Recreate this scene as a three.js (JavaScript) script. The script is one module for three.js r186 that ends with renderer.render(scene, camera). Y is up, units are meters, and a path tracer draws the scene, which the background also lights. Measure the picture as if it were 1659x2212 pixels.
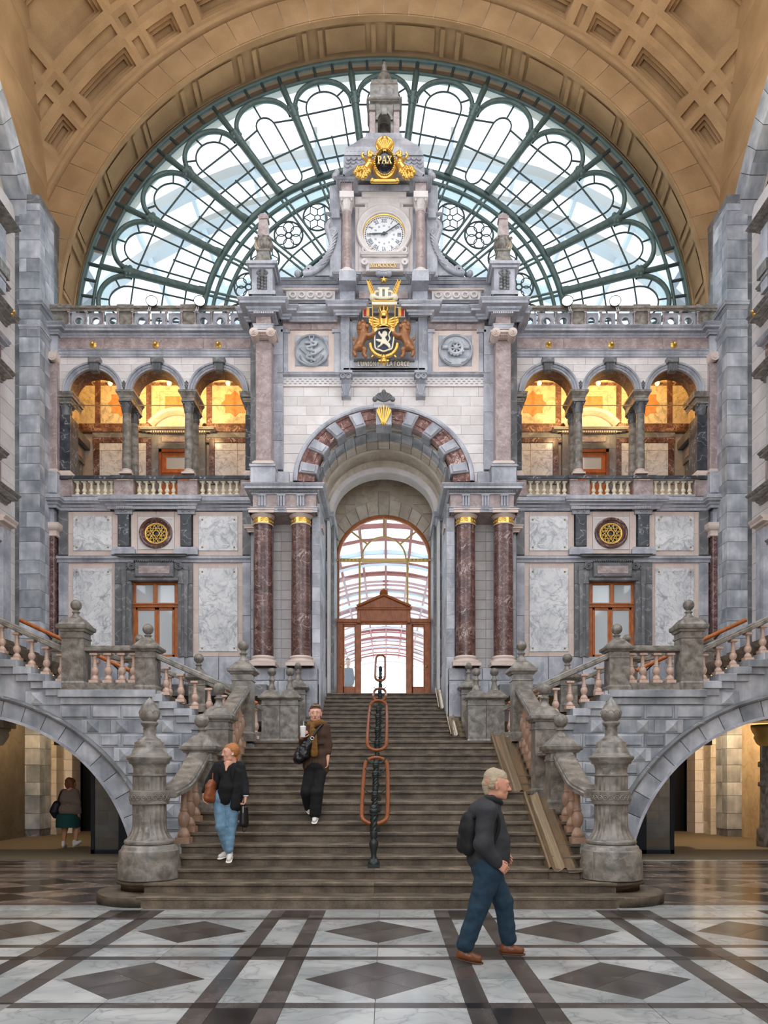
import * as THREE from 'three';
import { mergeGeometries, mergeVertices } from 'three/addons/utils/BufferGeometryUtils.js';
import { RectAreaLightUniformsLib } from 'three/addons/lights/RectAreaLightUniformsLib.js';
import { FontLoader } from 'three/addons/loaders/FontLoader.js';
import { TextGeometry } from 'three/addons/geometries/TextGeometry.js';

// ---------- camera, sky, exposure ----------
const scene = new THREE.Scene();
const F = 1659, VX = 835, VY = 1672, CX = 0.085, CY = 1.7;      // focal length and vanishing point in pixels, eye position in metres
const camera = new THREE.PerspectiveCamera(2 * Math.atan(1106 / F) * 180 / Math.PI, 1659 / 2212, 0.1, 300);
camera.position.set(CX, CY, 0);
camera.lookAt(CX, CY, -10);
camera.setViewOffset(1659, 2212, 829.5 - VX, 1106 - VY, 1659, 2212);
camera.updateProjectionMatrix();
const renderer = new THREE.WebGLRenderer({ antialias: true });
renderer.toneMapping = THREE.LinearToneMapping;
renderer.toneMappingExposure = 1.46;
renderer.shadowMap.enabled = true;
RectAreaLightUniformsLib.init();
scene.background = new THREE.Color(0.88, 0.95, 1.04);
scene.backgroundIntensity = 2.6;

// ---------- helpers ----------
let rs = 12345;
const rnd = () => { rs = (rs + 0x6d2b79f5) | 0; let t = Math.imul(rs ^ (rs >>> 15), 1 | rs); t = (t + Math.imul(t ^ (t >>> 7), 61 | t)) ^ t; return ((t ^ (t >>> 14)) >>> 0) / 4294967296; };
const rr = (a, b) => a + (b - a) * rnd(), PI = Math.PI, V3 = (x, y, z) => new THREE.Vector3(x, y, z);
const X = (px, D) => CX + (px - VX) * D / F, Y = (py, D) => CY + (VY - py) * D / F, S = (n, D) => n * D / F;   // a pixel at a depth, in metres
const lerp = THREE.MathUtils.lerp, clamp = THREE.MathUtils.clamp;
const used = new Map();
const numbered = (n) => { const k = used.get(n) ?? 0; used.set(n, k + 1); return k ? n + '_' + String(k).padStart(3, '0') : n; };
const at0 = new WeakMap();                                       // world position of every parent
const baseOf = (o) => at0.get(o) ?? V3(0, 0, 0);
function boxUV(g) {                                              // uv in metres, by the main direction of the normal
  const p = g.attributes.position, n = g.attributes.normal, uv = new Float32Array(p.count * 2), a = rnd() * 7, b = rnd() * 7, sw = rnd() < 0.5 ? 1 : -1;
  for (let i = 0; i < p.count; i++) {
    const nx = Math.abs(n.getX(i)), ny = Math.abs(n.getY(i)), nz = Math.abs(n.getZ(i));
    let u, v;
    if (nz >= nx && nz >= ny) { u = p.getX(i); v = p.getY(i); } else if (nx >= ny) { u = p.getZ(i); v = p.getY(i); } else { u = p.getX(i); v = p.getZ(i); }
    uv[2 * i] = u * sw + a; uv[2 * i + 1] = v + b;
  }
  g.setAttribute('uv', new THREE.BufferAttribute(uv, 2));
  return g;
}
function merge(list) {
  const gs = list.flat(9).filter(Boolean).map((g) => { let q = g.index ? g.toNonIndexed() : g; const r = new THREE.BufferGeometry(); r.setAttribute('position', q.attributes.position); if (!q.attributes.normal) q.computeVertexNormals(); r.setAttribute('normal', q.attributes.normal); return r; });
  return gs.length === 1 ? gs[0] : mergeGeometries(gs);
}
function windFix(g) {                                            // make the order of corners agree with the normals
  const p = g.attributes.position, n = g.attributes.normal, ix = g.index, N = (ix ? ix.count : p.count) / 3; let bad = 0, all = 0; const a = V3(), b = V3(), c = V3(), m2 = V3(), step = Math.max(1, Math.floor(N / 60)), id = (k) => ix ? ix.getX(k) : k;
  for (let t = 0; t < N; t += step) { a.fromBufferAttribute(p, id(3 * t)); b.fromBufferAttribute(p, id(3 * t + 1)).sub(a); c.fromBufferAttribute(p, id(3 * t + 2)).sub(a); b.cross(c); m2.fromBufferAttribute(n, id(3 * t)); const d = b.dot(m2); if (d !== 0) { all++; if (d < 0) bad++; } }
  if (bad * 2 <= all) return g;
  if (ix) { for (let t = 0; t < N; t++) { const q = ix.getX(3 * t + 1); ix.setX(3 * t + 1, ix.getX(3 * t + 2)); ix.setX(3 * t + 2, q); } } else for (const k of Object.keys(g.attributes)) { const A = g.attributes[k], w = A.itemSize, r = A.array; for (let t = 0; t < N; t++) for (let e = 0; e < w; e++) { const i = (3 * t + 1) * w + e, j = (3 * t + 2) * w + e, q = r[i]; r[i] = r[j]; r[j] = q; } }
  return g;
}
// a mesh from geometry in world coordinates, hung under parent
function mesh(name, geo, mat, parent = scene, opt = {}) {
  let g = Array.isArray(geo) ? merge(geo) : geo;
  if (!g.attributes.normal) g.computeVertexNormals();
  const b = parent === scene ? (opt.base ?? V3(0, 0, 0)) : baseOf(parent);
  if (!opt.local && b.lengthSq()) { g = g.clone(); g.translate(-b.x, -b.y, -b.z); }
  if (!g.userData.ok) { windFix(g); g.userData.ok = 1; }
  if (!opt.keepUV && !g.userData.uv) { boxUV(g); g.userData.uv = 1; }
  const m = new THREE.Mesh(g, mat);
  m.name = numbered(name); m.castShadow = m.receiveShadow = true;
  if (opt.at) { m.position.set(opt.at[0] - b.x, opt.at[1] - b.y, opt.at[2] - b.z); at0.set(m, V3(...opt.at)); } else at0.set(m, b);
  if (parent === scene && b.lengthSq() && !opt.at) m.position.copy(b);
  if (opt.rot) m.rotation.set(...opt.rot);
  if (opt.stuff) m.userData.kind = 'stuff';
  if (opt.label) m.userData.label = opt.label;
  parent.add(m);
  return m;
}
function thing(name, label, category, base = [0, 0, 0], group) {
  const o = new THREE.Group(); o.name = numbered(name); o.position.set(...base); at0.set(o, V3(...base)); scene.add(o);
  o.userData = { label, category };
  if (group) o.userData.group = group;
  return o;
}
function struct(name, label, base = [0, 0, 0]) {
  const o = new THREE.Group(); o.name = numbered(name); o.position.set(...base); at0.set(o, V3(...base)); scene.add(o);
  o.userData = { kind: 'structure' };
  if (label) o.userData.label = label;
  return o;
}
function tag(o, label, category, group) { Object.assign(o.userData, { label, category }); if (group) o.userData.group = group; return o; }
function mirror(o, label, group) {                               // the same thing on the other side of the hall's axis
  const c = o.clone(); c.name = numbered(o.name.replace(/_\d{3}$/, '')); c.position.x = -o.position.x; c.scale.x = -1; scene.add(c);
  c.userData = { ...o.userData }; if (label) c.userData.label = label; if (group) c.userData.group = group;
  c.traverse((k) => { if (k !== c) k.name = numbered(k.name.replace(/_\d{3}$/, '')); });
  return c;
}
// geometry
const box = (x0, x1, y0, y1, z0, z1) => { const g = new THREE.BoxGeometry(Math.abs(x1 - x0), Math.abs(y1 - y0), Math.abs(z1 - z0)); g.translate((x0 + x1) / 2, (y0 + y1) / 2, (z0 + z1) / 2); return g; };
// a stone with a chamfered front (towards +z), open at the back
function blk(x0, x1, y0, y1, zf, zb, c = 0.01, back = false) {
  if (x0 > x1) [x0, x1] = [x1, x0]; if (y0 > y1) [y0, y1] = [y1, y0];
  c = Math.min(c, (x1 - x0) / 3, (y1 - y0) / 3);
  const v = [], q = (a, b, d, e) => v.push(...a, ...b, ...d, ...a, ...d, ...e);
  const i = [[x0 + c, y0 + c, zf], [x1 - c, y0 + c, zf], [x1 - c, y1 - c, zf], [x0 + c, y1 - c, zf]], o = [[x0, y0, zf - c], [x1, y0, zf - c], [x1, y1, zf - c], [x0, y1, zf - c]], b = o.map(([x, y]) => [x, y, zb]);
  q(...i);
  for (let k = 0; k < 4; k++) { const n = (k + 1) % 4; q(o[k], o[n], i[n], i[k]); q(b[k], b[n], o[n], o[k]); }
  if (back) q(b[3], b[2], b[1], b[0]);
  const g = new THREE.BufferGeometry(); g.setAttribute('position', new THREE.Float32BufferAttribute(v, 3)); g.computeVertexNormals();
  return g;
}
const pblk = (a, b, t, u, D, d = 0.3, c = 0.01) => blk(X(a, D), X(b, D), Y(u, D), Y(t, D), -D, -D - d, c, true);   // pixel bounds left,right,top,bottom on depth D
const pbox = (a, b, t, u, D, d = 0.3) => box(X(a, D), X(b, D), Y(u, D), Y(t, D), -D, -D - d);
const lathe = (pts, n = 24, x = 0, y = 0, z = 0) => { const g = new THREE.LatheGeometry(pts.map(([r, h]) => new THREE.Vector2(r, h)), n); g.translate(x, y, z); return g; };
const sph = (r, x, y, z, n = 16, sy = 1) => { const g = new THREE.SphereGeometry(r, n, Math.max(6, n >> 1)); g.scale(1, sy, 1); g.translate(x, y, z); return g; };
const cyl = (r0, r1, y0, y1, x, z, n = 20) => { const g = new THREE.CylinderGeometry(r1, r0, y1 - y0, n); g.translate(x, (y0 + y1) / 2, z); return g; };
const tube = (pts, r, n = 6, seg, closed = false) => new THREE.TubeGeometry(new THREE.CatmullRomCurve3(pts.map((p) => p.isVector3 ? p : V3(...p)), closed, 'centripetal'), seg ?? Math.max(2, pts.length * 4), r, n, closed);
function rod(a, b, r, n = 6, r2 = r) { const A = V3(...a), B = V3(...b), L = A.distanceTo(B), g = new THREE.CylinderGeometry(r2, r, L, n); g.translate(0, L / 2, 0); g.applyQuaternion(new THREE.Quaternion().setFromUnitVectors(V3(0, 1, 0), B.sub(A).normalize())); g.translate(...a); return g; }
function poly(v) { const g = new THREE.BufferGeometry(); g.setAttribute('position', new THREE.Float32BufferAttribute(v, 3)); g.computeVertexNormals(); return g; }
function grid(f, nu, nv, closeU = false) {                       // parametric surface f(u,v) -> [x,y,z], smooth
  const p = [], ix = [];
  for (let j = 0; j <= nv; j++) for (let i = 0; i <= nu; i++) p.push(...f(i / nu, j / nv));
  for (let j = 0; j < nv; j++) for (let i = 0; i < nu; i++) { const a = j * (nu + 1) + i; ix.push(a, a + 1, a + nu + 2, a, a + nu + 2, a + nu + 1); }
  const g = new THREE.BufferGeometry(); g.setAttribute('position', new THREE.Float32BufferAttribute(p, 3)); g.setIndex(ix); g.computeVertexNormals(); return g;
}
// a moulding: profile [[outward, y]...] along a path in plan [[x,z]...]; outward is to the left of the path seen from above with z down (towards +z on a path along +x)
function sweep(path, prof, closed = false) {
  const n = path.length, nm = [], off = [];
  for (let i = 0; i < (closed ? n : n - 1); i++) { const a = path[i], b = path[(i + 1) % n], dx = b[0] - a[0], dz = b[1] - a[1], l = Math.hypot(dx, dz) || 1; nm.push([-dz / l, dx / l]); }
  for (let i = 0; i < n; i++) {
    const a = closed ? nm[(i + n - 1) % n] : nm[Math.max(0, i - 1)], b = closed ? nm[i] : nm[Math.min(n - 2, i)], k = 1 + a[0] * b[0] + a[1] * b[1];
    off.push(k < 0.05 ? b : [(a[0] + b[0]) / k, (a[1] + b[1]) / k]);
  }
  const v = [], P = (i, j) => { const [o, y] = prof[j]; return [path[i][0] + off[i][0] * o, y, path[i][1] + off[i][1] * o]; };
  for (let i = 0; i < (closed ? n : n - 1); i++) for (let j = 0; j < prof.length - 1; j++) {
    const e = (i + 1) % n, a = P(i, j), b = P(e, j), c = P(e, j + 1), d = P(i, j + 1);
    v.push(...a, ...b, ...c, ...a, ...c, ...d);
  }
  if (!closed) for (const i of [0, n - 1]) { const c = THREE.ShapeUtils.triangulateShape(prof.map(([o, y]) => new THREE.Vector2(o, y)), []); for (const t of c) for (const k of (i ? t : [t[0], t[2], t[1]])) v.push(...P(i, k)); }
  return poly(v);
}
// profiles between heights y0 < y1 with overhang o
// (a projecting top edge is seen higher than it is, so the measured height comes down with the overhang)
const P_ = (t, y0, y1, o) => { const q = y1 > 5 && o > 0 ? y1 - Math.min(0.75 * (y1 - y0), 0.9 * o * (y1 - 1.7) / 21.3) : y1; return t.map(([a, b]) => [a * o, y0 + (q - y0) * b]); };
const corn = (y0, y1, o) => P_([[0, 0], [0.14, 0], [0.14, 0.16], [0.3, 0.26], [0.34, 0.36], [0.34, 0.42], [0.8, 0.46], [0.8, 0.7], [0.86, 0.74], [0.97, 0.88], [1, 0.92], [1, 1], [0, 1]], y0, y1, o);
const archi = (y0, y1, o) => P_([[0, 0], [0.45, 0], [0.45, 0.34], [0.6, 0.36], [0.6, 0.72], [0.8, 0.8], [1, 0.9], [1, 1], [0, 1]], y0, y1, o);
const basep = (y0, y1, o) => P_([[0, 0], [1, 0], [1, 0.45], [0.8, 0.55], [0.55, 0.7], [0.5, 0.85], [0.2, 1], [0, 1]], y0, y1, o);
const fillet = (y0, y1, o) => P_([[0, 0], [0.9, 0.0], [1, 0.1], [1, 0.9], [0.9, 1], [0, 1]], y0, y1, o);
// moulding on a wall face: x0..x1 with returns back to the wall; extra = ressauts [[x0,x1,out]...]
function mould(x0, x1, zf, prof, depth = 0.4, res = []) {
  const p = [[x0, zf - depth]]; p.push([x0, zf]);
  for (const [a, b, o] of res.slice().sort((q, w) => q[0] - w[0])) { if (a <= x0 + 1e-4) { p.pop(); p.pop(); p.push([a, zf - depth], [a, zf + o]); } else p.push([a, zf], [a, zf + o]); if (b >= x1 - 1e-4) { p.push([b, zf + o], [b, zf - depth]); return sweep(p, prof); } p.push([b, zf + o], [b, zf]); }
  p.push([x1, zf], [x1, zf - depth]);
  return sweep(p, prof);
}
const sq = (x, z, hx, hz = hx) => [[x - hx, z - hz], [x - hx, z + hz], [x + hx, z + hz], [x + hx, z - hz]];     // closed path round a square post
const post = (x, z, h, prof, hz) => sweep(sq(x, z, h, hz), prof, true);
function shapeX(pts, depth, zf, holes = [], bevel = 0) {          // extruded outline in x,y with front at zf
  const s = new THREE.Shape(pts.map(([x, y]) => new THREE.Vector2(x, y)));
  for (const h of holes) s.holes.push(new THREE.Path(h.map(([x, y]) => new THREE.Vector2(x, y))));
  const g = new THREE.ExtrudeGeometry(s, bevel ? { depth: depth - bevel, bevelEnabled: true, bevelThickness: bevel, bevelSize: bevel, bevelOffset: -bevel, bevelSegments: 1, curveSegments: 8 } : { depth, bevelEnabled: false, curveSegments: 8 });
  g.translate(0, 0, zf - depth);
  return g;
}
const ell = (cx, cy, a, b, t0, t1, n) => Array.from({ length: n + 1 }, (_, i) => { const t = t0 + (t1 - t0) * i / n; return [cx + a * Math.cos(t), cy + b * Math.sin(t)]; });
const ringPts = (cx, cy, a, b, n = 40) => ell(cx, cy, a, b, 0, 2 * PI * (1 - 1 / n), n - 1);
// an arch ring with a profile [[radial offset, outward z]...], elliptical a,b at r=0
function archRing(cx, cy, a, b, z, prof, t0 = 0, t1 = PI, n = 32) {
  const v = [], P = (t, [o, w]) => [cx + (a + o) * Math.cos(t), cy + (b + o) * Math.sin(t), z + w];
  for (let i = 0; i < n; i++) for (let j = 0; j < prof.length - 1; j++) {
    const s = t0 + (t1 - t0) * i / n, e = t0 + (t1 - t0) * (i + 1) / n, A = P(s, prof[j]), B = P(e, prof[j]), C = P(e, prof[j + 1]), E = P(s, prof[j + 1]);
    v.push(...A, ...C, ...B, ...A, ...E, ...C);
  }
  return poly(v);
}
const circleMould = (cx, cy, r, b, z, prof, n = 40) => archRing(cx, cy, r, b, z, prof, 0, 2 * PI, n);
const font = await new FontLoader().loadAsync('fonts/droid/droid_serif_bold.typeface.json');
const fontS = await new FontLoader().loadAsync('fonts/droid/droid_sans_bold.typeface.json');
function text(str, h, cx, cy, z, d = 0.03, f = font, width = 0) {
  const g = new TextGeometry(str, { font: f, size: h, depth: d, curveSegments: 4, bevelEnabled: false }); g.computeBoundingBox();
  const b = g.boundingBox; g.translate(-(b.min.x + b.max.x) / 2, -(b.min.y + b.max.y) / 2, 0); if (width) g.scale(width / (b.max.x - b.min.x), 1, 1); g.translate(cx, cy, z); return g;
}
// one smooth skin over tapered bones [[A, B, r0, r1, k?]...] (surface nets on a grid)
function sdfMesh(bones, cell, k = 0.03, extra) {
  const lo = V3(1e9, 1e9, 1e9), hi = V3(-1e9, -1e9, -1e9), pad = cell * 2.5;
  for (const [a, b, r0, r1] of bones) { const r = Math.max(r0, r1) + pad; for (const p of [a, b]) { lo.min(V3(p.x - r, p.y - r, p.z - r)); hi.max(V3(p.x + r, p.y + r, p.z + r)); } }
  const n = [0, 1, 2].map((i) => Math.ceil((hi.getComponent(i) - lo.getComponent(i)) / cell) + 1), [nx, ny, nz] = n;
  const val = new Float32Array(nx * ny * nz).fill(1e3), id = (x, y, z) => x + nx * (y + ny * z);
  for (const [a, b, r0, r1, kk] of bones) {                       // smooth union, bone by bone, near each bone only
    const R = Math.max(r0, r1) + k * 2 + cell * 2, K = kk ?? k, bx = b.x - a.x, by = b.y - a.y, bz = b.z - a.z, L2 = bx * bx + by * by + bz * bz || 1e-9;
    const r3 = [0, 1, 2].map((i) => [Math.max(0, Math.floor((Math.min(a.getComponent(i), b.getComponent(i)) - R - lo.getComponent(i)) / cell)), Math.min(n[i] - 1, Math.ceil((Math.max(a.getComponent(i), b.getComponent(i)) + R - lo.getComponent(i)) / cell))]);
    for (let z = r3[2][0]; z <= r3[2][1]; z++) for (let y = r3[1][0]; y <= r3[1][1]; y++) for (let x = r3[0][0]; x <= r3[0][1]; x++) {
      const px = lo.x + x * cell - a.x, py = lo.y + y * cell - a.y, pz = lo.z + z * cell - a.z, t = clamp((px * bx + py * by + pz * bz) / L2, 0, 1), dx = px - bx * t, dy = py - by * t, dz = pz - bz * t;
      const d = Math.sqrt(dx * dx + dy * dy + dz * dz) - (r0 + (r1 - r0) * t), i = id(x, y, z), o = val[i], h = Math.max(K - Math.abs(o - d), 0) / K;
      val[i] = Math.min(o, d) - h * h * K * 0.25;
    }
  }
  if (extra) for (let z = 0; z < nz; z++) for (let y = 0; y < ny; y++) for (let x = 0; x < nx; x++) { const i = id(x, y, z); if (val[i] < 10) val[i] = extra(lo.x + x * cell, lo.y + y * cell, lo.z + z * cell, val[i]); }
  const vi = new Int32Array(nx * ny * nz).fill(-1), pos = [], ix = [];
  const E = [[0, 1], [2, 3], [4, 5], [6, 7], [0, 2], [1, 3], [4, 6], [5, 7], [0, 4], [1, 5], [2, 6], [3, 7]], c = new Float32Array(8);
  for (let z = 0; z + 1 < nz; z++) for (let y = 0; y + 1 < ny; y++) for (let x = 0; x + 1 < nx; x++) {
    let mask = 0; for (let q = 0; q < 8; q++) { c[q] = val[id(x + (q & 1), y + ((q >> 1) & 1), z + (q >> 2))]; if (c[q] < 0) mask |= 1 << q; }
    if (mask === 0 || mask === 255) continue;
    let sx = 0, sy = 0, sz = 0, m2 = 0;
    for (const [p, q] of E) { if ((c[p] < 0) === (c[q] < 0)) continue; const t = c[p] / (c[p] - c[q]); sx += (p & 1) + ((q & 1) - (p & 1)) * t; sy += ((p >> 1) & 1) + (((q >> 1) & 1) - ((p >> 1) & 1)) * t; sz += (p >> 2) + ((q >> 2) - (p >> 2)) * t; m2++; }
    vi[id(x, y, z)] = pos.length / 3; pos.push(lo.x + (x + sx / m2) * cell, lo.y + (y + sy / m2) * cell, lo.z + (z + sz / m2) * cell);
  }
  for (let z = 1; z + 1 < nz; z++) for (let y = 1; y + 1 < ny; y++) for (let x = 1; x + 1 < nx; x++) {
    const a = val[id(x, y, z)] < 0, quad = (p, q, r, s2, f) => { if (p < 0 || q < 0 || r < 0 || s2 < 0) return; f ? ix.push(p, q, r, p, r, s2) : ix.push(p, r, q, p, s2, r); };
    if (a !== val[id(x + 1, y, z)] < 0) quad(vi[id(x, y - 1, z - 1)], vi[id(x, y, z - 1)], vi[id(x, y, z)], vi[id(x, y - 1, z)], a);
    if (a !== val[id(x, y + 1, z)] < 0) quad(vi[id(x - 1, y, z - 1)], vi[id(x - 1, y, z)], vi[id(x, y, z)], vi[id(x, y, z - 1)], a);
    if (a !== val[id(x, y, z + 1)] < 0) quad(vi[id(x - 1, y - 1, z)], vi[id(x, y - 1, z)], vi[id(x, y, z)], vi[id(x - 1, y, z)], a);
  }
  const g = new THREE.BufferGeometry(); g.setAttribute('position', new THREE.Float32BufferAttribute(pos, 3)); g.setIndex(ix); g.computeVertexNormals(); return g;
}
// ---------- procedural materials ----------
const perm = new Uint8Array(512); { const p = [...Array(256).keys()]; for (let i = 255; i > 0; i--) { const j = Math.floor(rnd() * (i + 1)); [p[i], p[j]] = [p[j], p[i]]; } for (let i = 0; i < 512; i++) perm[i] = p[i & 255]; }
const GX = [], GY = []; for (let i = 0; i < 64; i++) { GX.push(Math.cos(i / 64 * 2 * PI)); GY.push(Math.sin(i / 64 * 2 * PI)); }
function noise(x, y, per, s = 0) {                                // gradient noise that repeats after per cells
  const xi = Math.floor(x), yi = Math.floor(y), fx = x - xi, fy = y - yi, u = fx * fx * fx * (fx * (fx * 6 - 15) + 10), w = fy * fy * fy * (fy * (fy * 6 - 15) + 10);
  const x0 = ((xi % per) + per) % per, y0 = ((yi % per) + per) % per, x1 = (x0 + 1) % per, y1 = (y0 + 1) % per;
  const g = (a, b, dx, dy) => { const h = perm[(perm[(a + s) & 255] + b) & 255] & 63; return GX[h] * dx + GY[h] * dy; };
  const a = g(x0, y0, fx, fy), b = g(x1, y0, fx - 1, fy), c = g(x0, y1, fx, fy - 1), d = g(x1, y1, fx - 1, fy - 1);
  return 1.5 * (a + u * (b - a) + w * (c + u * (d - c) - a - u * (b - a)));
}
const fbm = (u, v, f, o, s = 0) => { let t = 0, a = 0.5; for (let i = 0; i < o; i++, f *= 2, a *= 0.5) t += a * noise(u * f, v * f, f, s + i * 17); return t; };
const vein = (u, v, f, o, s, k) => Math.pow(1 - Math.min(1, Math.abs(fbm(u, v, f, o, s)) * 2.2), k);      // 1 on a vein
function tex(size, metres, fn, srgb = true) {
  const d = new Uint8Array(size * size * 4);
  for (let y = 0; y < size; y++) for (let x = 0; x < size; x++) { const c = fn(x / size, y / size), i = (y * size + x) * 4; d[i] = clamp(c[0], 0, 255); d[i + 1] = clamp(c[1], 0, 255); d[i + 2] = clamp(c[2], 0, 255); d[i + 3] = 255; }
  const t = new THREE.DataTexture(d, size, size); t.wrapS = t.wrapT = THREE.RepeatWrapping; t.magFilter = THREE.LinearFilter; t.repeat.set(1 / metres, 1 / metres); t.needsUpdate = true;
  if (srgb) t.colorSpace = THREE.SRGBColorSpace;
  return t;
}
const mix3 = (a, b, t) => [a[0] + (b[0] - a[0]) * t, a[1] + (b[1] - a[1]) * t, a[2] + (b[2] - a[2]) * t];
const M = (o) => new THREE.MeshStandardMaterial(o);
const tones = (m, ks) => ks.map((k) => { const c = m.clone(); c.color.multiplyScalar(k); if (k.length) c.color.setRGB(...k); return c; });
const stone = (size, metres, a, b, f, veinC, vk, vs, amp = 1) => tex(size, metres, (u, v) => {
  const n = fbm(u, v, f, 5, 3) * amp + 0.5, w = vs ? vein(u + 0.08 * fbm(u, v, 3, 3, 9), v, f, 4, 40, vk) * vs : 0, g = (fbm(u, v, 64, 2, 70)) * 0.12;
  let c = mix3(a, b, clamp(n + g, 0, 1)); return w ? mix3(c, veinC, clamp(w, 0, 1)) : c;
});
const bumpT = tex(512, 1.2, (u, v) => { const n = 128 + 90 * fbm(u, v, 8, 5, 5); return [n, n, n]; }, false);
const smoothT = tex(256, 2.5, (u, v) => { const n = 90 + 60 * fbm(u, v, 4, 4, 8); return [n, n, n]; }, false);
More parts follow.
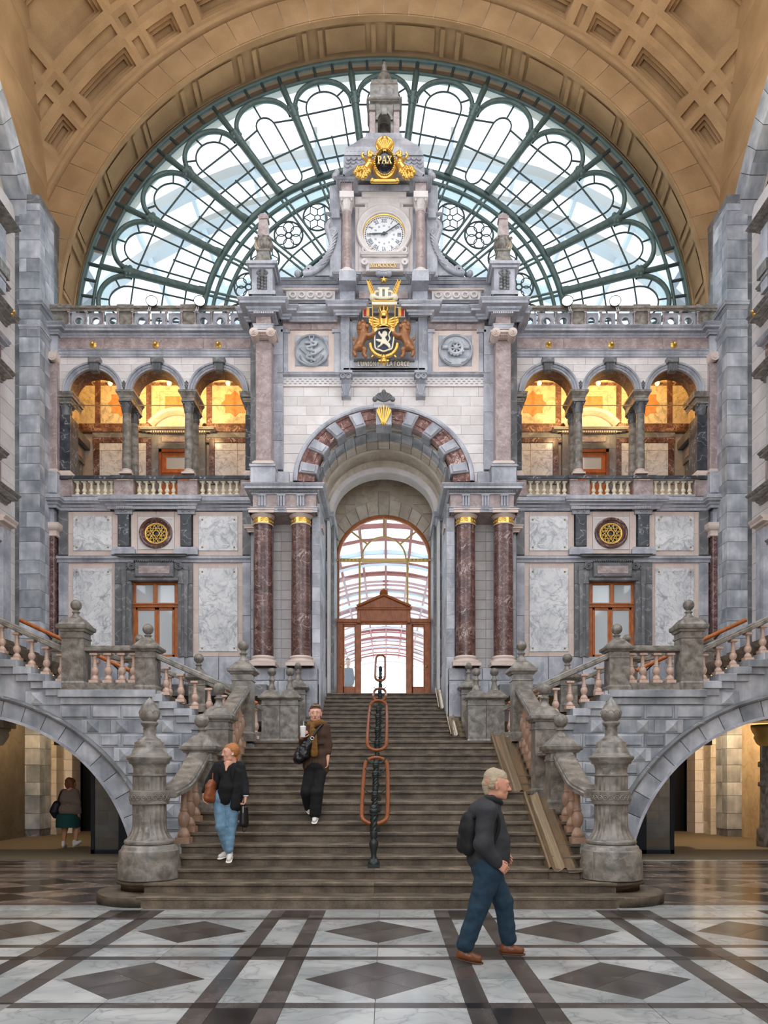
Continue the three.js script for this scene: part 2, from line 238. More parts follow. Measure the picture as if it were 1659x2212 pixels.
const T = {
  white: stone(512, 2.2, [214, 207, 203], [240, 234, 231], 4, [196, 186, 180], 12, 0.25, 0.8),
  pale: stone(512, 2.4, [198, 184, 166], [232, 222, 206], 4, [170, 150, 128], 8, 0.35),
  blue: tex(512, 2.6, (u, v) => { const n = fbm(u, v, 4, 5, 3) + 0.5, st = fbm(u * 1, v, 3, 2, 33) * 0.3 + fbm(u, 0.2, 24, 3, 60) * 0.25, w = vein(u, v, 5, 4, 21, 14) * 0.35; return mix3(mix3([138, 141, 150], [206, 207, 214], clamp(n + st, 0, 1)), [228, 228, 230], w); }),
  grey: tex(512, 2.2, (u, v) => { const n = fbm(u, v, 5, 5, 13) + 0.5, w = vein(u + 0.1 * fbm(u, v, 4, 2, 4), v, 3, 4, 90, 26) * 0.7; return mix3(mix3([86, 88, 90], [140, 140, 142], clamp(n, 0, 1)), [190, 186, 180], w); }),
  pier: tex(512, 2.4, (u, v) => { const n = fbm(u, v, 4, 5, 31) + 0.5, st = fbm(u, 0.4, 20, 3, 61) * 0.35 * (fbm(u, v, 2, 2, 7) + 0.6); return mix3([128, 134, 142], [212, 214, 218], clamp(n + st, 0, 1)); }),
  arab: tex(1024, 2.6, (u, v) => { const uu = u + 0.12 * fbm(u, v, 4, 4, 11), vv = v + 0.12 * fbm(u, v, 4, 4, 12), n = fbm(u, v, 3, 5, 2) + 0.5, w = vein(uu, vv, 7, 3, 50, 9) * 0.5 + vein(uu, vv, 12, 3, 80, 12) * 0.42 + vein(uu, vv, 9, 3, 20, 60) * 0.4, h = clamp(fbm(uu, vv, 8, 3, 53) + 0.2, 0, 1) * 0.3; return mix3(mix3([226, 228, 230], [250, 250, 249], clamp(n, 0, 1)), [138, 144, 152], clamp(w * (0.8 + fbm(u, v, 5, 2, 7)) + h * 0.7, 0, 0.8)); }),
  red: tex(1024, 1.7, (u, v) => { const uu = u + 0.16 * fbm(u, v, 4, 4, 14), vv = v + 0.16 * fbm(u, v, 4, 4, 15), n = fbm(uu, vv, 6, 5, 6) + 0.5, w = vein(uu, vv, 5, 4, 101, 16) * clamp(fbm(u, v, 3, 2, 5) + 0.55, 0, 1) + vein(uu, vv, 12, 3, 150, 16) * 0.4; return mix3(mix3([70, 46, 44], [122, 88, 80], clamp(n, 0, 1)), [216, 196, 186], clamp(w, 0, 0.9)); }),
  rose: tex(512, 1.5, (u, v) => { const uu = u + 0.1 * fbm(u, v, 4, 4, 14), n = fbm(uu, v, 6, 5, 66) + 0.5, w = vein(uu, v, 7, 4, 111, 16) * 0.55; return mix3(mix3([142, 124, 121], [190, 174, 171], clamp(n, 0, 1)), [226, 214, 206], w); }),
  rail: tex(512, 1.1, (u, v) => { const uu = u + 0.12 * fbm(u, v, 4, 4, 24), n = fbm(uu, v, 7, 5, 46) + 0.5, w = vein(uu, v, 4, 4, 121, 24) * 0.6; return mix3(mix3([92, 88, 81], [166, 159, 149], clamp(n, 0, 1)), [196, 188, 170], w * 0.6); }),
  balu: stone(256, 0.7, [198, 166, 146], [232, 206, 188], 6, [170, 130, 112], 8, 0.3),
  dark: tex(512, 1.4, (u, v) => { const uu = u + 0.1 * fbm(u, v, 4, 4, 24), n = fbm(uu, v, 5, 5, 46) + 0.5, w = vein(uu, v, 3, 4, 131, 34) * 0.9; return mix3(mix3([44, 48, 54], [84, 88, 94], clamp(n, 0, 1)), [196, 198, 200], w); }),
  step: tex(512, 1.8, (u, v) => { const n = fbm(u, v, 6, 5, 76) + 0.5, g = fbm(u, v, 70, 2, 9) * 0.3; return mix3([72, 62, 50], [132, 117, 98], clamp(n + g, 0, 1)); }),
  tan: tex(512, 3, (u, v) => { const n = fbm(u, v, 4, 5, 86) * 0.8 + 0.5, g = fbm(u, v, 90, 2, 9) * 0.35; return mix3([150, 118, 80], [180, 146, 105], clamp(n + g, 0, 1)); }),
  wood: tex(512, 0.8, (u, v) => { const g = fbm(u * 1, v * 0.25 - Math.floor(v * 0.25), 16, 4, 96), n = fbm(u, 0.3, 60, 2, 33) * 0.4 + fbm(u, v, 4, 3, 2) * 0.5 + 0.5; return mix3([134, 74, 34], [190, 118, 64], clamp(n + g * 0.4, 0, 1)); }),
  floorW: tex(1024, 2.4, (u, v) => { const uu = u + 0.15 * fbm(u, v, 3, 4, 17), vv = v + 0.1 * fbm(u, v, 3, 4, 18), n = fbm(uu, vv, 3, 5, 22) + 0.5, w = vein(uu, vv, 4, 4, 60, 12) * 0.32 + vein(uu, vv, 3, 5, 85, 40) * 0.5; return mix3(mix3([150, 154, 154], [200, 200, 196], clamp(n, 0, 1)), [112, 116, 116], clamp(w, 0, 0.7)); }),
  floorD: tex(512, 1.3, (u, v) => { const n = fbm(u, v * 0.5 - Math.floor(v * 0.5), 5, 5, 26) + 0.5, w = vein(u, v, 3, 4, 65, 40) * 0.2, g = fbm(u, v, 90, 2, 9) * 0.3; return mix3(mix3([62, 57, 54], [98, 92, 88], clamp(n + g, 0, 1)), [150, 146, 140], w); }),
  iron: tex(256, 1, (u, v) => { const n = fbm(u, v, 6, 4, 36) + 0.5; return mix3([72, 92, 88], [98, 118, 114], clamp(n, 0, 1)); }),
  cloth: tex(256, 0.25, (u, v) => { const n = 180 + 60 * fbm(u, v, 40, 3, 1) + 20 * Math.sin(u * 2 * PI * 60) * Math.sin(v * 2 * PI * 60); return [n, n, n]; }),
  denim: tex(256, 0.4, (u, v) => { const n = 205 + 40 * fbm(u, v, 6, 4, 41) + 40 * fbm(u, v, 80, 2, 1); return [n, n, n]; }),
};
const st = (map, roughness = 0.6, o = {}) => M({ map, roughness, bumpMap: bumpT, bumpScale: 0.004, ...o });
const m = {
  white: st(T.white, 0.6), pale: st(T.pale, 0.7), blue: st(T.blue, 0.5), grey: st(T.grey, 0.42), pier: st(T.pier, 0.6),
  arab: M({ map: T.arab, roughness: 0.22 }), red: M({ map: T.red, roughness: 0.24 }), rose: M({ map: T.rose, roughness: 0.35 }), rail: M({ map: T.rail, roughness: 0.3 }),
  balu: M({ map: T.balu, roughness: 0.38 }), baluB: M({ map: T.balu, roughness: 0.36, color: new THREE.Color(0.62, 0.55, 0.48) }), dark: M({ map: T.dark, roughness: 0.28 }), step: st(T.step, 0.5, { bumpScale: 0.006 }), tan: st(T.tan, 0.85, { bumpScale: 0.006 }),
  beige: st(T.white, 0.6, { color: new THREE.Color(0.94, 0.83, 0.76) }), wood: M({ map: T.wood, roughness: 0.38, color: new THREE.Color(1.35, 1.22, 1.05) }), woodD: M({ map: T.wood, roughness: 0.3, color: new THREE.Color(0.72, 0.6, 0.5) }),
  gold: M({ color: new THREE.Color(0.86, 0.55, 0.14), metalness: 0.85, roughness: 0.3 }), goldPaint: M({ color: new THREE.Color(0.8, 0.56, 0.2), roughness: 0.4, metalness: 0.3 }),
  cream: M({ color: new THREE.Color(0.85, 0.78, 0.6), roughness: 0.5 }), woodD2: M({ map: T.red, color: new THREE.Color(0.8, 0.66, 0.55), roughness: 0.4 }), bronze: M({ color: new THREE.Color(0.36, 0.16, 0.07), metalness: 0.35, roughness: 0.38 }),
  brass: M({ color: new THREE.Color(0.62, 0.42, 0.2), metalness: 0.85, roughness: 0.28 }), iron: M({ map: T.iron, roughness: 0.45, metalness: 0.2 }), ironD: M({ color: new THREE.Color(0.035, 0.045, 0.042), roughness: 0.38, metalness: 0.5 }),
  muntin: M({ color: new THREE.Color(0.05, 0.075, 0.075), roughness: 0.5, metalness: 0.2 }), black: M({ color: 0x0b0d10, roughness: 0.3 }), bluish: M({ color: 0x16222c, roughness: 0.35, metalness: 0.3 }),
  chute: M({ color: new THREE.Color(0.46, 0.35, 0.22), roughness: 0.2, metalness: 0.75 }),
  glass: new THREE.MeshPhysicalMaterial({ color: new THREE.Color(0.93, 0.98, 0.985), transmission: 1, thickness: 0, roughness: 0.0, ior: 1.45 }),
  glassF: new THREE.MeshPhysicalMaterial({ color: new THREE.Color(0.72, 0.88, 0.88), transmission: 0.85, thickness: 0, roughness: 0.6, ior: 1.45 }),
  glassD: new THREE.MeshPhysicalMaterial({ color: new THREE.Color(0.45, 0.48, 0.5), transmission: 0.9, thickness: 0, roughness: 0.02, ior: 1.5 }),
};
m.white3 = tones(m.white, [0.95, 1, 1.04]); m.pier3 = tones(m.pier, [0.85, 1, 1.12]); m.blue3 = tones(m.blue, [0.88, 1, 1.08]); m.pale3 = tones(m.pale, [0.86, 1, 1.08]);
m.step3 = tones(m.step, [0.9, 1, 1.1]); m.tan3 = tones(m.tan, [0.95, 1, 1.05]);
const fl = (map, roughness, o = {}) => new THREE.MeshPhysicalMaterial({ map, roughness, specularIntensity: 0.7, ...o });
m.fW = tones(fl(T.floorW, 0.17), [0.86, 0.96, 1.06]); m.fD = tones(fl(T.floorD, 0.2), [0.9, 1, 1.12]); m.fB = tones(fl(T.floorD, 0.16, { color: new THREE.Color(0.36, 0.36, 0.38) }), [0.9, 1.05]);
m.fBr = tones(fl(T.floorD, 0.2, { color: new THREE.Color(2.6, 2.3, 2.05), specularIntensity: 0.5 }), [0.9, 1.05]);
const pick = (a) => a[Math.floor(rnd() * a.length)];
// ---------- the hall itself ----------
const WX = 9.72;                                                 // inner face of the side walls
{ // floor: a bed of mortar with every tile on it
  const f = struct('floor');
  mesh('mortar_bed', box(-14, 14, -0.5, -0.012, 12, -26), M({ color: new THREE.Color(0.22, 0.21, 0.2), roughness: 0.7 }), f);
  const tile = (pts) => { const s = new THREE.Shape(pts.map(([x, D]) => new THREE.Vector2(x, D))), g = new THREE.ExtrudeGeometry(s, { depth: 0.016, bevelEnabled: false }); g.rotateX(-PI / 2); g.translate(0, -0.016, 0); return g; };
  const inset = (pts, e) => { const cx = pts.reduce((a, p) => a + p[0], 0) / pts.length, cy = pts.reduce((a, p) => a + p[1], 0) / pts.length; return pts.map(([x, y]) => { const l = Math.hypot(x - cx, y - cy); return [x - (x - cx) / l * e, y - (y - cy) / l * e]; }); };
  let count = 0; const rest = new Map();
  const put = (pts, mat) => { if (++count <= 296) mesh('tile', tile(inset(pts, 0.003)), mat, f); else { if (!rest.has(mat)) rest.set(mat, []); rest.get(mat).push(tile(inset(pts, 0.003))); } };
  const rect = (x0, x1, d0, d1) => [[x0, d0], [x1, d0], [x1, d1], [x0, d1]];
  const PX = 2.015, PD = 1.94, hx = 0.67, hd = 0.66, c0 = 1.0075;
  const rows = [8.305, 6.365, 4.425], cols = [0, -1, 1, -2, 2];
  for (const [ri, cd] of rows.entries()) for (const k of cols) {
    if (Math.abs(k) === 2 && ri === 2) continue;
    const cx = k * PX + 0.0, a = 0.595, b = 0.575;
    for (const sx of [-1, 1]) for (const sd of [-1, 1]) {
      put([[cx, cd + sd * hd], [cx + sx * hx, cd + sd * hd], [cx + sx * hx, cd], [cx + sx * a, cd], [cx, cd + sd * b]], pick(m.fW));
      const e = [[cx + sx * a, cd], [cx, cd + sd * b]], mid = [(e[0][0] + e[1][0]) / 2, (e[0][1] + e[1][1]) / 2], q = (sx * sd > 0) ? 1 : 0;
      // quarter lozenges: split along the lines through the middles of the sides
      if (sx > 0 && sd > 0) {
        const R = [cx + a, cd], Tp = [cx, cd + b], L = [cx - a, cd], B = [cx, cd - b], C = [cx, cd], h = (p, w) => [(p[0] + w[0]) / 2, (p[1] + w[1]) / 2];
        put([R, h(R, Tp), C, h(R, B)], pick(m.fD)); put([Tp, h(Tp, L), C, h(R, Tp)], pick(m.fD)); put([L, h(L, B), C, h(Tp, L)], pick(m.fD)); put([B, h(R, B), C, h(L, B)], pick(m.fD));
      }
    }
    // strips: to the right of each cell a double band along the hall, towards the stairs a double band across it
    for (const s of [[0.67, 0.845], [1.17, 1.345]]) { put(rect(cx + s[0], cx + s[1], cd - hd, cd), pick(m.fD)); put(rect(cx + s[0], cx + s[1], cd, cd + hd), pick(m.fD)); }
    put(rect(cx + 0.845, cx + 1.17, cd - hd, cd), pick(m.fW)); put(rect(cx + 0.845, cx + 1.17, cd, cd + hd), pick(m.fW));
    const z0 = cd + hd, bands = ri === 0 ? [[z0, z0 + 0.13], [z0 + 0.13, z0 + 0.62]] : [[z0, z0 + 0.13], [z0 + 0.13, z0 + 0.49], [z0 + 0.49, z0 + 0.62]];
    bands.forEach(([d0, d1], i) => {
      const w = i === 1;
      put(rect(cx - hx, cx, d0, d1), pick(w ? m.fW : m.fD)); put(rect(cx, cx + hx, d0, d1), pick(w ? m.fW : m.fD));
      put(rect(cx + 0.67, cx + 0.845, d0, d1), pick(w ? m.fD : m.fB)); put(rect(cx + 1.17, cx + 1.345, d0, d1), pick(w ? m.fD : m.fB)); put(rect(cx + 0.845, cx + 1.17, d0, d1), pick(w ? m.fB : m.fD));
    });
  }
  // beside the stairs: white border, lozenge fields, white line, carpet in the passages
  for (const s of [-1, 1]) {
    for (let i = 0; i < 6; i++) put(rect(s * (3.0 + i * 1.2), s * (4.2 + i * 1.2), 9.6, 9.95), pick(m.fW));
    for (let i = 0; i < 4; i++) put(rect(s * (3.6 + i * 1.6), s * (5.2 + i * 1.6), 9.96, 10.12), pick(m.fD));
    for (const [d0, n, w, mats] of [[10.14, 3, 0.78, 1], [13.98, 2, 0.5, 0]]) {
      const dd = w;
      for (let j = 0; j <= 2 * n; j++) for (let i = 0; i < 8; i++) {
        const cx = s * (3.4 + i * 1.25 + (j % 2 ? 0.625 : 0)), cd = d0 + j * dd / 2, lo = Math.max(d0, cd - dd / 2), hi = Math.min(d0 + n * dd, cd + dd / 2);
        if (Math.abs(cx) > 10) continue;
        const pts = lo < cd ? (hi > cd ? [[cx - 0.62, cd], [cx, hi], [cx + 0.62, cd], [cx, lo]] : [[cx - 0.62, cd], [cx + 0.62, cd], [cx, lo]]) : [[cx - 0.62, cd], [cx, hi], [cx + 0.62, cd]];
        put(pts, j % 2 === (n > 2 ? 0 : 1) ? pick(m.fBr) : pick(i % 2 ? m.fB : m.fD));
      }
    }
    for (let i = 0; i < 5; i++) { put(rect(s * (3.4 + i * 1.4), s * (4.8 + i * 1.4), 12.52, 12.66), pick(m.fD)); put(rect(s * (3.4 + i * 1.4), s * (4.8 + i * 1.4), 12.68, 13.1), pick(m.fBr)); put(rect(s * (3.4 + i * 1.4), s * (4.8 + i * 1.4), 13.55, 13.95), pick(m.fBr)); put(rect(s * (3.4 + i * 1.4), s * (4.8 + i * 1.4), 13.12, 13.52), pick(m.fD)); put(rect(s * (4.8 + i * 1.4), s * (6.2 + i * 1.4), 15.0, 15.25), pick(s > 0 ? m.fW : m.fBr)); }
  }
  for (let i = 0; i < 9; i++) for (let j = 0; j < 4; j++) put(rect(-9.4 + i * 2.1, -7.34 + i * 2.1, -3 + j * 1.6, -1.44 + j * 1.6), pick(m.fW));
  for (const [mat, gs] of rest) mesh('tile_field', gs, mat, f, { stuff: true });
  mesh('carpet', box(-9.9, -2.9, -0.01, 0.004, -15.3, -25.6), M({ map: T.cloth, color: new THREE.Color(0.34, 0.26, 0.15), roughness: 0.75 }), f);
  mesh('carpet', box(9.9, 2.9, -0.01, 0.004, -15.3, -25.6), M({ map: T.cloth, color: new THREE.Color(0.34, 0.26, 0.15), roughness: 0.75 }), f);
}
{ // the rest of the hall round the camera: walls with their big windows, an open skylight in the dome above
  for (const s of [-1, 1]) {
    const w = struct(s < 0 ? 'wall_left' : 'wall_right');
    const X0 = s * WX, X1 = s * (WX + 0.6), sl = (y0, y1, d0, d1) => box(X0, X1, y0, y1, -d0, -d1);
    mesh('plaster_wall', [sl(0, 9, -10, 17.6), sl(9, 19, -10, -7), sl(9, 19, 15.2, 17.6), sl(9, 19, 3, 5.4), sl(19, 31, -10, 17.6)], m.tan, w);
    for (let i = 0; i < 2; i++) mesh('window_bar', [sl(13.8, 14.0, -7 + i * 12, 3.2 + i * 12), sl(9, 19, -1.7 + i * 12, -1.5 + i * 12)], m.iron, w);
  }
  const c = struct('ceiling'); mesh('vault_shell', [box(-10.4, 10.4, 30.5, 31, 10, 7), box(-10.4, 10.4, 30.5, 31, -16, -23.2), box(-10.4, -6.5, 30.5, 31, 7, -16), box(6.5, 10.4, 30.5, 31, 7, -16)], m.tan, c);
  const b = struct('wall_front'); mesh('plaster_wall', [box(-10.4, -7.6, 0, 31, 10, 10.6), box(7.6, 10.4, 0, 31, 10, 10.6), box(-7.6, 7.6, 0, 4, 10, 10.6), box(-7.6, 7.6, 17, 31, 10, 10.6), box(-0.2, 0.2, 4, 17, 10, 10.6), box(-7.6, 7.6, 11, 11.4, 10, 10.6)], m.tan, b);
}
// ---------- the great staircase ----------
const RISE = 0.14;
const stepD = (k) => k <= 9 ? 9.74 + 0.31 * (k - 1) : k <= 17 ? 13.53 + 0.31 * (k - 10) : k === 18 ? 18.6 : 18.96 + 0.34 * (k - 19);
const stepW = (k) => k === 1 ? 3.1 : k === 2 ? 3.1 : k <= 17 ? 2.86 : k === 18 ? 2.05 : k <= 24 ? 2.05 : 1.82;
{
  const t = thing('staircase', 'wide dark stone staircase climbing from the tiled floor through the central archway', 'staircase', [0, 0, -9.74]);
  for (let k = 1; k <= 29; k++) {
    const d0 = stepD(k), d1 = k < 29 ? stepD(k + 1) + 0.06 : 24.4, h = RISE * k, w = stepW(k), g = [];
    const nose = (x0, x1) => { const pr = [[0, h - 0.05], [0.028, h - 0.05], [0.04, h - 0.038], [0.04, h - 0.01], [0.03, h], [0, h]]; const b = new THREE.Shape([[-d1, h - 0.05], [-d1, h], [-d0 - 0.01, h], [-d0, h - 0.01], [-d0, h - 0.04], [-d0 - 0.012, h - 0.05]].map(([z, y]) => new THREE.Vector2(z, y))); const e = new THREE.ExtrudeGeometry(b, { depth: x1 - x0, bevelEnabled: false }); e.rotateY(-PI / 2); e.scale(1, 1, 1); e.translate(x1, 0, 0); return e; };
    if (k <= 2) { // rounded ends
      const R = k === 1 ? 0.72 : 0.5, cD = d0 + R, x0 = w, prof = k === 1 ? [[0, 0], [R, 0], [R, h - 0.02], [R - 0.02, h], [0, h]] : [[0, h - 0.14], [R - 0.06, h - 0.14], [R - 0.06, h - 0.06], [R, h - 0.05], [R, h - 0.01], [R - 0.01, h], [0, h]];
      for (const s of [-1, 1]) mesh('step_end', [lathe(prof, 40, s * x0, -0.003, -cD)], m.step, t);
    }
    const seams = [-w, -0.08 + rr(-0.05, 0.05) * (k > 3), w];
    for (let i = 0; i + 1 < seams.length; i++) {
      const a = seams[i] + (i ? 0.002 : 0), b = seams[i + 1];
      mesh('step', [nose(a, b), box(a, b, h - RISE - 0.01, h - 0.05, -(d0 + (k === 1 ? 0.005 : 0.045)), -d1)], pick(m.step3), t);
    }
  }
  mesh('stair_core', [box(-2.84, 2.84, 0, 1.1, -12.6, -18.7), box(-2.84, 2.84, 1.0, 2.25, -15.9, -18.7), box(-2.03, 2.03, 0, 2.3, -18.5, -24.3), box(-1.8, 1.8, 2.2, 3.9, -22.2, -24.3)], m.grey, t);
}
{ // polished slides beside the flights
  const chute = (x0, x1, dA, hA, dB, hB, label) => {
    const t = thing('stone_slide', label, 'slide', [(x0 + x1) / 2, hA, -dA]), pr = [[0, -0.3], [0, 0.1], [0.05, 0.13], [0.1, 0.12], [0.16, 0.07], [0.3, 0.065], [0.42, 0.09], [0.5, 0.12], [0.56, 0.11], [0.62, 0.05], [1, 0.05], [1, -0.3]];
    mesh('channel', grid((u, v) => { const f = u * (pr.length - 1), i = Math.min(pr.length - 2, Math.floor(f)), q = f - i, p = lerp(pr[i][0], pr[i + 1][0], q), o = lerp(pr[i][1], pr[i + 1][1], q); return [lerp(x0, x1, p), lerp(hA, hB, v) + o + (v > 0.93 ? (v - 0.93) * 0.2 : 0), -lerp(dA, dB, v)]; }, 22, 12), m.chute, t);
  };
  chute(2.27, 2.7, stepD(3) - 0.02, 0.32, stepD(9) + 0.05, 1.28, 'polished stone slide beside the lowest flight on the right');
  chute(2.22, 2.7, stepD(10) - 0.02, 1.3, stepD(17) + 0.05, 2.4, 'polished stone slide beside the middle flight on the right, under the tall newel');
  chute(1.66, 2.03, stepD(19) - 0.03, 2.56, stepD(24) + 0.02, 3.3, 'pale polished slide beside the right newel pair');
  chute(1.5, 1.8, stepD(25) - 0.03, 3.4, stepD(29) + 0.02, 4.08, 'short pale slide at the top right of the stairs by the door');
}
// ---------- balustrades ----------
const balG = lathe([[0, 0], [0.078, 0], [0.078, 0.045], [0.07, 0.05], [0.062, 0.075], [0.045, 0.095], [0.036, 0.105], [0.036, 0.115], [0.05, 0.125], [0.068, 0.16], [0.074, 0.19], [0.07, 0.225], [0.05, 0.26], [0.042, 0.27], [0.05, 0.278], [0.05, 0.29], [0.04, 0.298], [0.036, 0.38], [0.033, 0.43], [0.043, 0.438], [0.043, 0.45], [0.035, 0.458], [0.04, 0.475], [0.06, 0.495], [0.06, 0.5], [0, 0.5]], 18);
const balBase = merge([balG, box(-0.088, 0.088, -0.05, 0.012, -0.088, 0.088), box(-0.075, 0.075, 0.495, 0.535, -0.075, 0.075)]); boxUV(balBase); balBase.userData.uv = 1;
const baluster = (p, x, y, z, s = 1, sy = 1, mat = m.balu) => { const k = mesh('baluster', balBase, mat, p, { at: [x, y + 0.05 * s * sy, z], local: true }); k.scale.set(s, s * sy, s); return k; };
function rail(pts, w, h) {                                        // a coping of moulded section along a 3-d path
  const c = pts.length > 2 ? new THREE.CatmullRomCurve3(pts.map((p) => V3(...p))) : null, n = c ? 20 : 1, pr = [[-0.5, 0.1], [-0.42, 0], [0.42, 0], [0.5, 0.1], [0.5, 0.5], [0.44, 0.62], [0.44, 0.8], [0.36, 1], [-0.36, 1], [-0.44, 0.8], [-0.44, 0.62], [-0.5, 0.5], [-0.5, 0.1]];
  const P = (t) => c ? c.getPoint(t) : V3(...pts[0]).lerp(V3(...pts[1]), t), v = [], R = [];
  for (let i = 0; i <= n; i++) { const t = i / n, a = P(Math.max(0, t - 0.01)), b = P(Math.min(1, t + 0.01)), d = b.sub(a).setY(0).normalize(), p = P(t); R.push(pr.map(([o, y]) => [p.x - d.z * o * w, p.y + (y - 1) * h, p.z + d.x * o * w])); }
  for (let i = 0; i < n; i++) for (let j = 0; j + 1 < pr.length; j++) v.push(...R[i][j], ...R[i][j + 1], ...R[i + 1][j + 1], ...R[i][j], ...R[i + 1][j + 1], ...R[i + 1][j]);
  for (const [r, f] of [[R[0], 1], [R[n], 0]]) for (let j = 1; j + 2 < pr.length; j++) v.push(...r[0], ...(f ? r[j + 1] : r[j]), ...(f ? r[j] : r[j + 1]));
  return poly(v);
}
function newel(label, x, D, yb, hx, hz, capB, capT, ballY, r, group, oct = false) {
  const z = -D, t = thing('newel_post', label, 'newel post', [x, yb, z], group);
  mesh('shaft', [post(x, z, hx, [[0, yb], [0.03, yb], [0.03, yb + 0.16], [0, yb + 0.2], [0, capB - 0.14], [0.018, capB - 0.13], [0.018, capB - 0.1], [0, capB - 0.09], [0, capB]], hz)], m.rail, t);
  const c = capB, k = capT - capB;
  mesh('cap', [post(x, z, hx, [[0, c], [0.03, c], [0.05, c + k * 0.25], [0.075, c + k * 0.3], [0.085, c + k * 0.45], [0.085, c + k * 0.75], [0.05, c + k * 0.8], [0.03, c + k], [-0.06, c + k + 0.1], [-hx + 0.09, c + k + 0.14], [-hx, c + k + 0.14]], hz)], m.rail, t);
  const y0 = capT + 0.12, y1 = ballY - r * 0.9;
  const fin = mesh('finial', lathe([[0.12, y0], [0.1, y0 + 0.03], [0.062, y0 + (y1 - y0) * 0.4], [0.055, y0 + (y1 - y0) * 0.6], [0.08, y0 + (y1 - y0) * 0.68], [0.08, y0 + (y1 - y0) * 0.78], [0.05, y0 + (y1 - y0) * 0.84], [0.05, y1 + 0.02], [0, y1 + 0.02]], 24, x, 0, z), m.rail, t);
  mesh('ball', sph(r, x, ballY, z, 28), m.rail, fin);
  return t;
}
const LR = (s) => s < 0 ? 'left' : 'right';
for (const s of [-1, 1]) {
  const n = LR(s), o = s < 0 ? 'left' : 'right';
  const bx = 2.84 * s, D1 = 15.7;
  newel(`squat newel post with a stone ball behind the ${n} fluted bollard`, bx, 12.15, 1.1, 0.2, 0.2, 2.03, 2.17, 2.54, 0.113);
  newel(`second newel post up the ${n} side of the stairs, at the lower landing`, bx, 13.4, 1.26, 0.2, 0.2, 2.6, 2.74, 3.18, 0.11);
  newel(`tall newel post where the stairs fork to the ${n}`, bx, D1, 2.36, 0.2, 0.2, 3.72, 3.87, 4.32, 0.109);
  newel(`newel post at the inner end of the ${n} balcony landing`, s * 4.79, D1, 3.3, 0.2, 0.2, 4.18, 4.31, 4.66, 0.112);
  newel(`high newel post at the outer end of the ${n} balcony landing`, s * 6.26, D1, 3.38, 0.22, 0.2, 4.58, 4.76, 5.15, 0.112);
  newel(`end newel post at the top of the ${n} side flight`, s * 9.25, D1, 4.5, 0.2, 0.2, 5.7, 5.84, 6.2, 0.112);
  // rear of the side flight: smaller in view
  newel(`outer one of the ${n} newel pair beside the upper steps`, s * 2.73, 18.85, 2.36, 0.22, 0.2, 3.5, 3.62, 4.2, 0.105);
  newel(`inner one of the ${n} newel pair beside the upper steps`, s * 2.285, 18.857, 2.357, 0.217, 0.2, 3.503, 3.624, 4.2, 0.105);
  newel(`small newel post just behind the ${n} newel pair`, s * 2.24, 20.2, 2.5, 0.2, 0.2, 3.9, 4.02, 4.55, 0.105);
  newel(`far newel post behind the middle of the ${n} balcony landing`, s * 5.95, 18.75, 3.3, 0.2, 0.2, 4.42, 4.55, 5.0, 0.105);
  newel(`far newel post behind the outer end of the ${n} balcony landing`, s * 7.8, 18.75, 3.3, 0.2, 0.2, 4.8, 4.93, 5.38, 0.105);
  newel(`far newel post behind the sloping rail of the ${n} lower flight`, s * 4.5, 18.75, 3.2, 0.2, 0.2, 3.98, 4.1, 4.52, 0.12);
  // main stairs: curved foot, landing, middle flight
  let t = thing('balustrade', `curved marble rail on balusters beside the ${n} fluted bollard`, 'balustrade', [bx, 0.42, -11]);
  mesh('handrail', rail([[s * 2.93, 1.5, -10.5], [s * 2.84, 1.6, -10.85], [s * 2.83, 1.8, -11.35], [s * 2.84, 2.06, -11.95]], 0.34, 0.13), m.rail, t);
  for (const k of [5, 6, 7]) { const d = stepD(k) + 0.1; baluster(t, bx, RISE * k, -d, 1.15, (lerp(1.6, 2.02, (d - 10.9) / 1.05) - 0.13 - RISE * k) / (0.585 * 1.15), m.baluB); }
  t = thing('balustrade', `short level balustrade between the two lower newels on the ${n}`, 'balustrade', [bx, 1.26, -12.7]);
  mesh('handrail', rail([[bx, 2.12, -12.3], [bx, 2.12, -13.25]], 0.32, 0.12), m.rail, t);
  mesh('plinth', box(bx - 0.14, bx + 0.14, 1.24, 1.4, -12.3, -13.25), m.rail, t);
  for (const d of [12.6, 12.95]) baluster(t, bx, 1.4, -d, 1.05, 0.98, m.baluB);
  t = thing('balustrade', `sloping rail rising to the tall ${n} newel beside the middle flight`, 'balustrade', [bx, 1.4, -14.5]);
  mesh('handrail', rail([[bx, 2.66, -13.5], [bx, 3.5, -15.55]], 0.32, 0.13), m.rail, t);
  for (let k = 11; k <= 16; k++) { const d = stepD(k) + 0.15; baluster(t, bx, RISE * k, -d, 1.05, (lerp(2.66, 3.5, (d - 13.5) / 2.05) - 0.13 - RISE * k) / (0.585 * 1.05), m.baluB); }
  // side flight, front
  t = thing('balustrade', `sloping balustrade of the ${n} lower side flight, on stepped coping`, 'balustrade', [s * 3.8, 2.6, -D1]);
  mesh('handrail', rail([[s * 3.02, 3.47, -D1], [s * 4.62, 4.18, -D1]], 0.26, 0.13), m.rail, t);
  [4.42, 4.12, 3.83, 3.54, 3.24].forEach((x, i) => baluster(t, s * x, 3.31 - 0.143 * i, -D1, 1, 0.98));
  t = thing('balustrade', `level balustrade of four pink balusters on the ${n} balcony landing`, 'balustrade', [s * 5.5, 3.38, -D1]);
  mesh('handrail', rail([[s * 4.95, 4.31, -D1], [s * 6.08, 4.31, -D1]], 0.28, 0.12), m.rail, t);
  mesh('plinth', box(s * 4.95, s * 6.08, 3.38, 3.55, -D1 + 0.16, -D1 - 0.16), m.rail, t);
  [5.08, 5.32, 5.6, 5.88].forEach((x) => baluster(t, s * x, 3.55, -D1, 1.06, 0.99));
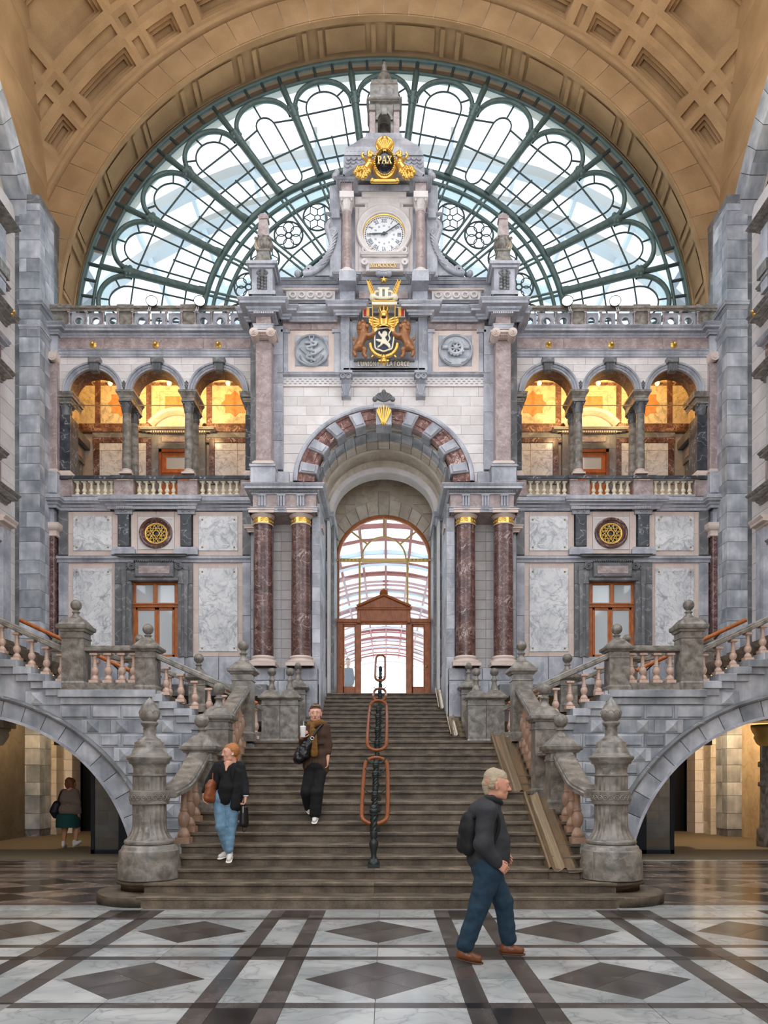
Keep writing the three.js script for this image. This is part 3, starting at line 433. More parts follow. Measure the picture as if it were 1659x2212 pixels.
  t = thing('balustrade', `sloping balustrade of the ${n} upper side flight running out of the picture`, 'balustrade', [s * 7.5, 3.5, -D1]);
  mesh('handrail', rail([[s * 6.44, 4.27, -D1], [s * 9.1, 5.5, -D1]], 0.28, 0.135), m.rail, t);
  for (let i = 0; i < 8; i++) baluster(t, s * (6.56 + 0.303 * i), 3.58 + 0.145 * i, -D1, 1, 0.97);
  // rear balustrade of the side flight and its wooden handrail
  t = thing('balustrade', `rear balustrade of the ${n} side flight in front of the marble panels`, 'balustrade', [s * 4, 2.4, -18.75]);
  mesh('handrail', [rail([[s * 2.92, 3.35, -18.75], [s * 4.32, 4.0, -18.75]], 0.24, 0.12), rail([[s * 4.66, 4.02, -18.75], [s * 5.8, 4.45, -18.75]], 0.24, 0.12), rail([[s * 6.1, 4.5, -18.75], [s * 7.65, 4.85, -18.75]], 0.24, 0.12)], m.rail, t);
  mesh('plinth', [box(s * 4.6, s * 8, 2.4, 3.4, -18.67, -18.83), box(s * 2.9, s * 4.6, 2.3, 2.72, -18.67, -18.83)], m.rail, t);
  for (let i = 0; i < 16; i++) { const x = 3.1 + i * 0.3; if (Math.abs(x - 4.5) < 0.25 || Math.abs(x - 5.95) < 0.25) continue; const top = x < 4.4 ? lerp(3.35, 4.0, (x - 2.92) / 1.4) : x < 5.9 ? 4.22 : 4.6, b = x < 4.5 ? 2.55 + 0.14 * i : 3.4; baluster(t, s * x, b, -18.75, 1, (top - 0.12 - b) / 0.585); }
  const hr = thing('wooden_handrail', `reddish wooden handrail behind the ${n} side flight balusters`, 'handrail', [s * 6.5, 4.6, -18.2]);
  mesh('rail', rod([s * 8.6, 5.35, -18.2], [s * 6.0, 4.15, -18.2], 0.05, 10), m.wood, hr); mesh('rail', rod([s * 3.7, 3.7, -18.2], [s * 2.98, 3.37, -18.2], 0.05, 10), m.wood, hr);
  mesh('bracket', [rod([s * 8, 5.05, -18.2], [s * 8, 4.9, -18.75], 0.02), rod([s * 6.4, 4.3, -18.2], [s * 6.4, 4.2, -18.75], 0.02), rod([s * 3.3, 3.5, -18.2], [s * 3.3, 3.4, -18.75], 0.02)], m.ironD, hr);
  // the flight itself
  t = thing('side_stairs', `side flight of stone steps turning off to the ${n} behind the balusters`, 'staircase', [s * 4, 2.38, -17.2]);
  for (let i = 0; i < 21; i++) { const x0 = i < 7 ? 3.05 + 0.31 * i : i < 8 ? 4.91 : 6.15 + 0.31 * (i - 8), h = 2.38 + RISE * (i + 1), x1 = i === 7 ? 6.5 : x0 + 0.36; if (x0 > 9.6) break; mesh('step', box(s * x0, s * Math.min(x1, 9.7), h - 0.16, h, -15.95, -18.6), m.step, t); }
  mesh('landing', [box(s * 2.86, s * 3.05, 2.24, 2.38, -15.5, -18.6)], m.step, t);
  // fluted bollard
  const bxx = 3.14 * s, bD = 10.45, g = thing('fluted_bollard', `massive fluted marble bollard with a bud finial at the ${n} foot of the stairs`, 'bollard', [bxx, 0.28, -bD]);
  mesh('drum', lathe([[0, 0.28], [0.41, 0.28], [0.414, 0.3], [0.414, 0.52], [0.4, 0.535], [0.4, 0.66], [0.385, 0.68], [0.37, 0.69], [0.36, 0.72], [0.33, 0.75], [0.3, 0.76], [0, 0.76]], 48, bxx, 0, -bD), m.rail, g);
  const flute = (y0, y1, R, nn = 20) => grid((u, v) => { const a = u * 2 * PI, y = lerp(y0, y1, v), r = R(v) * (1 - 0.05 * Math.pow(Math.abs(Math.sin(a * nn / 2)), 0.7)); return [bxx + r * Math.sin(a), y, -bD + r * Math.cos(a)]; }, 160, 16);
  mesh('shaft', [lathe([[0.33, 0.76], [0.335, 0.785], [0.325, 0.81], [0.3, 0.82], [0.28, 0.82]], 48, bxx, 0, -bD), flute(0.82, 1.3, (v) => 0.222 + 0.085 * Math.pow(1 - Math.min(1, v * 2.2), 2.2)), flute(1.47, 1.665, () => 0.218)], m.rail, g);
  const col = mesh('collar', [lathe([[0.2, 1.285], [0.245, 1.29], [0.258, 1.3], [0.258, 1.46], [0.25, 1.475], [0.2, 1.48]], 48, bxx, 0, -bD)], m.rail, g);
  const sc = []; for (let i = 0; i < 22; i++) { const a = i / 22 * 2 * PI, q = new THREE.TorusGeometry(0.03, 0.008, 5, 12), q2 = sph(0.012, 0, 0, 0, 8); for (const e of [q, q2]) { e.rotateY(a); e.translate(bxx + 0.26 * Math.sin(a), 1.38, -bD + 0.26 * Math.cos(a)); sc.push(e); } }
  mesh('scroll_band', sc, m.rail, col);
  mesh('capital', lathe([[0.21, 1.665], [0.228, 1.672], [0.228, 1.69], [0.212, 1.7], [0.212, 1.78], [0.232, 1.83], [0.262, 1.84], [0.268, 1.87], [0.295, 1.9], [0.302, 1.92], [0.295, 1.945], [0.26, 1.95], [0.24, 1.98], [0.205, 2.05], [0.198, 2.06], [0.198, 2.13], [0.155, 2.15], [0.15, 2.17], [0.11, 2.19], [0.085, 2.22], [0.078, 2.3], [0.09, 2.31], [0.078, 2.33], [0.1, 2.36], [0.118, 2.385], [0.11, 2.41], [0.07, 2.42]], 48, bxx, 0, -bD), m.rail, g);
  const bud = mesh('bud', grid((u, v) => { const a = u * 2 * PI, y = lerp(2.4, 2.745, v), prof = [0.06, 0.105, 0.128, 0.134, 0.13, 0.118, 0.098, 0.07, 0.036, 0.001], f = v * 9, i = Math.min(8, Math.floor(f)), r = lerp(prof[i], prof[i + 1], f - i) * (v < 0.5 ? 1 + 0.035 * Math.abs(Math.cos(a * 5)) : 1); return [bxx + r * Math.sin(a), y, -bD + r * Math.cos(a)]; }, 60, 27), m.rail, g);
  const pet = []; for (let i = 0; i < 10; i++) { const a = (i + 0.5) / 10 * 2 * PI, q = new THREE.TorusGeometry(0.038, 0.008, 5, 12, PI); q.rotateX(-0.15); q.rotateY(a); q.translate(bxx + 0.131 * Math.sin(a), 2.52, -bD + 0.131 * Math.cos(a)); pet.push(q); }
  mesh('petal_rim', pet, m.rail, bud);
}
{ // bronze and wood rail down the middle of the stairs
  const x0 = -0.09, t = thing('stair_handrail', 'twisted dark iron standards carrying looped wooden handrails down the middle of the stairs', 'handrail', [x0, 0.42, -10.5]);
  const loop = (dA, hA, dB, hB, w) => { const p = [], n = 10; for (let i = 0; i <= n; i++) { const a = PI * i / n; p.push([x0 + w * Math.cos(a), hA - 0.0 + 0.12 * (1 - Math.sin(a)), -(dA - 0.16 * Math.sin(a) + 0.16)]); } for (let i = 0; i <= n; i++) { const a = PI + PI * i / n; p.push([x0 + w * Math.cos(a), hB - 0.12 * (1 - Math.abs(Math.sin(a))), -(dB + 0.16 * Math.abs(Math.sin(a)) - 0.16)]); } return tube(p, 0.032, 10, 90, true); };
  mesh('wooden_loop', loop(11.0, 0.98, 13.1, 1.98, 0.185), m.woodD, t); mesh('wooden_loop', loop(13.6, 2.12, 16.4, 3.27, 0.17), m.woodD, t); mesh('wooden_loop', loop(18.4, 3.45, 20.2, 3.95, 0.15), m.woodD, t); mesh('wooden_loop', loop(20.6, 4.2, 22.6, 5.2, 0.13), m.woodD, t);
  const standard = (d, yb, h, k = 1) => { const q = [[0.07, 0], [0.07, 0.04], [0.055, 0.05], [0.05, 0.09], [0.035, 0.1], [0.032, 0.2], [0.05, 0.3], [0.058, 0.36], [0.05, 0.42], [0.03, 0.46], [0.045, 0.48], [0.045, 0.58], [0.035, 0.6]], g = [box(x0 - 0.08, x0 + 0.08, yb, yb + 0.05, -d - 0.08, -d + 0.08)]; g.push(lathe(q.map(([r, y]) => [r * k, yb + 0.05 + y * h / 1.15]), 14, x0, 0, -d)); const tw = grid((u, v) => { const a = u * 2 * PI, y = lerp(yb + 0.05 + 0.6 * h / 1.15, yb + h * 0.86, v), r = 0.04 * k * (1 + 0.18 * Math.cos(4 * (a + v * 5))); return [x0 + r * Math.cos(a), y, -d + r * Math.sin(a)]; }, 32, 16); g.push(tw, sph(0.055 * k, x0, yb + h * 0.9, -d, 14), lathe([[0.05 * k, yb + h * 0.84], [0.062 * k, yb + h * 0.85], [0.05 * k, yb + h * 0.86]], 14, x0, 0, -d), lathe([[0.03, yb + h * 0.93], [0.06, yb + h * 0.955], [0.02, yb + h]], 10, x0, 0, -d)); return g; };
  mesh('iron_standard', standard(10.52, 0.42, 0.86, 1.15), m.ironD, t);
  for (const [d, hh] of [[11.45, 0.56], [11.95, 0.58], [12.55, 0.6], [13.0, 0.62], [14.2, 0.6], [14.8, 0.6], [15.4, 0.62], [16.2, 0.7], [18.9, 0.8], [20, 0.8], [21.2, 0.85], [22.2, 0.85]]) {
    let k = 1; while (k < 29 && stepD(k + 1) <= d) k++;
    mesh('iron_standard', standard(d, RISE * k, hh + 0.05), m.ironD, t);
    mesh('cross_bar', tube([[x0 - 0.16, RISE * k + hh + 0.09, -d], [x0 - 0.1, RISE * k + hh + 0.03, -d], [x0 + 0.1, RISE * k + hh + 0.03, -d], [x0 + 0.16, RISE * k + hh + 0.09, -d]], 0.012, 6, 10), m.ironD, t);
  }
}
// ---------- stair walls with the arches of the side passages ----------
const stairTop = (x) => { const a = Math.abs(x); return a < 4.58 ? 3.31 - 0.143 * Math.ceil((4.58 - a) / 0.297 - 0.5) : a < 6.48 ? 3.4 : 3.43 + 0.145 * (1 + Math.floor((a - 6.48) / 0.303)); };
for (const s of [-1, 1]) {
  const n = LR(s), w = struct(s < 0 ? 'wall_stair_left' : 'wall_stair_right', null, [0, 0, -15.5]), zf = -15.55, cx = -8.42, cy = -0.55, R = 3.43, ex = -8.655, ey = -0.95, RE = 4.255;
  const flip = (g) => { if (s > 0) { g = g.index ? g.toNonIndexed() : g; g.scale(-1, 1, 1); const p = g.attributes.position.array; for (let i = 0; i < p.length; i += 9) for (let k = 0; k < 3; k++) { const t = p[i + 3 + k]; p[i + 3 + k] = p[i + 6 + k]; p[i + 6 + k] = t; } g.deleteAttribute('normal'); g.computeVertexNormals(); } return g; };
  const arc = (X0, Y0, r, n2) => { const a0 = Math.asin(-Y0 / r), a1 = PI * 0.56; return Array.from({ length: n2 + 1 }, (_, i) => { const a = a0 + (a1 - a0) * i / n2; return [X0 + r * Math.cos(a), Y0 + r * Math.sin(a)]; }); };
  const body = [[-2.62, 0], [-2.62, 2.3]]; for (let x = -2.66; x > -9.7; x -= 0.02) { const h = stairTop(x) - 0.13, l = body[body.length - 1]; if (Math.abs(h - l[1]) > 0.01) { body.push([x, l[1]]); } body.push([x, h]); }
  body.push([-9.7, stairTop(-9.7) - 0.13]);
  const inn = arc(cx, cy, R, 30); const bodyPts = [...body.filter((p, i, a) => i === 0 || i === a.length - 1 || p[1] !== a[i - 1][1] || p[1] !== a[i + 1][1]), ...inn.slice().reverse()];
  mesh('stone_core', flip(shapeX(bodyPts, 0.42, zf - 0.03)), m.pier, w);
  mesh('coping_stone', flip(box(-4.62, -4.5, 3.05, 3.387, -15.52, -15.9)), m.pier, w);
  // voussoirs
  const a0 = 0.16, a1 = PI * 0.55, N = 13;
  for (let i = 0; i < N; i++) {
    const u0 = a0 + (a1 - a0) * i / N + 0.0015, u1 = a0 + (a1 - a0) * (i + 1) / N - 0.0015, o = [], q = [];
    for (let k = 0; k <= 3; k++) { const a = lerp(u0, u1, k / 3); o.push([cx + R * Math.cos(a), cy + R * Math.sin(a)]); const b = lerp(u0, u1, k / 3), dx = Math.cos(b), dy = Math.sin(b), px = cx - ex, py = cy - ey, B = px * dx + py * dy, tt = -B + Math.sqrt(B * B - (px * px + py * py - RE * RE)); q.push([cx + dx * tt, cy + dy * tt]); }
    mesh('voussoir', flip(shapeX([...o, ...q.reverse()], 0.46, zf + 0.035, [], 0.008)), pick(m.pier3), w);
  }
  mesh('arch_moulding', flip(archRing(ex, ey, RE, RE, zf, [[0, 0], [0, 0.09], [0.04, 0.1], [0.09, 0.07], [0.09, 0]], 0.2, PI * 0.54, 40)), m.grey, w);
  mesh('arch_moulding', flip(archRing(cx, cy, R, R, zf, [[-0.005, -0.4], [-0.005, 0.06], [0.05, 0.06], [0.05, 0]], 0.16, PI * 0.54, 40)), m.blue, w);
  // courses of raised blocks between plain courses set with small pyramids
  const rowH = 0.285;
  for (let r = 0; r < 12; r++) {
    const y1 = 3.38 - r * rowH, y0 = y1 - rowH, panel = r % 2 === 1, W = panel ? 0.62 : 0.93;
    if (y0 < -0.02) break;
    const xl = (y) => { const k = RE * RE + 0 - (y - ey) ** 2; return k > 0 ? ex + Math.sqrt(k) + 0.1 : -9.6; };
    let x1 = -2.72 - (panel ? 0.1 : 0);
    const left = Math.max(-9.6, xl(y0), xl(y1));
    while (x1 - 0.12 > left) {
      let x0 = Math.max(left, x1 - W);
      while (x1 - x0 > 0.06 && Math.min(stairTop(x1 - 0.01), stairTop(x0 + 0.01), stairTop((x0 + x1) / 2)) - 0.14 < y1 - 0.01) x1 -= 0.04;
      if (x1 - x0 > 0.14) {
        if (panel) { mesh('stone_block', flip(merge([blk(x0 + 0.004, x1 - 0.004, y0 + 0.004, y1 - 0.004, zf - 0.01, zf - 0.1, 0.006), ...(x1 - x0 > 0.3 ? [blk(x0 + 0.05, x1 - 0.05, y0 + 0.04, y1 - 0.04, zf + 0.025, zf - 0.03, 0.014)] : [])])), pick(m.pier3), w); }
        else {
          mesh('stone_block', flip(blk(x0 + 0.003, x1 - 0.003, y0 + 0.004, y1 - 0.004, zf - 0.005, zf - 0.1, 0.006)), pick(m.pier3), w);
          const px = x0 + 0.24, py = (y0 + y1) / 2, h = 0.11; if (x1 - x0 > 0.5) { const A = [px - h, py - h, zf + 0.012], B = [px + h, py - h, zf + 0.012], C = [px + h, py + h, zf + 0.012], E = [px - h, py + h, zf + 0.012], T0 = [px, py, zf + 0.055]; mesh('pyramid_stone', flip(merge([blk(px - h - 0.012, px + h + 0.012, py - h - 0.012, py + h + 0.012, zf + 0.01, zf - 0.05, 0.012), poly([...A, ...B, ...T0, ...B, ...C, ...T0, ...C, ...E, ...T0, ...E, ...A, ...T0])])), pick(m.pier3), w); }
        }
      }
      x1 = x0 - (x0 <= left ? 1 : 0);
      if (x0 <= left) break;
    }
  }
  // stepped coping
  let xs = -2.95, ci = 0; while (xs > -9.6) { const h = stairTop(xs); let x2 = xs; while (x2 > -9.7 && Math.abs(stairTop(x2) - h) < 0.01) x2 -= 0.02; mesh('coping_stone', flip(merge([blk(x2 - 0.05, xs + 0.02, h - 0.15, h, zf + 0.1 - 0.003 * (ci % 2), zf - 0.42, 0.008, true), blk(x2 - 0.02, xs, h - 0.29, h - 0.15, zf + 0.035 + 0.003 * (ci++ % 2), zf - 0.1, 0.006)])), pick(m.pier3), w); xs = x2; }
  // ---------- passage behind the arch ----------
  const p = struct(s < 0 ? 'wall_passage_left' : 'wall_passage_right', null, [s * 6, 0, -21]);
  const pb = (a, b, y0, y1, D, d, mats, bh = 0.36, bw = 0.55) => { // a coursed pier between pixel columns a,b (left side), heights in metres
    const x0 = X(a, D) , x1 = X(b, D);
    for (let k = 0, y = y0; y < y1 - 0.02; k++, y += bh) { const yy = Math.min(y + bh, y1), nB = Math.max(1, Math.round((x1 - x0) / bw)), W = (x1 - x0) / nB; for (let i = -1; i < nB; i++) { const l = Math.max(x0, x0 + (i + (k % 2 ? 0.5 : 1)) * W - (k % 2 ? 0 : W * 0)), r = Math.min(x1, x0 + (i + 1 + (k % 2 ? 0.5 : 1)) * W); if (r - l > 0.05) mesh('stone_block', flip(blk(l + 0.003, r - 0.003, y + 0.003, yy - 0.003, -D, -D - d, 0.006)), pick(mats), p); } }
    mesh('mortar', flip(box(x0 + 0.01, x1 - 0.01, y0, y1, -D - 0.012, -D - d)), m.grey, p);
  };
  pb(-90, 52, 0, 3.6, 21.2, 0.5, m.pale3); pb(92, 122, 0, 3.6, 21.5, 0.5, m.pale3); pb(123, 156, 0, 3.6, 22.0, 0.6, m.white3, 0.3);
  pb(204, 262, 0, 3.6, 20.4, 0.4, m.pier3); pb(262, 330, 0, 3.4, 17.2, 0.4, m.pier3);
  { const D = 21.0; mesh('rusticated_strip', flip(merge([pbox(54, 92, 1560, 1815, D + 0.15, 0.3), ...[[1592, 1616], [1628, 1656], [1668, 1690], [1706, 1728]].map(([a, b]) => pblk(66, 81, a, b, D - 0.05, 0.25, 0.02)), pblk(61, 86, 1726, 1812, D + 0.02, 0.2, 0.02)])), m.pale, p); }
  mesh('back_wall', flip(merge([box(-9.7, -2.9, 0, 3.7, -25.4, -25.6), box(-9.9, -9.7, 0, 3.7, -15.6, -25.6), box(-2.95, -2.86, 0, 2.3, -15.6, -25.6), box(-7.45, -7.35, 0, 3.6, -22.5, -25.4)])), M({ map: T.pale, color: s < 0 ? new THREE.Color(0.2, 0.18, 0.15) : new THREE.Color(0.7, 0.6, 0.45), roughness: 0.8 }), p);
  mesh('passage_ceiling', flip(merge([box(-9.9, -2.86, 3.62, 3.9, -18.85, -25.6), box(-9.9, -4.6, 2.95, 3.05, -15.95, -18.9)])), m.grey, p);
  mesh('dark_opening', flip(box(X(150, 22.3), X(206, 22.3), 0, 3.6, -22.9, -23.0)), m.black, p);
  // plain glass door with a blue-black frame
  const gd = thing('glass_door', `open glass door with a blue-black frame under the ${n} arch`, 'door', [s * X(228, 16.3), 0, -16.3]);
  const D = 16.3, fr = merge([pbox(196, 204, 1600, 1846, D, 0.05), pbox(256, 290, 1600, 1846, D, 0.05), pbox(196, 290, 1836, 1846, D, 0.06), pbox(196, 290, 1592, 1600, D, 0.05)]);
  mesh('door_frame', flip(fr), m.bluish, gd); mesh('pane', flip(pbox(203, 258, 1599, 1838, D + 0.02, 0.012)), m.glassD, gd);
  const lampY = 3.3, lp = thing('passage_lamp', `small ceiling lamp inside the ${n} passage`, 'lamp', [s * 8.4, 3.5, -18.6]);
  mesh('lamp_globe', sph(0.1, s * 8.4, 3.5, -19.2, 14), M({ color: 0xffe0b0, emissive: new THREE.Color(1, 0.7, 0.36), emissiveIntensity: 3 }), lp); mesh('ceiling_rose', cyl(0.06, 0.06, 3.58, 3.62, s * 8.4, -19.2), m.brass, lp);
  const L = new THREE.PointLight(new THREE.Color(1, 0.72, 0.42), s > 0 ? 18 : 9, 0, 2); L.position.set(s * 8.4, 3.5, -19.2); L.castShadow = true; scene.add(L);
}
{ // carved bracket and column seen at the edges
  const t = thing('carved_capital', 'carved stone bracket hanging at the left edge under the arch', 'bracket', [X(-4, 18), 2.5, -18]);
  const D = 18, bx0 = X(-6, D);
  mesh('bowl', lathe([[0, Y(1612, D)], [0.12, Y(1610, D)], [0.2, Y(1600, D)], [0.26, Y(1588, D)], [0.24, Y(1582, D)], [0.29, Y(1578, D)], [0.29, Y(1573, D)], [0, Y(1573, D)]], 24, bx0, 0, -D), m.pale, t); mesh('slab', box(bx0 - 0.4, bx0 + 0.3, Y(1573, D), 3.0, -D - 0.3, -D + 0.3), m.pale, t);
  const c = thing('passage_column', 'stone column with a carved bowl capital at the right edge under the arch', 'column', [X(1664, D), 0, -D]), x = X(1664, D);
  mesh('shaft', lathe([[0, 0], [0.3, 0], [0.3, 0.4], [0.24, 0.45], [0.22, 1.4], [0.27, 1.42], [0.27, 1.5], [0.22, 1.52], [0.22, 1.85], [0.27, 1.87], [0.27, 1.98], [0.22, 2.0], [0.22, Y(1612, D)]], 24, x, 0, -D), m.rail, c);
  mesh('capital', lathe([[0.22, Y(1612, D)], [0.3, Y(1606, D)], [0.36, Y(1594, D)], [0.34, Y(1588, D)], [0.38, Y(1582, D)], [0.42, Y(1574, D)], [0.42, Y(1566, D)], [0, Y(1566, D)]], 32, x, 0, -D), m.goldPaint, c);
}
// ---------- wings of the end wall ----------
const DW = 21.6, wx = (p) => X(p, DW), wy = (p) => Y(p, DW);
const ZW = -DW;
const stud = (p, px, py, D, r = 0.028) => mesh('brass_stud', sph(r, X(px, D), Y(py, D), -D + 0.01, 10), m.brass, p);
function wing() {
  const w = struct('wall_back_left', null, [-6.5, 0, ZW]);
  const sl = (name, mat, a, b, t, u, out = 0.0, c = 0.008, d = 0.35) => mesh(name, blk(wx(a), wx(b), wy(u), wy(t), ZW + out, ZW - d, c), mat, w);
  const md = (name, mat, a, b, t, u, prof, o, res = [], dep = 0.4) => mesh(name, mould(wx(a), wx(b), ZW, prof(wy(u), wy(t), o), dep, res.map(([p, q, e]) => [wx(p), wx(q), e])), mat, w);
  // ---- ground: base courses
  mesh('backing_wall', [box(wx(96), wx(284), 3.6, wy(1076), ZW - 0.08, ZW - 0.5), box(wx(388), wx(545), 3.6, wy(1076), ZW - 0.08, ZW - 0.5), box(wx(284), wx(388), wy(1253), wy(1076), ZW - 0.08, ZW - 0.5)], m.grey, w);
  for (let i = 0; i < 6; i++) sl('base_stone', pick(m.blue3), 108 + i * 73, 180 + i * 73, 1419, 1500, 0.02);
  // ---- panels
  for (const [f0, f1, p0, p1, t0, t1, q0, q1] of [[147, 254, 158, 242, 1105, 1200, 1114.6, 1190], [417, 524, 429, 514, 1105, 1200, 1114.6, 1190], [147, 254, 158, 242, 1216, 1418, 1227, 1408], [417, 524, 429, 514, 1216, 1418, 1227, 1408]]) {
    for (const [a, b, t, u] of [[f0, p0, t0, t1], [p1, f1, t0, t1], [p0, p1, t0, q0], [p0, p1, q1, t1]]) { const vert = u - t > 60; const k = vert ? Math.max(1, Math.round((u - t) / 55)) : 2; for (let i = 0; i < k; i++) vert ? sl('frame_stone', m.beige, a, b, t + (u - t) * i / k + 0.1, t + (u - t) * (i + 1) / k - 0.1, -0.01, 0.004) : sl('frame_stone', m.beige, a + (b - a) * i / k, a + (b - a) * (i + 1) / k - 0.1, t, u, -0.01, 0.004); }
    const pl = mesh('marble_panel', blk(wx(p0 + 0.4), wx(p1 - 0.4), wy(q1 - 0.4), wy(q0 + 0.4), ZW + 0.012, ZW - 0.1, 0.006), m.arab, w);
    for (const px of [p0 + 8, p1 - 8]) for (const py of [q0 + 8, q1 - 8]) stud(pl, px, py, DW - 0.012);
  }
  // ---- grey strips beside, dark little pilasters, string course
  for (const [a, b] of [[127, 147], [524, 545]]) { sl('side_strip', m.grey, a, b, 1100, 1199, 0.03); sl('side_strip', pick(m.blue3), a, b, 1216, 1330, 0.03); sl('side_strip', pick(m.blue3), a, b, 1330.6, 1420, 0.03); }
  md('string_course', m.blue, 122, 545, 1200, 1216, (a, b, o) => P_([[0, 0], [0.4, 0.05], [0.4, 0.5], [1, 0.55], [1, 0.95], [0, 1]], a, b, o), 0.09);
  for (const [a, b] of [[257, 280], [392, 415]]) {
    sl('pilaster_shaft', m.dark, a, b, 1111, 1181, 0.07);
    md('pilaster_base', m.blue, a - 5, b + 5, 1180, 1200, (x, y, o) => P_([[0, 0], [1, 0], [1, 0.7], [0.7, 0.75], [0.55, 1], [0, 1]], x, y, o), 0.12);
    md('pilaster_cap', m.blue, a - 1, b + 1, 1097, 1112, (x, y, o) => P_([[0, 0], [0.7, 0], [0.7, 0.2], [0.6, 0.25], [0.75, 0.7], [1, 0.8], [1, 1], [0, 1]], x, y, o), 0.12);
    const d = []; for (let i = 0; i < 10; i++) d.push(pbox(a - 6 + i * 3.6, a - 4 + i * 3.6, 1092.5, 1096.5, DW - 0.2, 0.2)); mesh('dentil_row', d, m.white, w);
    for (const e of [a + 5, b - 5]) mesh('cap_rosette', sph(0.03, wx(e), wy(1106), ZW + 0.1, 8), m.blue, w);
  }
  // ---- round grille in its frame
  for (const [a, b, t, u] of [[283, 297, 1105, 1197], [377, 390, 1105, 1197], [297, 337, 1105, 1115], [337, 377, 1105, 1115], [297, 337, 1188, 1197], [337, 377, 1188, 1197]]) sl('frame_stone', m.beige, a + 0.2, b - 0.2, t, u, 0.0, 0.004);
  { const c = [wx(337), wy(1152)], rx = S(36, DW), ry = S(33, DW); mesh('square_plate', shapeX([[wx(297.5), wy(1187.5)], [wx(376.5), wy(1187.5)], [wx(376.5), wy(1115.5)], [wx(297.5), wy(1115.5)]], 0.06, ZW + 0.01, [ringPts(...c, rx * 0.9, ry * 0.9)], 0.006), m.white, w);
    mesh('square_moulding', [pbox(300, 374, 1119, 1121, DW - 0.02, 0.03), pbox(300, 302, 1119, 1186, DW - 0.02, 0.03), pbox(372, 374, 1119, 1186, DW - 0.02, 0.03)], m.white, w); }
  // ---- window surround
  for (const [a, b] of [[249, 284.5], [385, 417]]) { const i = a < 300; sl('jamb_stone', m.grey, a, b, 1217, 1262, 0.05); sl('jamb_stone', m.grey, a, b, 1262.5, 1419, 0.05); mesh('jamb_moulding', i ? [pbox(262, 272, 1222, 1262, DW - 0.1, 0.1), pbox(264, 271, 1262, 1419, DW - 0.1, 0.1), pbox(278, 284, 1262, 1419, DW - 0.08, 0.1)] : [pbox(397, 407, 1222, 1262, DW - 0.1, 0.1), pbox(398, 405, 1262, 1419, DW - 0.1, 0.1), pbox(385, 391, 1262, 1419, DW - 0.08, 0.1)], m.grey, w); }
  sl('window_lintel', m.grey, 284.5, 385, 1217, 1254, 0.05);
  md('window_cornice', m.grey, 277, 386, 1196, 1209, corn, 0.3); { const d = []; for (let i = 0; i < 22; i++) d.push(pbox(288 + i * 4, 290.2 + i * 4, 1209, 1213, DW - 0.12, 0.12)); mesh('dentil_row', d, m.grey, w); }
  mesh('name_panel', [pblk(290, 374, 1214, 1246, DW - 0.16, 0.2, 0.03)], m.grey, w); mesh('name_slab', pblk(299, 366, 1222, 1239, DW - 0.175, 0.05, 0.008), m.rose, w);
  mesh('panel_sill', pblk(277, 385, 1246, 1254, DW - 0.1, 0.15, 0.02), m.grey, w);
  for (const e of [-1, 1]) { const pts = []; for (let i = 0; i <= 26; i++) { const a = i / 26 * 2.2 * 2 * PI, r = S(1.5 + 7.5 * i / 26, DW); pts.push([wx(337 + e * 50) + e * Math.cos(a) * r, wy(1224) + Math.sin(a) * r, ZW + 0.1]); } pts.push([wx(337 + e * 64), wy(1232), ZW + 0.09], [wx(337 + e * 74), wy(1233), ZW + 0.08]); mesh('scroll', tube(pts, 0.022, 6, 70), m.grey, w); }
  // ---- end pilaster of red marble
  sl('end_pilaster', m.red, 100, 124, 1163, 1420, 0.22, 0.02, 0.5);
  mesh('end_pilaster_cap', mould(wx(97), wx(127), ZW + 0.2, P_([[0, 0], [0.4, 0.05], [0.25, 0.2], [0.25, 0.45], [0.6, 0.5], [0.9, 0.62], [1, 0.75], [1, 1], [0, 1]], wy(1164), wy(1133), 0.12), 0.5), m.beige, w);
  sl('end_pilaster_block', m.blue, 102, 122, 1098, 1134, 0.18, 0.01, 0.5);
  // ---- cornice of the first floor
  md('cornice', m.blue, 96, 545, 1073, 1104, (a, b, o) => P_([[0, 0], [0.2, 0], [0.2, 0.2], [0.4, 0.28], [0.4, 0.42], [0.85, 0.5], [0.85, 0.6], [1, 0.66], [1, 0.86], [0.9, 0.88], [0.9, 1], [0, 1]], a, b, o), 0.24, [[96, 128, 0.25], [240, 423, 0.14]], 0.5);
  // ---- loggia: floor, balustrade pedestals
  mesh('loggia_floor', box(wx(96), -3.6, wy(1073) - 0.3, wy(1073), ZW, -24.1), m.grey, w);
  for (const [a, b] of [[130, 157], [247, 289], [384, 427], [520, 548]]) sl('pedestal', m.rose, a, b, 1038, 1073, 0.05, 0.01, 0.3);
  // ---- spandrel wall over the arches
  const ac = [202, 337, 472], ay = wy(849), ra = S(52, DW), rb = S(51, DW), ea = S(66, DW), eb = S(63.5, DW);
  const hole = []; for (const c of ac) hole.push(ell(wx(c), ay, ra + 0.02, rb + 0.02, 0, PI, 24));
  const out = [[wx(128), wy(772)], [wx(128), ay], ...[...hole[0]].reverse(), ...[...hole[1]].reverse(), ...[...hole[2]].reverse(), [wx(548), ay], [wx(548), wy(772)]];
  mesh('spandrel_wall', shapeX(out, 0.55, ZW - 0.03), m.rail, w);
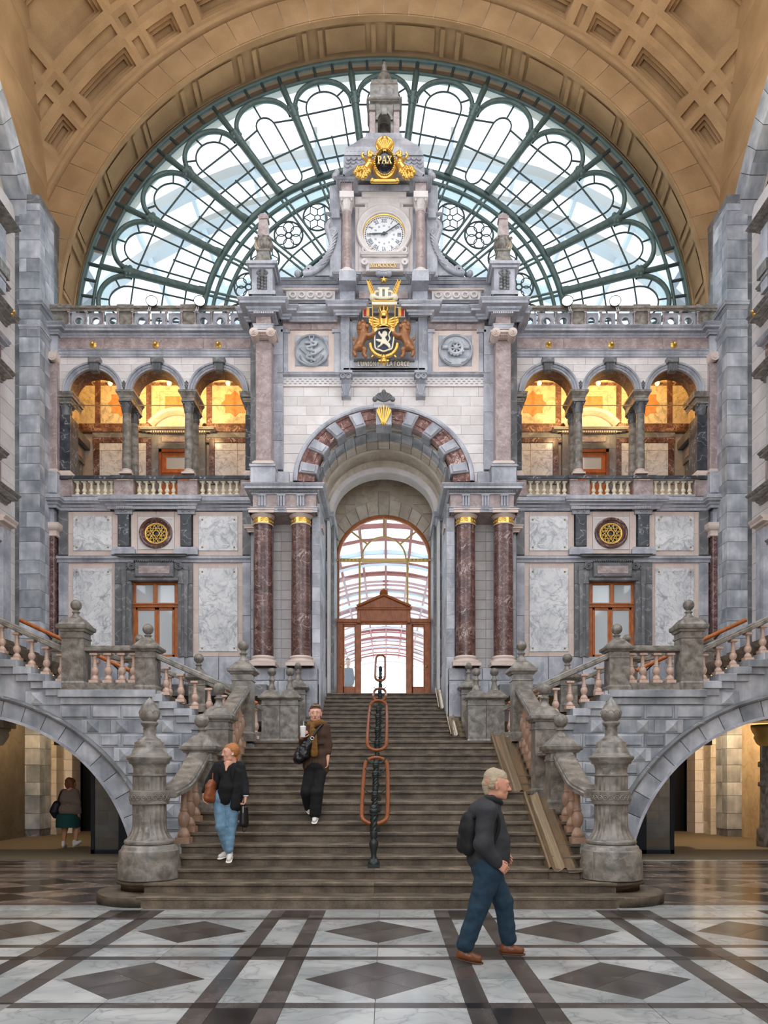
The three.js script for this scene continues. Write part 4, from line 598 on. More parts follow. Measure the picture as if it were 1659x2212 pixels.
  // white courses, cut round the arches
  for (let r = 0; r < 5; r++) {
    const t = 772 + r * 15.4, u = Math.min(849, t + 15.4), cuts = [];
    const half = (y) => { const q = 1 - ((849 - y) / 63.5) ** 2; return q > 0 ? 66 * Math.sqrt(q) : 0; };
    const pieces = [];
    const L = [128, ac[0], ac[1], ac[2]], Rr = [ac[0], ac[1], ac[2], 548];
    for (let k = 0; k < 4; k++) { const l0 = k ? L[k] + half(t) : 128, l1 = k ? L[k] + half(u) : 128, r0 = k < 3 ? Rr[k] - half(t) : 548, r1 = k < 3 ? Rr[k] - half(u) : 548; if (r0 - l0 < 3) continue; const mid = (Math.max(l0, l1) + Math.min(r0, r1)) / 2 + (r % 2 ? 14 : -12), two = r0 - l0 > 46 && mid > Math.max(l0, l1) + 4 && mid < Math.min(r0, r1) - 4;
      const edge = (k2, side) => { const a = []; for (let q = 0; q <= 4; q++) { const y = lerp(t, u, q / 4); a.push([wx(side < 0 ? (k ? L[k] + half(y) : 128) + 0.2 : (k < 3 ? Rr[k] - half(y) : 548) - 0.2), wy(y) + (q === 0 ? -0.003 : q === 4 ? 0.003 : 0)]); } return a; };
      const le = edge(k, -1), re = edge(k, 1);
      const bad = le.findIndex((p, i) => p[0] > re[i][0] - 0.01); const cutn = bad < 0 ? 5 : bad; if (cutn < 2) continue;
      const A = le.slice(0, cutn), B = re.slice(0, cutn);
      if (two && cutn === 5) { const xm = wx(mid); pieces.push([...A, [xm - 0.003, A[4][1]], [xm - 0.003, A[0][1]]], [[xm + 0.003, B[0][1]], [xm + 0.003, B[4][1]], ...B.slice().reverse()]); } else pieces.push([...A, ...B.slice().reverse()]); }
    for (const pc of pieces) mesh('ashlar_block', shapeX(pc, 0.06, ZW), pick(m.white3), w);
  }
  for (const c of ac) {
    mesh('arch_soffit', archRing(wx(c), ay, ra, rb, ZW, [[0, -0.58], [0, -0.06]], 0, PI, 32), m.woodD2, w); mesh('arch_moulding', archRing(wx(c), ay, ra, rb, ZW, [[0, -0.06], [0, 0.03], [0.055, 0.03], [0.06, 0.05], [0.12, 0.05], [0.125, 0.09], [0.165, 0.1], [0.18, 0.08], [0.18, 0]], 0, PI, 40), m.blue, w);
    const D = DW - 0.16; mesh('keystone', [shapeX([[X(c - 8, D), Y(800, D)], [X(c + 8, D), Y(800, D)], [X(c + 10, D), Y(781, D)], [X(c - 10, D), Y(781, D)]], 0.2, -D, [], 0.012), pblk(c - 13, c + 13, 770, 782, D - 0.05, 0.3, 0.02), ...[-4.5, -1.5, 1.5, 4.5].map((e) => rod([X(c + e, D), Y(799, D), -D + 0.01], [X(c + e * 1.2, D), Y(786, D), -D + 0.01], 0.014, 6))], m.grey, w);
  }
  for (const c of [269.5, 404.5]) { const g = []; for (const [ox, oy] of [[0, 0], [-3, 3], [3, 3], [0, 6], [-2, -3], [2, -3], [0, -6]]) g.push(sph(0.026, wx(c + ox), wy(833 + oy), ZW + 0.08, 8)); mesh('leaf_cluster', g, m.grey, w); }
  // ---- entablature over the loggia
  md('architrave', m.blue, 118, 548, 754, 772, archi, 0.09);
  for (let i = 0; i < 4; i++) sl('frieze_slab', m.rose, 118 + i * 107.5, 225.2 + i * 107.5, 731, 754, 0.02, 0.004);
  md('cornice', m.blue, 100, 548, 702, 731, corn, 0.26, [[100, 130, 0.18]], 0.6); mesh('backing_wall', box(wx(100), wx(548), wy(772), wy(706), ZW - 0.03, ZW - 0.4), m.grey, w);
  for (const c of [202, 337, 472]) { const k = mesh('brass_boss', lathe([[0.095, 0], [0.085, 0.02], [0.04, 0.03], [0.03, 0.06], [0.05, 0.08], [0.045, 0.11], [0.02, 0.13], [0, 0.13]], 18), m.gold, w, { at: [wx(c), wy(746), ZW + 0.02], local: true, rot: [PI / 2, 0, 0] }); }
  // ---- pilaster of the upper order at the end, with its volute
  sl('end_pilaster', m.rose, 104, 129, 792, 1020, 0.2, 0.015, 0.4); sl('end_pedestal', m.blue, 100, 132, 1026, 1073, 0.3, 0.02, 0.5); mesh('pilaster_base', mould(wx(104), wx(129), ZW + 0.2, basep(wy(1027), wy(1017), 0.06), 0.4), m.beige, w);
  sl('pilaster_block', m.blue, 104, 129, 731, 770, 0.16, 0.01, 0.4);
  mesh('volute', [box(wx(103), wx(131), wy(782), wy(770), ZW, ZW + 0.26), ...[0, 1].map((i) => { const g = new THREE.CylinderGeometry(S(9 - i * 4, DW), S(9 - i * 4, DW), 0.3 + i * 0.03, 20); g.rotateX(PI / 2); g.translate(wx(122), wy(781), ZW + 0.15); return g; })], m.beige, w);
  // ---- back of the loggia
  const DB = 23.9, bk = (name, mat, a, b, t, u, out = 0, c = 0.006) => mesh(name, blk(X(a, DB), X(b, DB), Y(u, DB), Y(t, DB), -DB + out, -DB - 0.1, c), mat, w);
  mesh('loggia_shell', [box(-9.8, -3.5, wy(1073) - 0.3, 14.05, -24.0, -24.3), box(-9.8, -3.5, 14.02, 14.1, ZW - 0.5, -24.2), box(-9.65, -9.5, 8, 14.05, -22, -24), box(-3.6, -3.5, 8, 14.05, -22, -24)], m.pale, w);
  const amber = M({ map: T.arab, color: new THREE.Color(0.9, 0.74, 0.46), roughness: 0.45 }), brown = M({ map: T.red, color: new THREE.Color(1.05, 0.95, 0.75), roughness: 0.4 }), ochre = M({ map: T.balu, color: new THREE.Color(0.8, 0.52, 0.22), roughness: 0.45 });
  for (const [a, b] of [[170, 206], [217, 316], [327, 446], [458, 560]]) bk('upper_panel', amber, a, b, 816, 916, 0.0);
  for (const [a, b] of [[206, 217], [316, 327], [446, 458]]) bk('upper_strip', brown, a, b, 816, 916, 0.02);
  bk('frieze_band', brown, 160, 560, 916, 934, 0.05); bk('frieze_band', brown, 160, 560, 826, 833, 0.01);
  for (const c of [262, 507]) { const D = DB - 0.012, st8 = []; for (let i = 0; i < 16; i++) { const a = i * PI / 8, r = S(i % 2 ? 23 : 30, D); st8.push([X(c, D) + r * Math.sin(a), Y(872, D) + 0.94 * r * Math.cos(a)]); } bk('inlay_square', brown, c - 19, c + 19, 853, 891, 0.006); mesh('star_inlay', shapeX(st8, 0.03, -D), ochre, w); }
  bk('panel_frame', amber, 345, 425, 846, 908, 0.03, 0.02); bk('panel_inlay', ochre, 357, 413, 857, 897, 0.04);
  for (const [a, b] of [[215, 262], [262.4, 316], [464, 512], [512.4, 562]]) { bk('marble_slab', m.arab, a, b, 957, 972.6, 0); bk('marble_slab', m.arab, a, b, 973, 1045, 0); }
  for (const [a, b] of [[202, 215], [316, 328], [452, 464]]) bk('red_strip', m.red, a, b, 948, 1045, 0.02);
  bk('red_strip', m.red, 200, 562, 946, 956.6, 0.015); bk('grey_band', m.grey, 200, 562, 934, 946, 0.02);
  // door at the back with a segmental pediment
  const DD = DB - 0.1; mesh('door_surround', [pblk(326, 343, 968, 1060, DD, 0.15, 0.02), pblk(425, 444, 968, 1060, DD, 0.15, 0.02), pblk(326, 444, 936, 970, DD, 0.15, 0.02)], m.grey, w); bk('door_slab', m.rose, 352, 418, 946, 958, 0.12);
  mesh('pediment', [mould(X(318, DD), X(452, DD), -DD, corn(Y(934, DD), Y(921, DD), 0.22), 0.2), archRing(X(385, DD), Y(924, DD) - 0.55, 1.08, 1.08, -DD, [[-0.16, 0], [-0.16, 0.08], [-0.08, 0.2], [0, 0.24], [0.02, 0]], 0.62, PI - 0.62, 20), shapeX([[X(330, DD), Y(922, DD)], [X(440, DD), Y(922, DD)], ...ell(X(385, DD), Y(924, DD) - 0.55, 0.95, 0.95, 0.7, PI - 0.7, 12)], 0.1, -DD)], m.pale, w);
  { const d = []; for (let i = 0; i < 24; i++) d.push(pbox(325 + i * 5, 328 + i * 5, 930, 934, DD - 0.12, 0.12)); mesh('dentil_row', d, m.pale, w); }
  // entrance on the side wall of the loggia
  const sx = -9.5; mesh('side_entrance', [box(sx, sx + 0.15, 9, 11.3, -22.15, -22.45), box(sx, sx + 0.15, 9, 11.3, -23.6, -23.85), box(sx, sx + 0.2, 11.3, 11.75, -22.1, -23.9)], m.grey, w); mesh('side_slab', box(sx, sx + 0.22, 11.42, 11.65, -22.4, -23.6), m.rose, w); mesh('side_door', box(sx, sx + 0.05, 9, 11.3, -22.45, -23.6), m.pale, w);
  mesh('side_cornice', box(sx, sx + 0.35, 11.8, 12.05, -22.0, -23.95), m.grey, w); mesh('side_panel', box(sx, sx + 0.02, 12.1, 14, -22.0, -23.9), amber, w);
  return w;
}
const wingL = wing(), wingR = mirror(wingL); wingR.name = 'wall_back_right';
// ---------- things on the wings ----------
// leafy capital between y0 and y1 on a shaft of radius r
function leafCap(x, z, y0, y1, r, n = 8) {
  const h = y1 - y0, g = [lathe([[r, y0], [r * 1.12, y0 + h * 0.04], [r, y0 + h * 0.08], [r * 1.05, y0 + h * 0.4], [r * 1.35, y0 + h * 0.85], [r * 1.2, y0 + h * 0.88]], 20, x, 0, z), post(x, z, r * 1.25, [[0, y0 + h * 0.86], [r * 0.35, y0 + h * 0.9], [r * 0.35, y1], [-r * 1.2, y1]])];
  for (let i = 0; i < n; i++) for (const [k, hh, ro] of [[0, 0.45, 1.3], [0.5, 0.8, 1.65]]) { const a = (i + k) / n * 2 * PI, c = Math.cos(a), s = Math.sin(a), w = r * 0.28, P = (q, y, t) => [x + c * q - s * t, y, z + s * q + c * t], yb = y0 + h * 0.08, yt = y0 + h * hh, v = [];
    for (const [A, B] of [[-w, 0], [0, w]]) v.push(...P(r * 1.05, yb, A), ...P(r * 1.1, yb, B), ...P(r * (ro - 0.1) * (B ? 1 : 1.06), yt, B * 0.8), ...P(r * 1.05, yb, A), ...P(r * (ro - 0.1), yt, B * 0.8), ...P(r * (ro - 0.15), yt, A * 0.8), ...P(r * (ro - 0.15), yt, A * 0.8), ...P(r * (ro - 0.1), yt, B * 0.8), ...P(r * ro, yt - h * 0.1, (A + B) / 2)); g.push(poly(v)); }
  for (let i = 0; i < 4; i++) { const a = PI / 4 + i * PI / 2; g.push(sph(r * 0.3, x + Math.cos(a) * r * 1.55, y0 + h * 0.8, z + Math.sin(a) * r * 1.55, 10)); }
  return g;
}
function column(name, label, x, D, yb, yt, r, mat, baseMat, capMat, o = {}) {
  const z = -D, t = thing(name, label, 'column', [x, yb, z], o.group), bh = o.bh ?? r * 1.1, ch = o.ch ?? r * 2.3;
  mesh('column_base', [post(x, z, r * 1.3, [[0, yb], [r * 0.1, yb], [r * 0.1, yb + bh * 0.3], [-r * 1.3, yb + bh * 0.3]]), lathe([[r * 1.35, yb + bh * 0.3], [r * 1.42, yb + bh * 0.42], [r * 1.35, yb + bh * 0.56], [r * 1.15, yb + bh * 0.62], [r * 1.12, yb + bh * 0.72], [r * 1.22, yb + bh * 0.8], [r * 1.15, yb + bh * 0.9], [r * 1.0, yb + bh]], 28, x, 0, z)], baseMat, t);
  const pr = []; for (let i = 0; i <= 10; i++) { const v = i / 10; pr.push([r * (1 - (o.taper ?? 0.12) * v * v), lerp(yb + bh, yt - ch, v)]); }
  mesh('shaft', lathe(pr, 32, x, 0, z), mat, t);
  const rt = r * (1 - (o.taper ?? 0.12));
  if (o.doric) { mesh('gold_band', [lathe([[rt * 1.02, yt - ch], [rt * 1.05, yt - ch + 0.02], [rt * 1.05, yt - ch + ch * 0.42], [rt * 1.0, yt - ch + ch * 0.45]], 28, x, 0, z), ...Array.from({ length: 12 }, (_, i) => { const a = i / 12 * 2 * PI, q = new THREE.TorusGeometry(0.03, 0.009, 5, 10); q.rotateY(PI / 2 - a); q.translate(x + Math.cos(a) * rt * 1.06, yt - ch * 0.78, z + Math.sin(a) * rt * 1.06); return q; })], m.gold, t);
    mesh('capital', [lathe([[rt * 1.08, yt - ch - 0.03], [rt * 1.13, yt - ch - 0.015], [rt * 1.08, yt - ch]], 28, x, 0, z), lathe([[rt * 1.0, yt - ch * 0.58], [rt * 1.08, yt - ch * 0.52], [rt * 1.28, yt - ch * 0.36], [rt * 1.34, yt - ch * 0.3], [rt, yt - ch * 0.3]], 28, x, 0, z), post(x, z, rt * 1.36, [[0, yt - ch * 0.32], [0, yt - ch * 0.12], [rt * 0.08, yt - ch * 0.08], [rt * 0.08, yt], [-rt * 1.36, yt]])], capMat, t);
  } else mesh('capital', leafCap(x, z, yt - ch, yt, rt), capMat, t);
  return t;
}
const winMat = { frame: m.wood, pane: new THREE.MeshPhysicalMaterial({ color: 0xdfe7ea, roughness: 0.06, metalness: 0, clearcoat: 1, transmission: 0.25, thickness: 0 }) };
for (const s of [-1, 1]) {
  const n = LR(s), q = (px, D) => s * Math.abs(X(px, D)), ord = ['outer', 'inner'];
  [272, 407].forEach((px, i) => {
    const x = X(px, DW - 0.1), mk = (xx, D, lab) => column('loggia_column', lab, s < 0 ? xx : -xx, D, wy(1028), wy(871), S(9.6, DW), m.rail, m.beige, m.grey, { ch: S(25, DW), bh: S(12, DW), taper: 0.1 });
    mk(x, DW - 0.02, `${ord[i]} front column of the ${n} balcony arcade, grey shaft with leafy capital`);
    mk(x, DW + 0.62, `${ord[i]} rear column of the ${n} balcony arcade, standing behind its twin`);
    const e = struct(s < 0 ? 'trim_arcade_left' : 'trim_arcade_right'); const hx = S(13, DW), P = [[x - hx, -DW - 0.75], [x - hx, -DW + 0.13], [x + hx, -DW + 0.13], [x + hx, -DW - 0.75]].map(([a, z]) => [s < 0 ? a : -a, z]); if (s > 0) P.reverse();
    mesh('impost_block', sweep(P, P_([[0, 0], [0.1, 0], [0.1, 0.3], [0.25, 0.38], [0.25, 0.5], [0.8, 0.75], [1, 0.8], [1, 1], [-0.8, 1]], wy(871), wy(846), 0.09)), m.rail, e); mesh('impost_core', box(P[0][0] * 0.999 + (s < 0 ? 0.01 : -0.01), P[2][0], wy(871), wy(846), -DW + 0.1, -DW - 0.75), m.rail, e);
    const ux = s < 0 ? x : -x, uy = wy(850), u = new THREE.SpotLight(new THREE.Color(1, 0.66, 0.3), 8, 0, 1.2, 0.6, 2); u.position.set(ux, uy + 0.1, -DW - 0.92); u.target.position.set(ux, uy + 1.1, -23.9); u.castShadow = true; scene.add(u, u.target);
    const ul = thing('uplight', `uplight behind the ${ord[i]} pier of the ${n} balcony arcade`, 'lamp', [ux, uy - 0.1, -DW - 0.85]); mesh('housing', lathe([[0.02, uy - 0.1], [0.08, uy - 0.08], [0.09, uy + 0.02], [0.08, uy + 0.02]], 14, ux, 0, -DW - 0.92), m.brass, ul); mesh('lens', sph(0.05, ux, uy, -DW - 0.92, 10), M({ color: 0xffd090, emissive: new THREE.Color(1, 0.62, 0.24), emissiveIntensity: 2 }), ul); mesh('arm', box(ux - 0.02, ux + 0.02, uy - 0.08, uy - 0.04, -DW - 0.7, -DW - 0.9), m.brass, ul);
  });
  for (const [i, [a, b]] of [[129, 151], [530, 545]].entries()) {
    const t = thing('arcade_pilaster', `dark marble pilaster at the ${ord[i]} end of the ${n} balcony arcade`, 'pilaster', [s * Math.abs(wx((a + b) / 2)), wy(1028), ZW]);
    const x0 = wx(a), x1 = wx(b), f = (g) => { if (s > 0) g.scale(-1, 1, 1); return g; };
    mesh('shaft', f(box(x0, x1, wy(1015), wy(896), ZW, ZW - 0.6)), m.dark, t); mesh('pilaster_base', f(mould(x0, x1, ZW, basep(wy(1030), wy(1015), 0.06), 0.6)), m.beige, t);
    mesh('capital', f(merge(leafCap((x0 + x1) / 2, ZW - 0.12, wy(897), wy(871), (x1 - x0) * 0.42))), m.grey, t); mesh('impost', f(mould(x0 - 0.03, x1 + 0.03, ZW + 0.03, corn(wy(871), wy(846), 0.12), 0.7)), m.rail, t);
  }
  // tie rods and lamps
  [202, 337, 472].forEach((px, i) => {
    const x = s * Math.abs(wx(px)), pos = ['outer', 'middle', 'inner'][i];
    const r = thing('tie_rod', `thin iron tie rod across the ${pos} arch of the ${n} balcony`, 'rod', [x, wy(872), -DW - 0.1]); mesh('bar', rod([x - S(56, DW), wy(872), -DW - 0.1], [x + S(56, DW), wy(872), -DW - 0.1], 0.016, 8), m.brass, r);
    const y = 13.35, L = thing('ceiling_lamp', `warm ceiling lamp behind the ${pos} arch of the ${n} balcony`, 'lamp', [x, y, -22.9]);
    mesh('lamp_bowl', sph(0.07, x, y, -22.9, 14), M({ color: 0xffd090, emissive: new THREE.Color(1, 0.62, 0.24), emissiveIntensity: 2 }), L); mesh('stem', cyl(0.02, 0.02, y + 0.05, y + 0.35, x, -22.9, 8), m.brass, L);
    const p = new THREE.PointLight(new THREE.Color(1, 0.6, 0.24), 2.2, 0, 2); p.position.set(x, y + 0.3, -22.5); p.castShadow = true; scene.add(p);
  });
  // balustrades
  const X0 = [157, 289, 427], X1 = [247, 384, 520];
  X0.forEach((a, i) => {
    const b = X1[i], pos = ['outer', 'middle', 'inner'][i], xm = s * Math.abs(wx((a + b) / 2));
    const t = thing('balustrade', `row of six urn balusters under the ${pos} arch of the ${n} balcony`, 'balustrade', [xm, wy(1073), ZW]);
    const c = [165, 180, 195, 210, 225, 239].map((v) => v - 202);
    for (const d of c) { const k = mesh('baluster', balBase, m.cream, t, { at: [xm + S(d, DW), wy(1071) + 0.03, ZW - 0.08], local: true }); k.scale.set(0.9, 0.72, 0.9); }
    mesh('rail_coping', box(xm - S((b - a) / 2, DW), xm + S((b - a) / 2, DW), wy(1038), wy(1030), ZW + 0.08, ZW - 0.25), m.blue, t);
    mesh('rail_bed', box(xm - S((b - a) / 2, DW), xm + S((b - a) / 2, DW), wy(1074), wy(1070), ZW + 0.06, ZW - 0.22), m.blue, t);
  });
  const xc = s * Math.abs(wx(338)), cp = struct(s < 0 ? 'trim_balcony_left' : 'trim_balcony_right'); { const a = wx(126), b = wx(548), g = mould(a, b, ZW + 0.05, fillet(wy(1037.5), wy(1028.5), 0.06), 0.3, [[wx(247), wx(289), 0.04], [wx(384), wx(427), 0.04]]); if (s > 0) g.scale(-1, 1, 1); mesh('coping', g, m.dark, cp); }
  // top balcony: pedestals, pierced slabs, little balusters
  const tb = thing('top_balustrade', `pierced stone balustrade with round holes along the top of the ${n} wing`, 'balustrade', [xc, wy(704), ZW]), f = (g) => { if (s > 0) { g = g.index ? g.toNonIndexed() : g; g.scale(-1, 1, 1); g.computeVertexNormals(); } return g; }, D2 = 21.45;
  const pb2 = (a, b, t, u, D, d) => f(pbox(a, b, t, u, D, d));
  for (const [a, b] of [[111, 150], [257, 286], [394, 421], [526, 548]]) mesh('pedestal', [pb2(a, b, 672, 706, D2, 0.45), f(mould(X(a, D2), X(b, D2), -D2, fillet(Y(674, D2), Y(657, D2), 0.05), 0.45))], m.rail, tb);
  mesh('coping', f(mould(X(112, D2), X(546, D2), -D2, P_([[0, 0], [0.4, 0], [0.4, 0.3], [1, 0.5], [1, 1], [0, 1]], Y(673, D2), Y(660, D2), 0.07), 0.35)), m.rail, tb);
  mesh('plinth', pb2(111, 548, 704, 711, D2, 0.3), m.blue, tb);
  for (const [a, b, hs, bs] of [[150, 257, [169, 206, 243], [150, 187, 224, 256]], [286, 394, [305, 342, 379], [287, 323, 360, 393]], [421, 526, [439, 475, 513], [422, 457, 494, 525]]]) {
    for (const h of hs) { mesh('pierced_slab', f(shapeX([[X(h - 16, D2), Y(706, D2)], [X(h + 16, D2), Y(706, D2)], [X(h + 16, D2), Y(674, D2)], [X(h - 16, D2), Y(674, D2)]], 0.07, -D2 - 0.05, [ringPts(X(h, D2), Y(692, D2), S(8, D2), S(7.5, D2), 24)])), m.blue, tb); mesh('hole_rim', f(circleMould(X(h, D2), Y(692, D2), S(8, D2), S(7.5, D2), -D2 - 0.05, [[0, -0.05], [0, 0.03], [0.02, 0.03], [0.05, 0.0]], 24)), m.blue, tb); }
    for (const e of bs) { const k = mesh('baluster', balBase, m.rose, tb, { at: [s * Math.abs(X(e, D2)), Y(705, D2) + 0.02, -D2 + 0.02], local: true }); k.scale.set(0.5, 0.7, 0.5); }
  }
  // round gilded grille
  const gx = s * Math.abs(wx(337)), gy = wy(1152), g = thing('round_grille', `round gilded grille in a red marble ring on the ${n} wing`, 'grille', [gx, gy, ZW]), ry = 0.915;
  mesh('marble_ring', circleMould(gx, gy, S(25, DW), S(22.5, DW), ZW, [[0, -0.1], [0, 0.0], [0.03, 0.03], [0.05, 0.02], [0.07, 0.07], [0.1, 0.09], [0.13, 0.08], [0.145, 0.04], [0.15, 0]], 48), m.red, g);
  mesh('back_disc', shapeX(ringPts(gx, gy, S(26, DW), S(23, DW)), 0.05, ZW - 0.06), m.black, g);
  const W = (r, tr = 0.011) => { const t = new THREE.TorusGeometry(S(r, DW), tr, 6, 40); t.scale(1, ry, 1); t.translate(gx, gy, ZW - 0.02); return t; }, pg = [W(24, 0.02), W(22.5), W(12), W(6.5, 0.014)];
  for (let i = 0; i < 12; i++) { const a = i / 12 * 2 * PI, c = Math.cos(a), e = Math.sin(a); const t = new THREE.TorusGeometry(S(3.4, DW), 0.01, 5, 14); t.translate(gx + S(17.5, DW) * c, gy + S(17.5, DW) * e * ry, ZW - 0.02); pg.push(t, rod([gx + S(12, DW) * c, gy + S(12, DW) * e * ry, ZW - 0.02], [gx + S(22, DW) * Math.cos(a + 0.26), gy + S(22, DW) * Math.sin(a + 0.26) * ry, ZW - 0.02], 0.011, 5)); }
  for (let k = 0; k < 2; k++) for (let i = 0; i < 3; i++) { const a = (i + k * 0.5) / 3 * 2 * PI + PI / 2, b = a + 2 * PI / 3, R = S(12, DW); pg.push(rod([gx + R * Math.cos(a), gy + R * ry * Math.sin(a), ZW - 0.02], [gx + R * Math.cos(b), gy + R * ry * Math.sin(b), ZW - 0.02], 0.012, 5)); }
  mesh('gilded_tracery', pg, m.gold, g);
  // window
  const wn = struct('window_' + (s < 0 ? 2 : 3), `${n} wooden window with four panes above the side flight`, [gx, wy(1410), ZW]);
  const WD = 21.75, wf = (a, b, t, u, D, d) => f(pblk(a, b, t, u, D, d, 0.008));
  mesh('window_frame', [wf(285, 293, 1254, 1420, WD, 0.1), wf(377, 385, 1254, 1420, WD, 0.1), wf(293, 377, 1254, 1263, WD, 0.1), wf(285, 385, 1302, 1306, WD - 0.06, 0.12), wf(285, 385, 1306, 1312, WD - 0.03, 0.12), wf(331, 339, 1262, 1304, WD - 0.02, 0.08)], m.wood, wn);
  for (const [a, b] of [[293, 339], [339, 377]]) mesh('sash', [wf(a, a + 5, 1312, 1420, WD + 0.02, 0.06), wf(b - 5, b, 1312, 1420, WD + 0.02, 0.06), wf(a, b, 1312, 1318, WD + 0.02, 0.06), wf(a, b, 1414, 1420, WD + 0.02, 0.06)], m.wood, wn);
  for (const [a, b, t, u] of [[293, 331, 1263, 1302], [339, 377, 1263, 1302], [298, 334, 1318, 1415], [344, 372, 1318, 1415]]) mesh('pane', pb2(a, b, t, u, WD + 0.05, 0.01), winMat.pane, wn);
  mesh('blind', [pb2(285, 385, 1303, 1420, WD + 0.12, 0.02)], M({ color: s < 0 ? 0xe4edf2 : 0xcfe4df, roughness: 0.9 }), wn); mesh('blind', [pb2(285, 385, 1250, 1303, WD + 0.2, 0.02)], M({ color: s < 0 ? 0xaab4b9 : 0x6e6c68, roughness: 0.9 }), wn);
  // door at the back of the loggia
  const DD = 23.85, dr = struct('door_' + (s < 0 ? 2 : 3), `wooden door with a small light at the back of the ${n} balcony`, [s * Math.abs(X(384, DD)), wy(1073), -DD]);
  mesh('door_frame', [pb2(343, 349, 970, 1060, DD - 0.06, 0.1), pb2(419, 425, 970, 1060, DD - 0.06, 0.1), pb2(343, 425, 970, 976, DD - 0.06, 0.1)], m.woodD, dr);
  mesh('door_leaf', [pb2(349, 359, 976, 1072, DD, 0.08), pb2(399, 419, 976, 1072, DD, 0.08), pb2(359, 399, 976, 987, DD, 0.08), pb2(359, 399, 1013, 1072, DD, 0.08), pb2(349, 419, 1018, 1021, DD - 0.03, 0.05)], m.wood, dr); mesh('pane', pb2(358, 400, 986, 1014, DD + 0.02, 0.02), winMat.pane, dr); mesh('blind', pb2(355, 403, 983, 1017, DD + 0.06, 0.01), M({ color: 0xe8f2f4, roughness: 0.7 }), dr);
  // floodlights on the balcony rail
  [329, 432].forEach((px, i) => {
    const D = 21.3, x = s * Math.abs(X(px, D)), y = Y(652, D), t = thing('floodlight', `lit round floodlight on the ${n} balcony rail, ${i ? 'nearer' : 'farther from'} the clock tower`, 'lamp', [x, Y(672, D), -D]);
    const hd = mesh('lamp_housing', lathe([[0.03, -0.2], [0.1, -0.17], [0.15, -0.05], [0.165, 0], [0.15, 0.01], [0.14, -0.01]], 24), m.ironD, t, { at: [x, y, -D + 0.05], local: true, rot: [PI / 2 - 0.1, 0, s * 0.2] });
    mesh('lens', lathe([[0.148, -0.005], [0.1, 0.02], [0, 0.03]], 24), M({ color: 0xfff2dd, emissive: new THREE.Color(1, 0.86, 0.66), emissiveIntensity: 3 }), hd, { local: true });
    for (const e of [0.03, 0.08]) mesh('bracket', [rod([x + s * e, y - 0.14, -D + 0.02], [x + s * (e + 0.03), Y(672, D), -D + 0.02], 0.012, 6), sph(0.022, x + s * (e + 0.03), Y(672, D), -D + 0.03, 8)], M({ color: 0xe8e8e8, roughness: 0.3 }), t);
    const L = new THREE.SpotLight(new THREE.Color(1, 0.84, 0.62), 60, 0, 1.1, 0.7, 2); L.position.set(x, y + 0.02, -D + 0.16); L.target.position.set(x * 0.8, y + 9, -D + 9); L.castShadow = true; scene.add(L, L.target);
  });
}
// ---------- corner piers and the side walls next to them ----------
for (const s of [-1, 1]) {
  const w = struct(s < 0 ? 'wall_pier_left' : 'wall_pier_right', null, [s * 9.5, 0, -20.8]), xi = 9.3, xo = 9.86, D0 = 20.78;
  const f = (g) => { g = g.index ? g.toNonIndexed() : g; if (s < 0) g.scale(-1, 1, 1); g.deleteAttribute('normal'); g.computeVertexNormals(); return g; };
  mesh('pier_core', f(box(xi + 0.02, xo + 0.3, 0, 17.4, -D0 - 0.02, -22.2)), m.grey, w);
  let y = 0.2, k = 0; const ys = []; while (y < 17.1) { const h = 0.43 + 0.07 * Math.sin(k * 2.3); ys.push([y, Math.min(17.15, y + h)]); y += h; k++; }
  const cap = [[Y(668, 20.7), Y(640, 20.7)]];
  ys.forEach(([a, b], i) => {
    const xm = xi + (i % 4 === 3 ? 0.36 : 0.56), mt = pick(m.pier3);
    mesh('pier_stone', f(merge([blk(xi, Math.min(xm, xo), a + 0.004, b - 0.004, -D0, -D0 - 0.32, 0.008, true), ...[]])), mt, w);
    if (xm < xo - 0.05) mesh('pier_stone', f(blk(xm + 0.004, xo, a + 0.004, b - 0.004, -D0, -D0 - 0.3, 0.008)), pick(m.pier3), w);
    mesh('pier_stone', f(box(xi, xi + 0.3, a + 0.004, b - 0.004, -D0 - 0.33, -D0 - 0.9)), pick(m.pier3), w);
  });
  const path = [[xo, -D0], [xi, -D0], [xi, -D0 - 0.9]].map(([a, b]) => [-a, b]), cm = (g) => { if (s > 0) { g.scale(-1, 1, 1); } return g; };
  for (const [py, pu, o] of [[664, 644, 0.13], [707, 697, 0.05]]) { const g = sweep([[-xo, -D0], [-xi, -D0], [-xi, -D0 - 0.9]], corn(Y(py, 20.7), Y(pu, 20.7), o)); mesh('pier_cornice', cm(g), m.pier, w); }
}
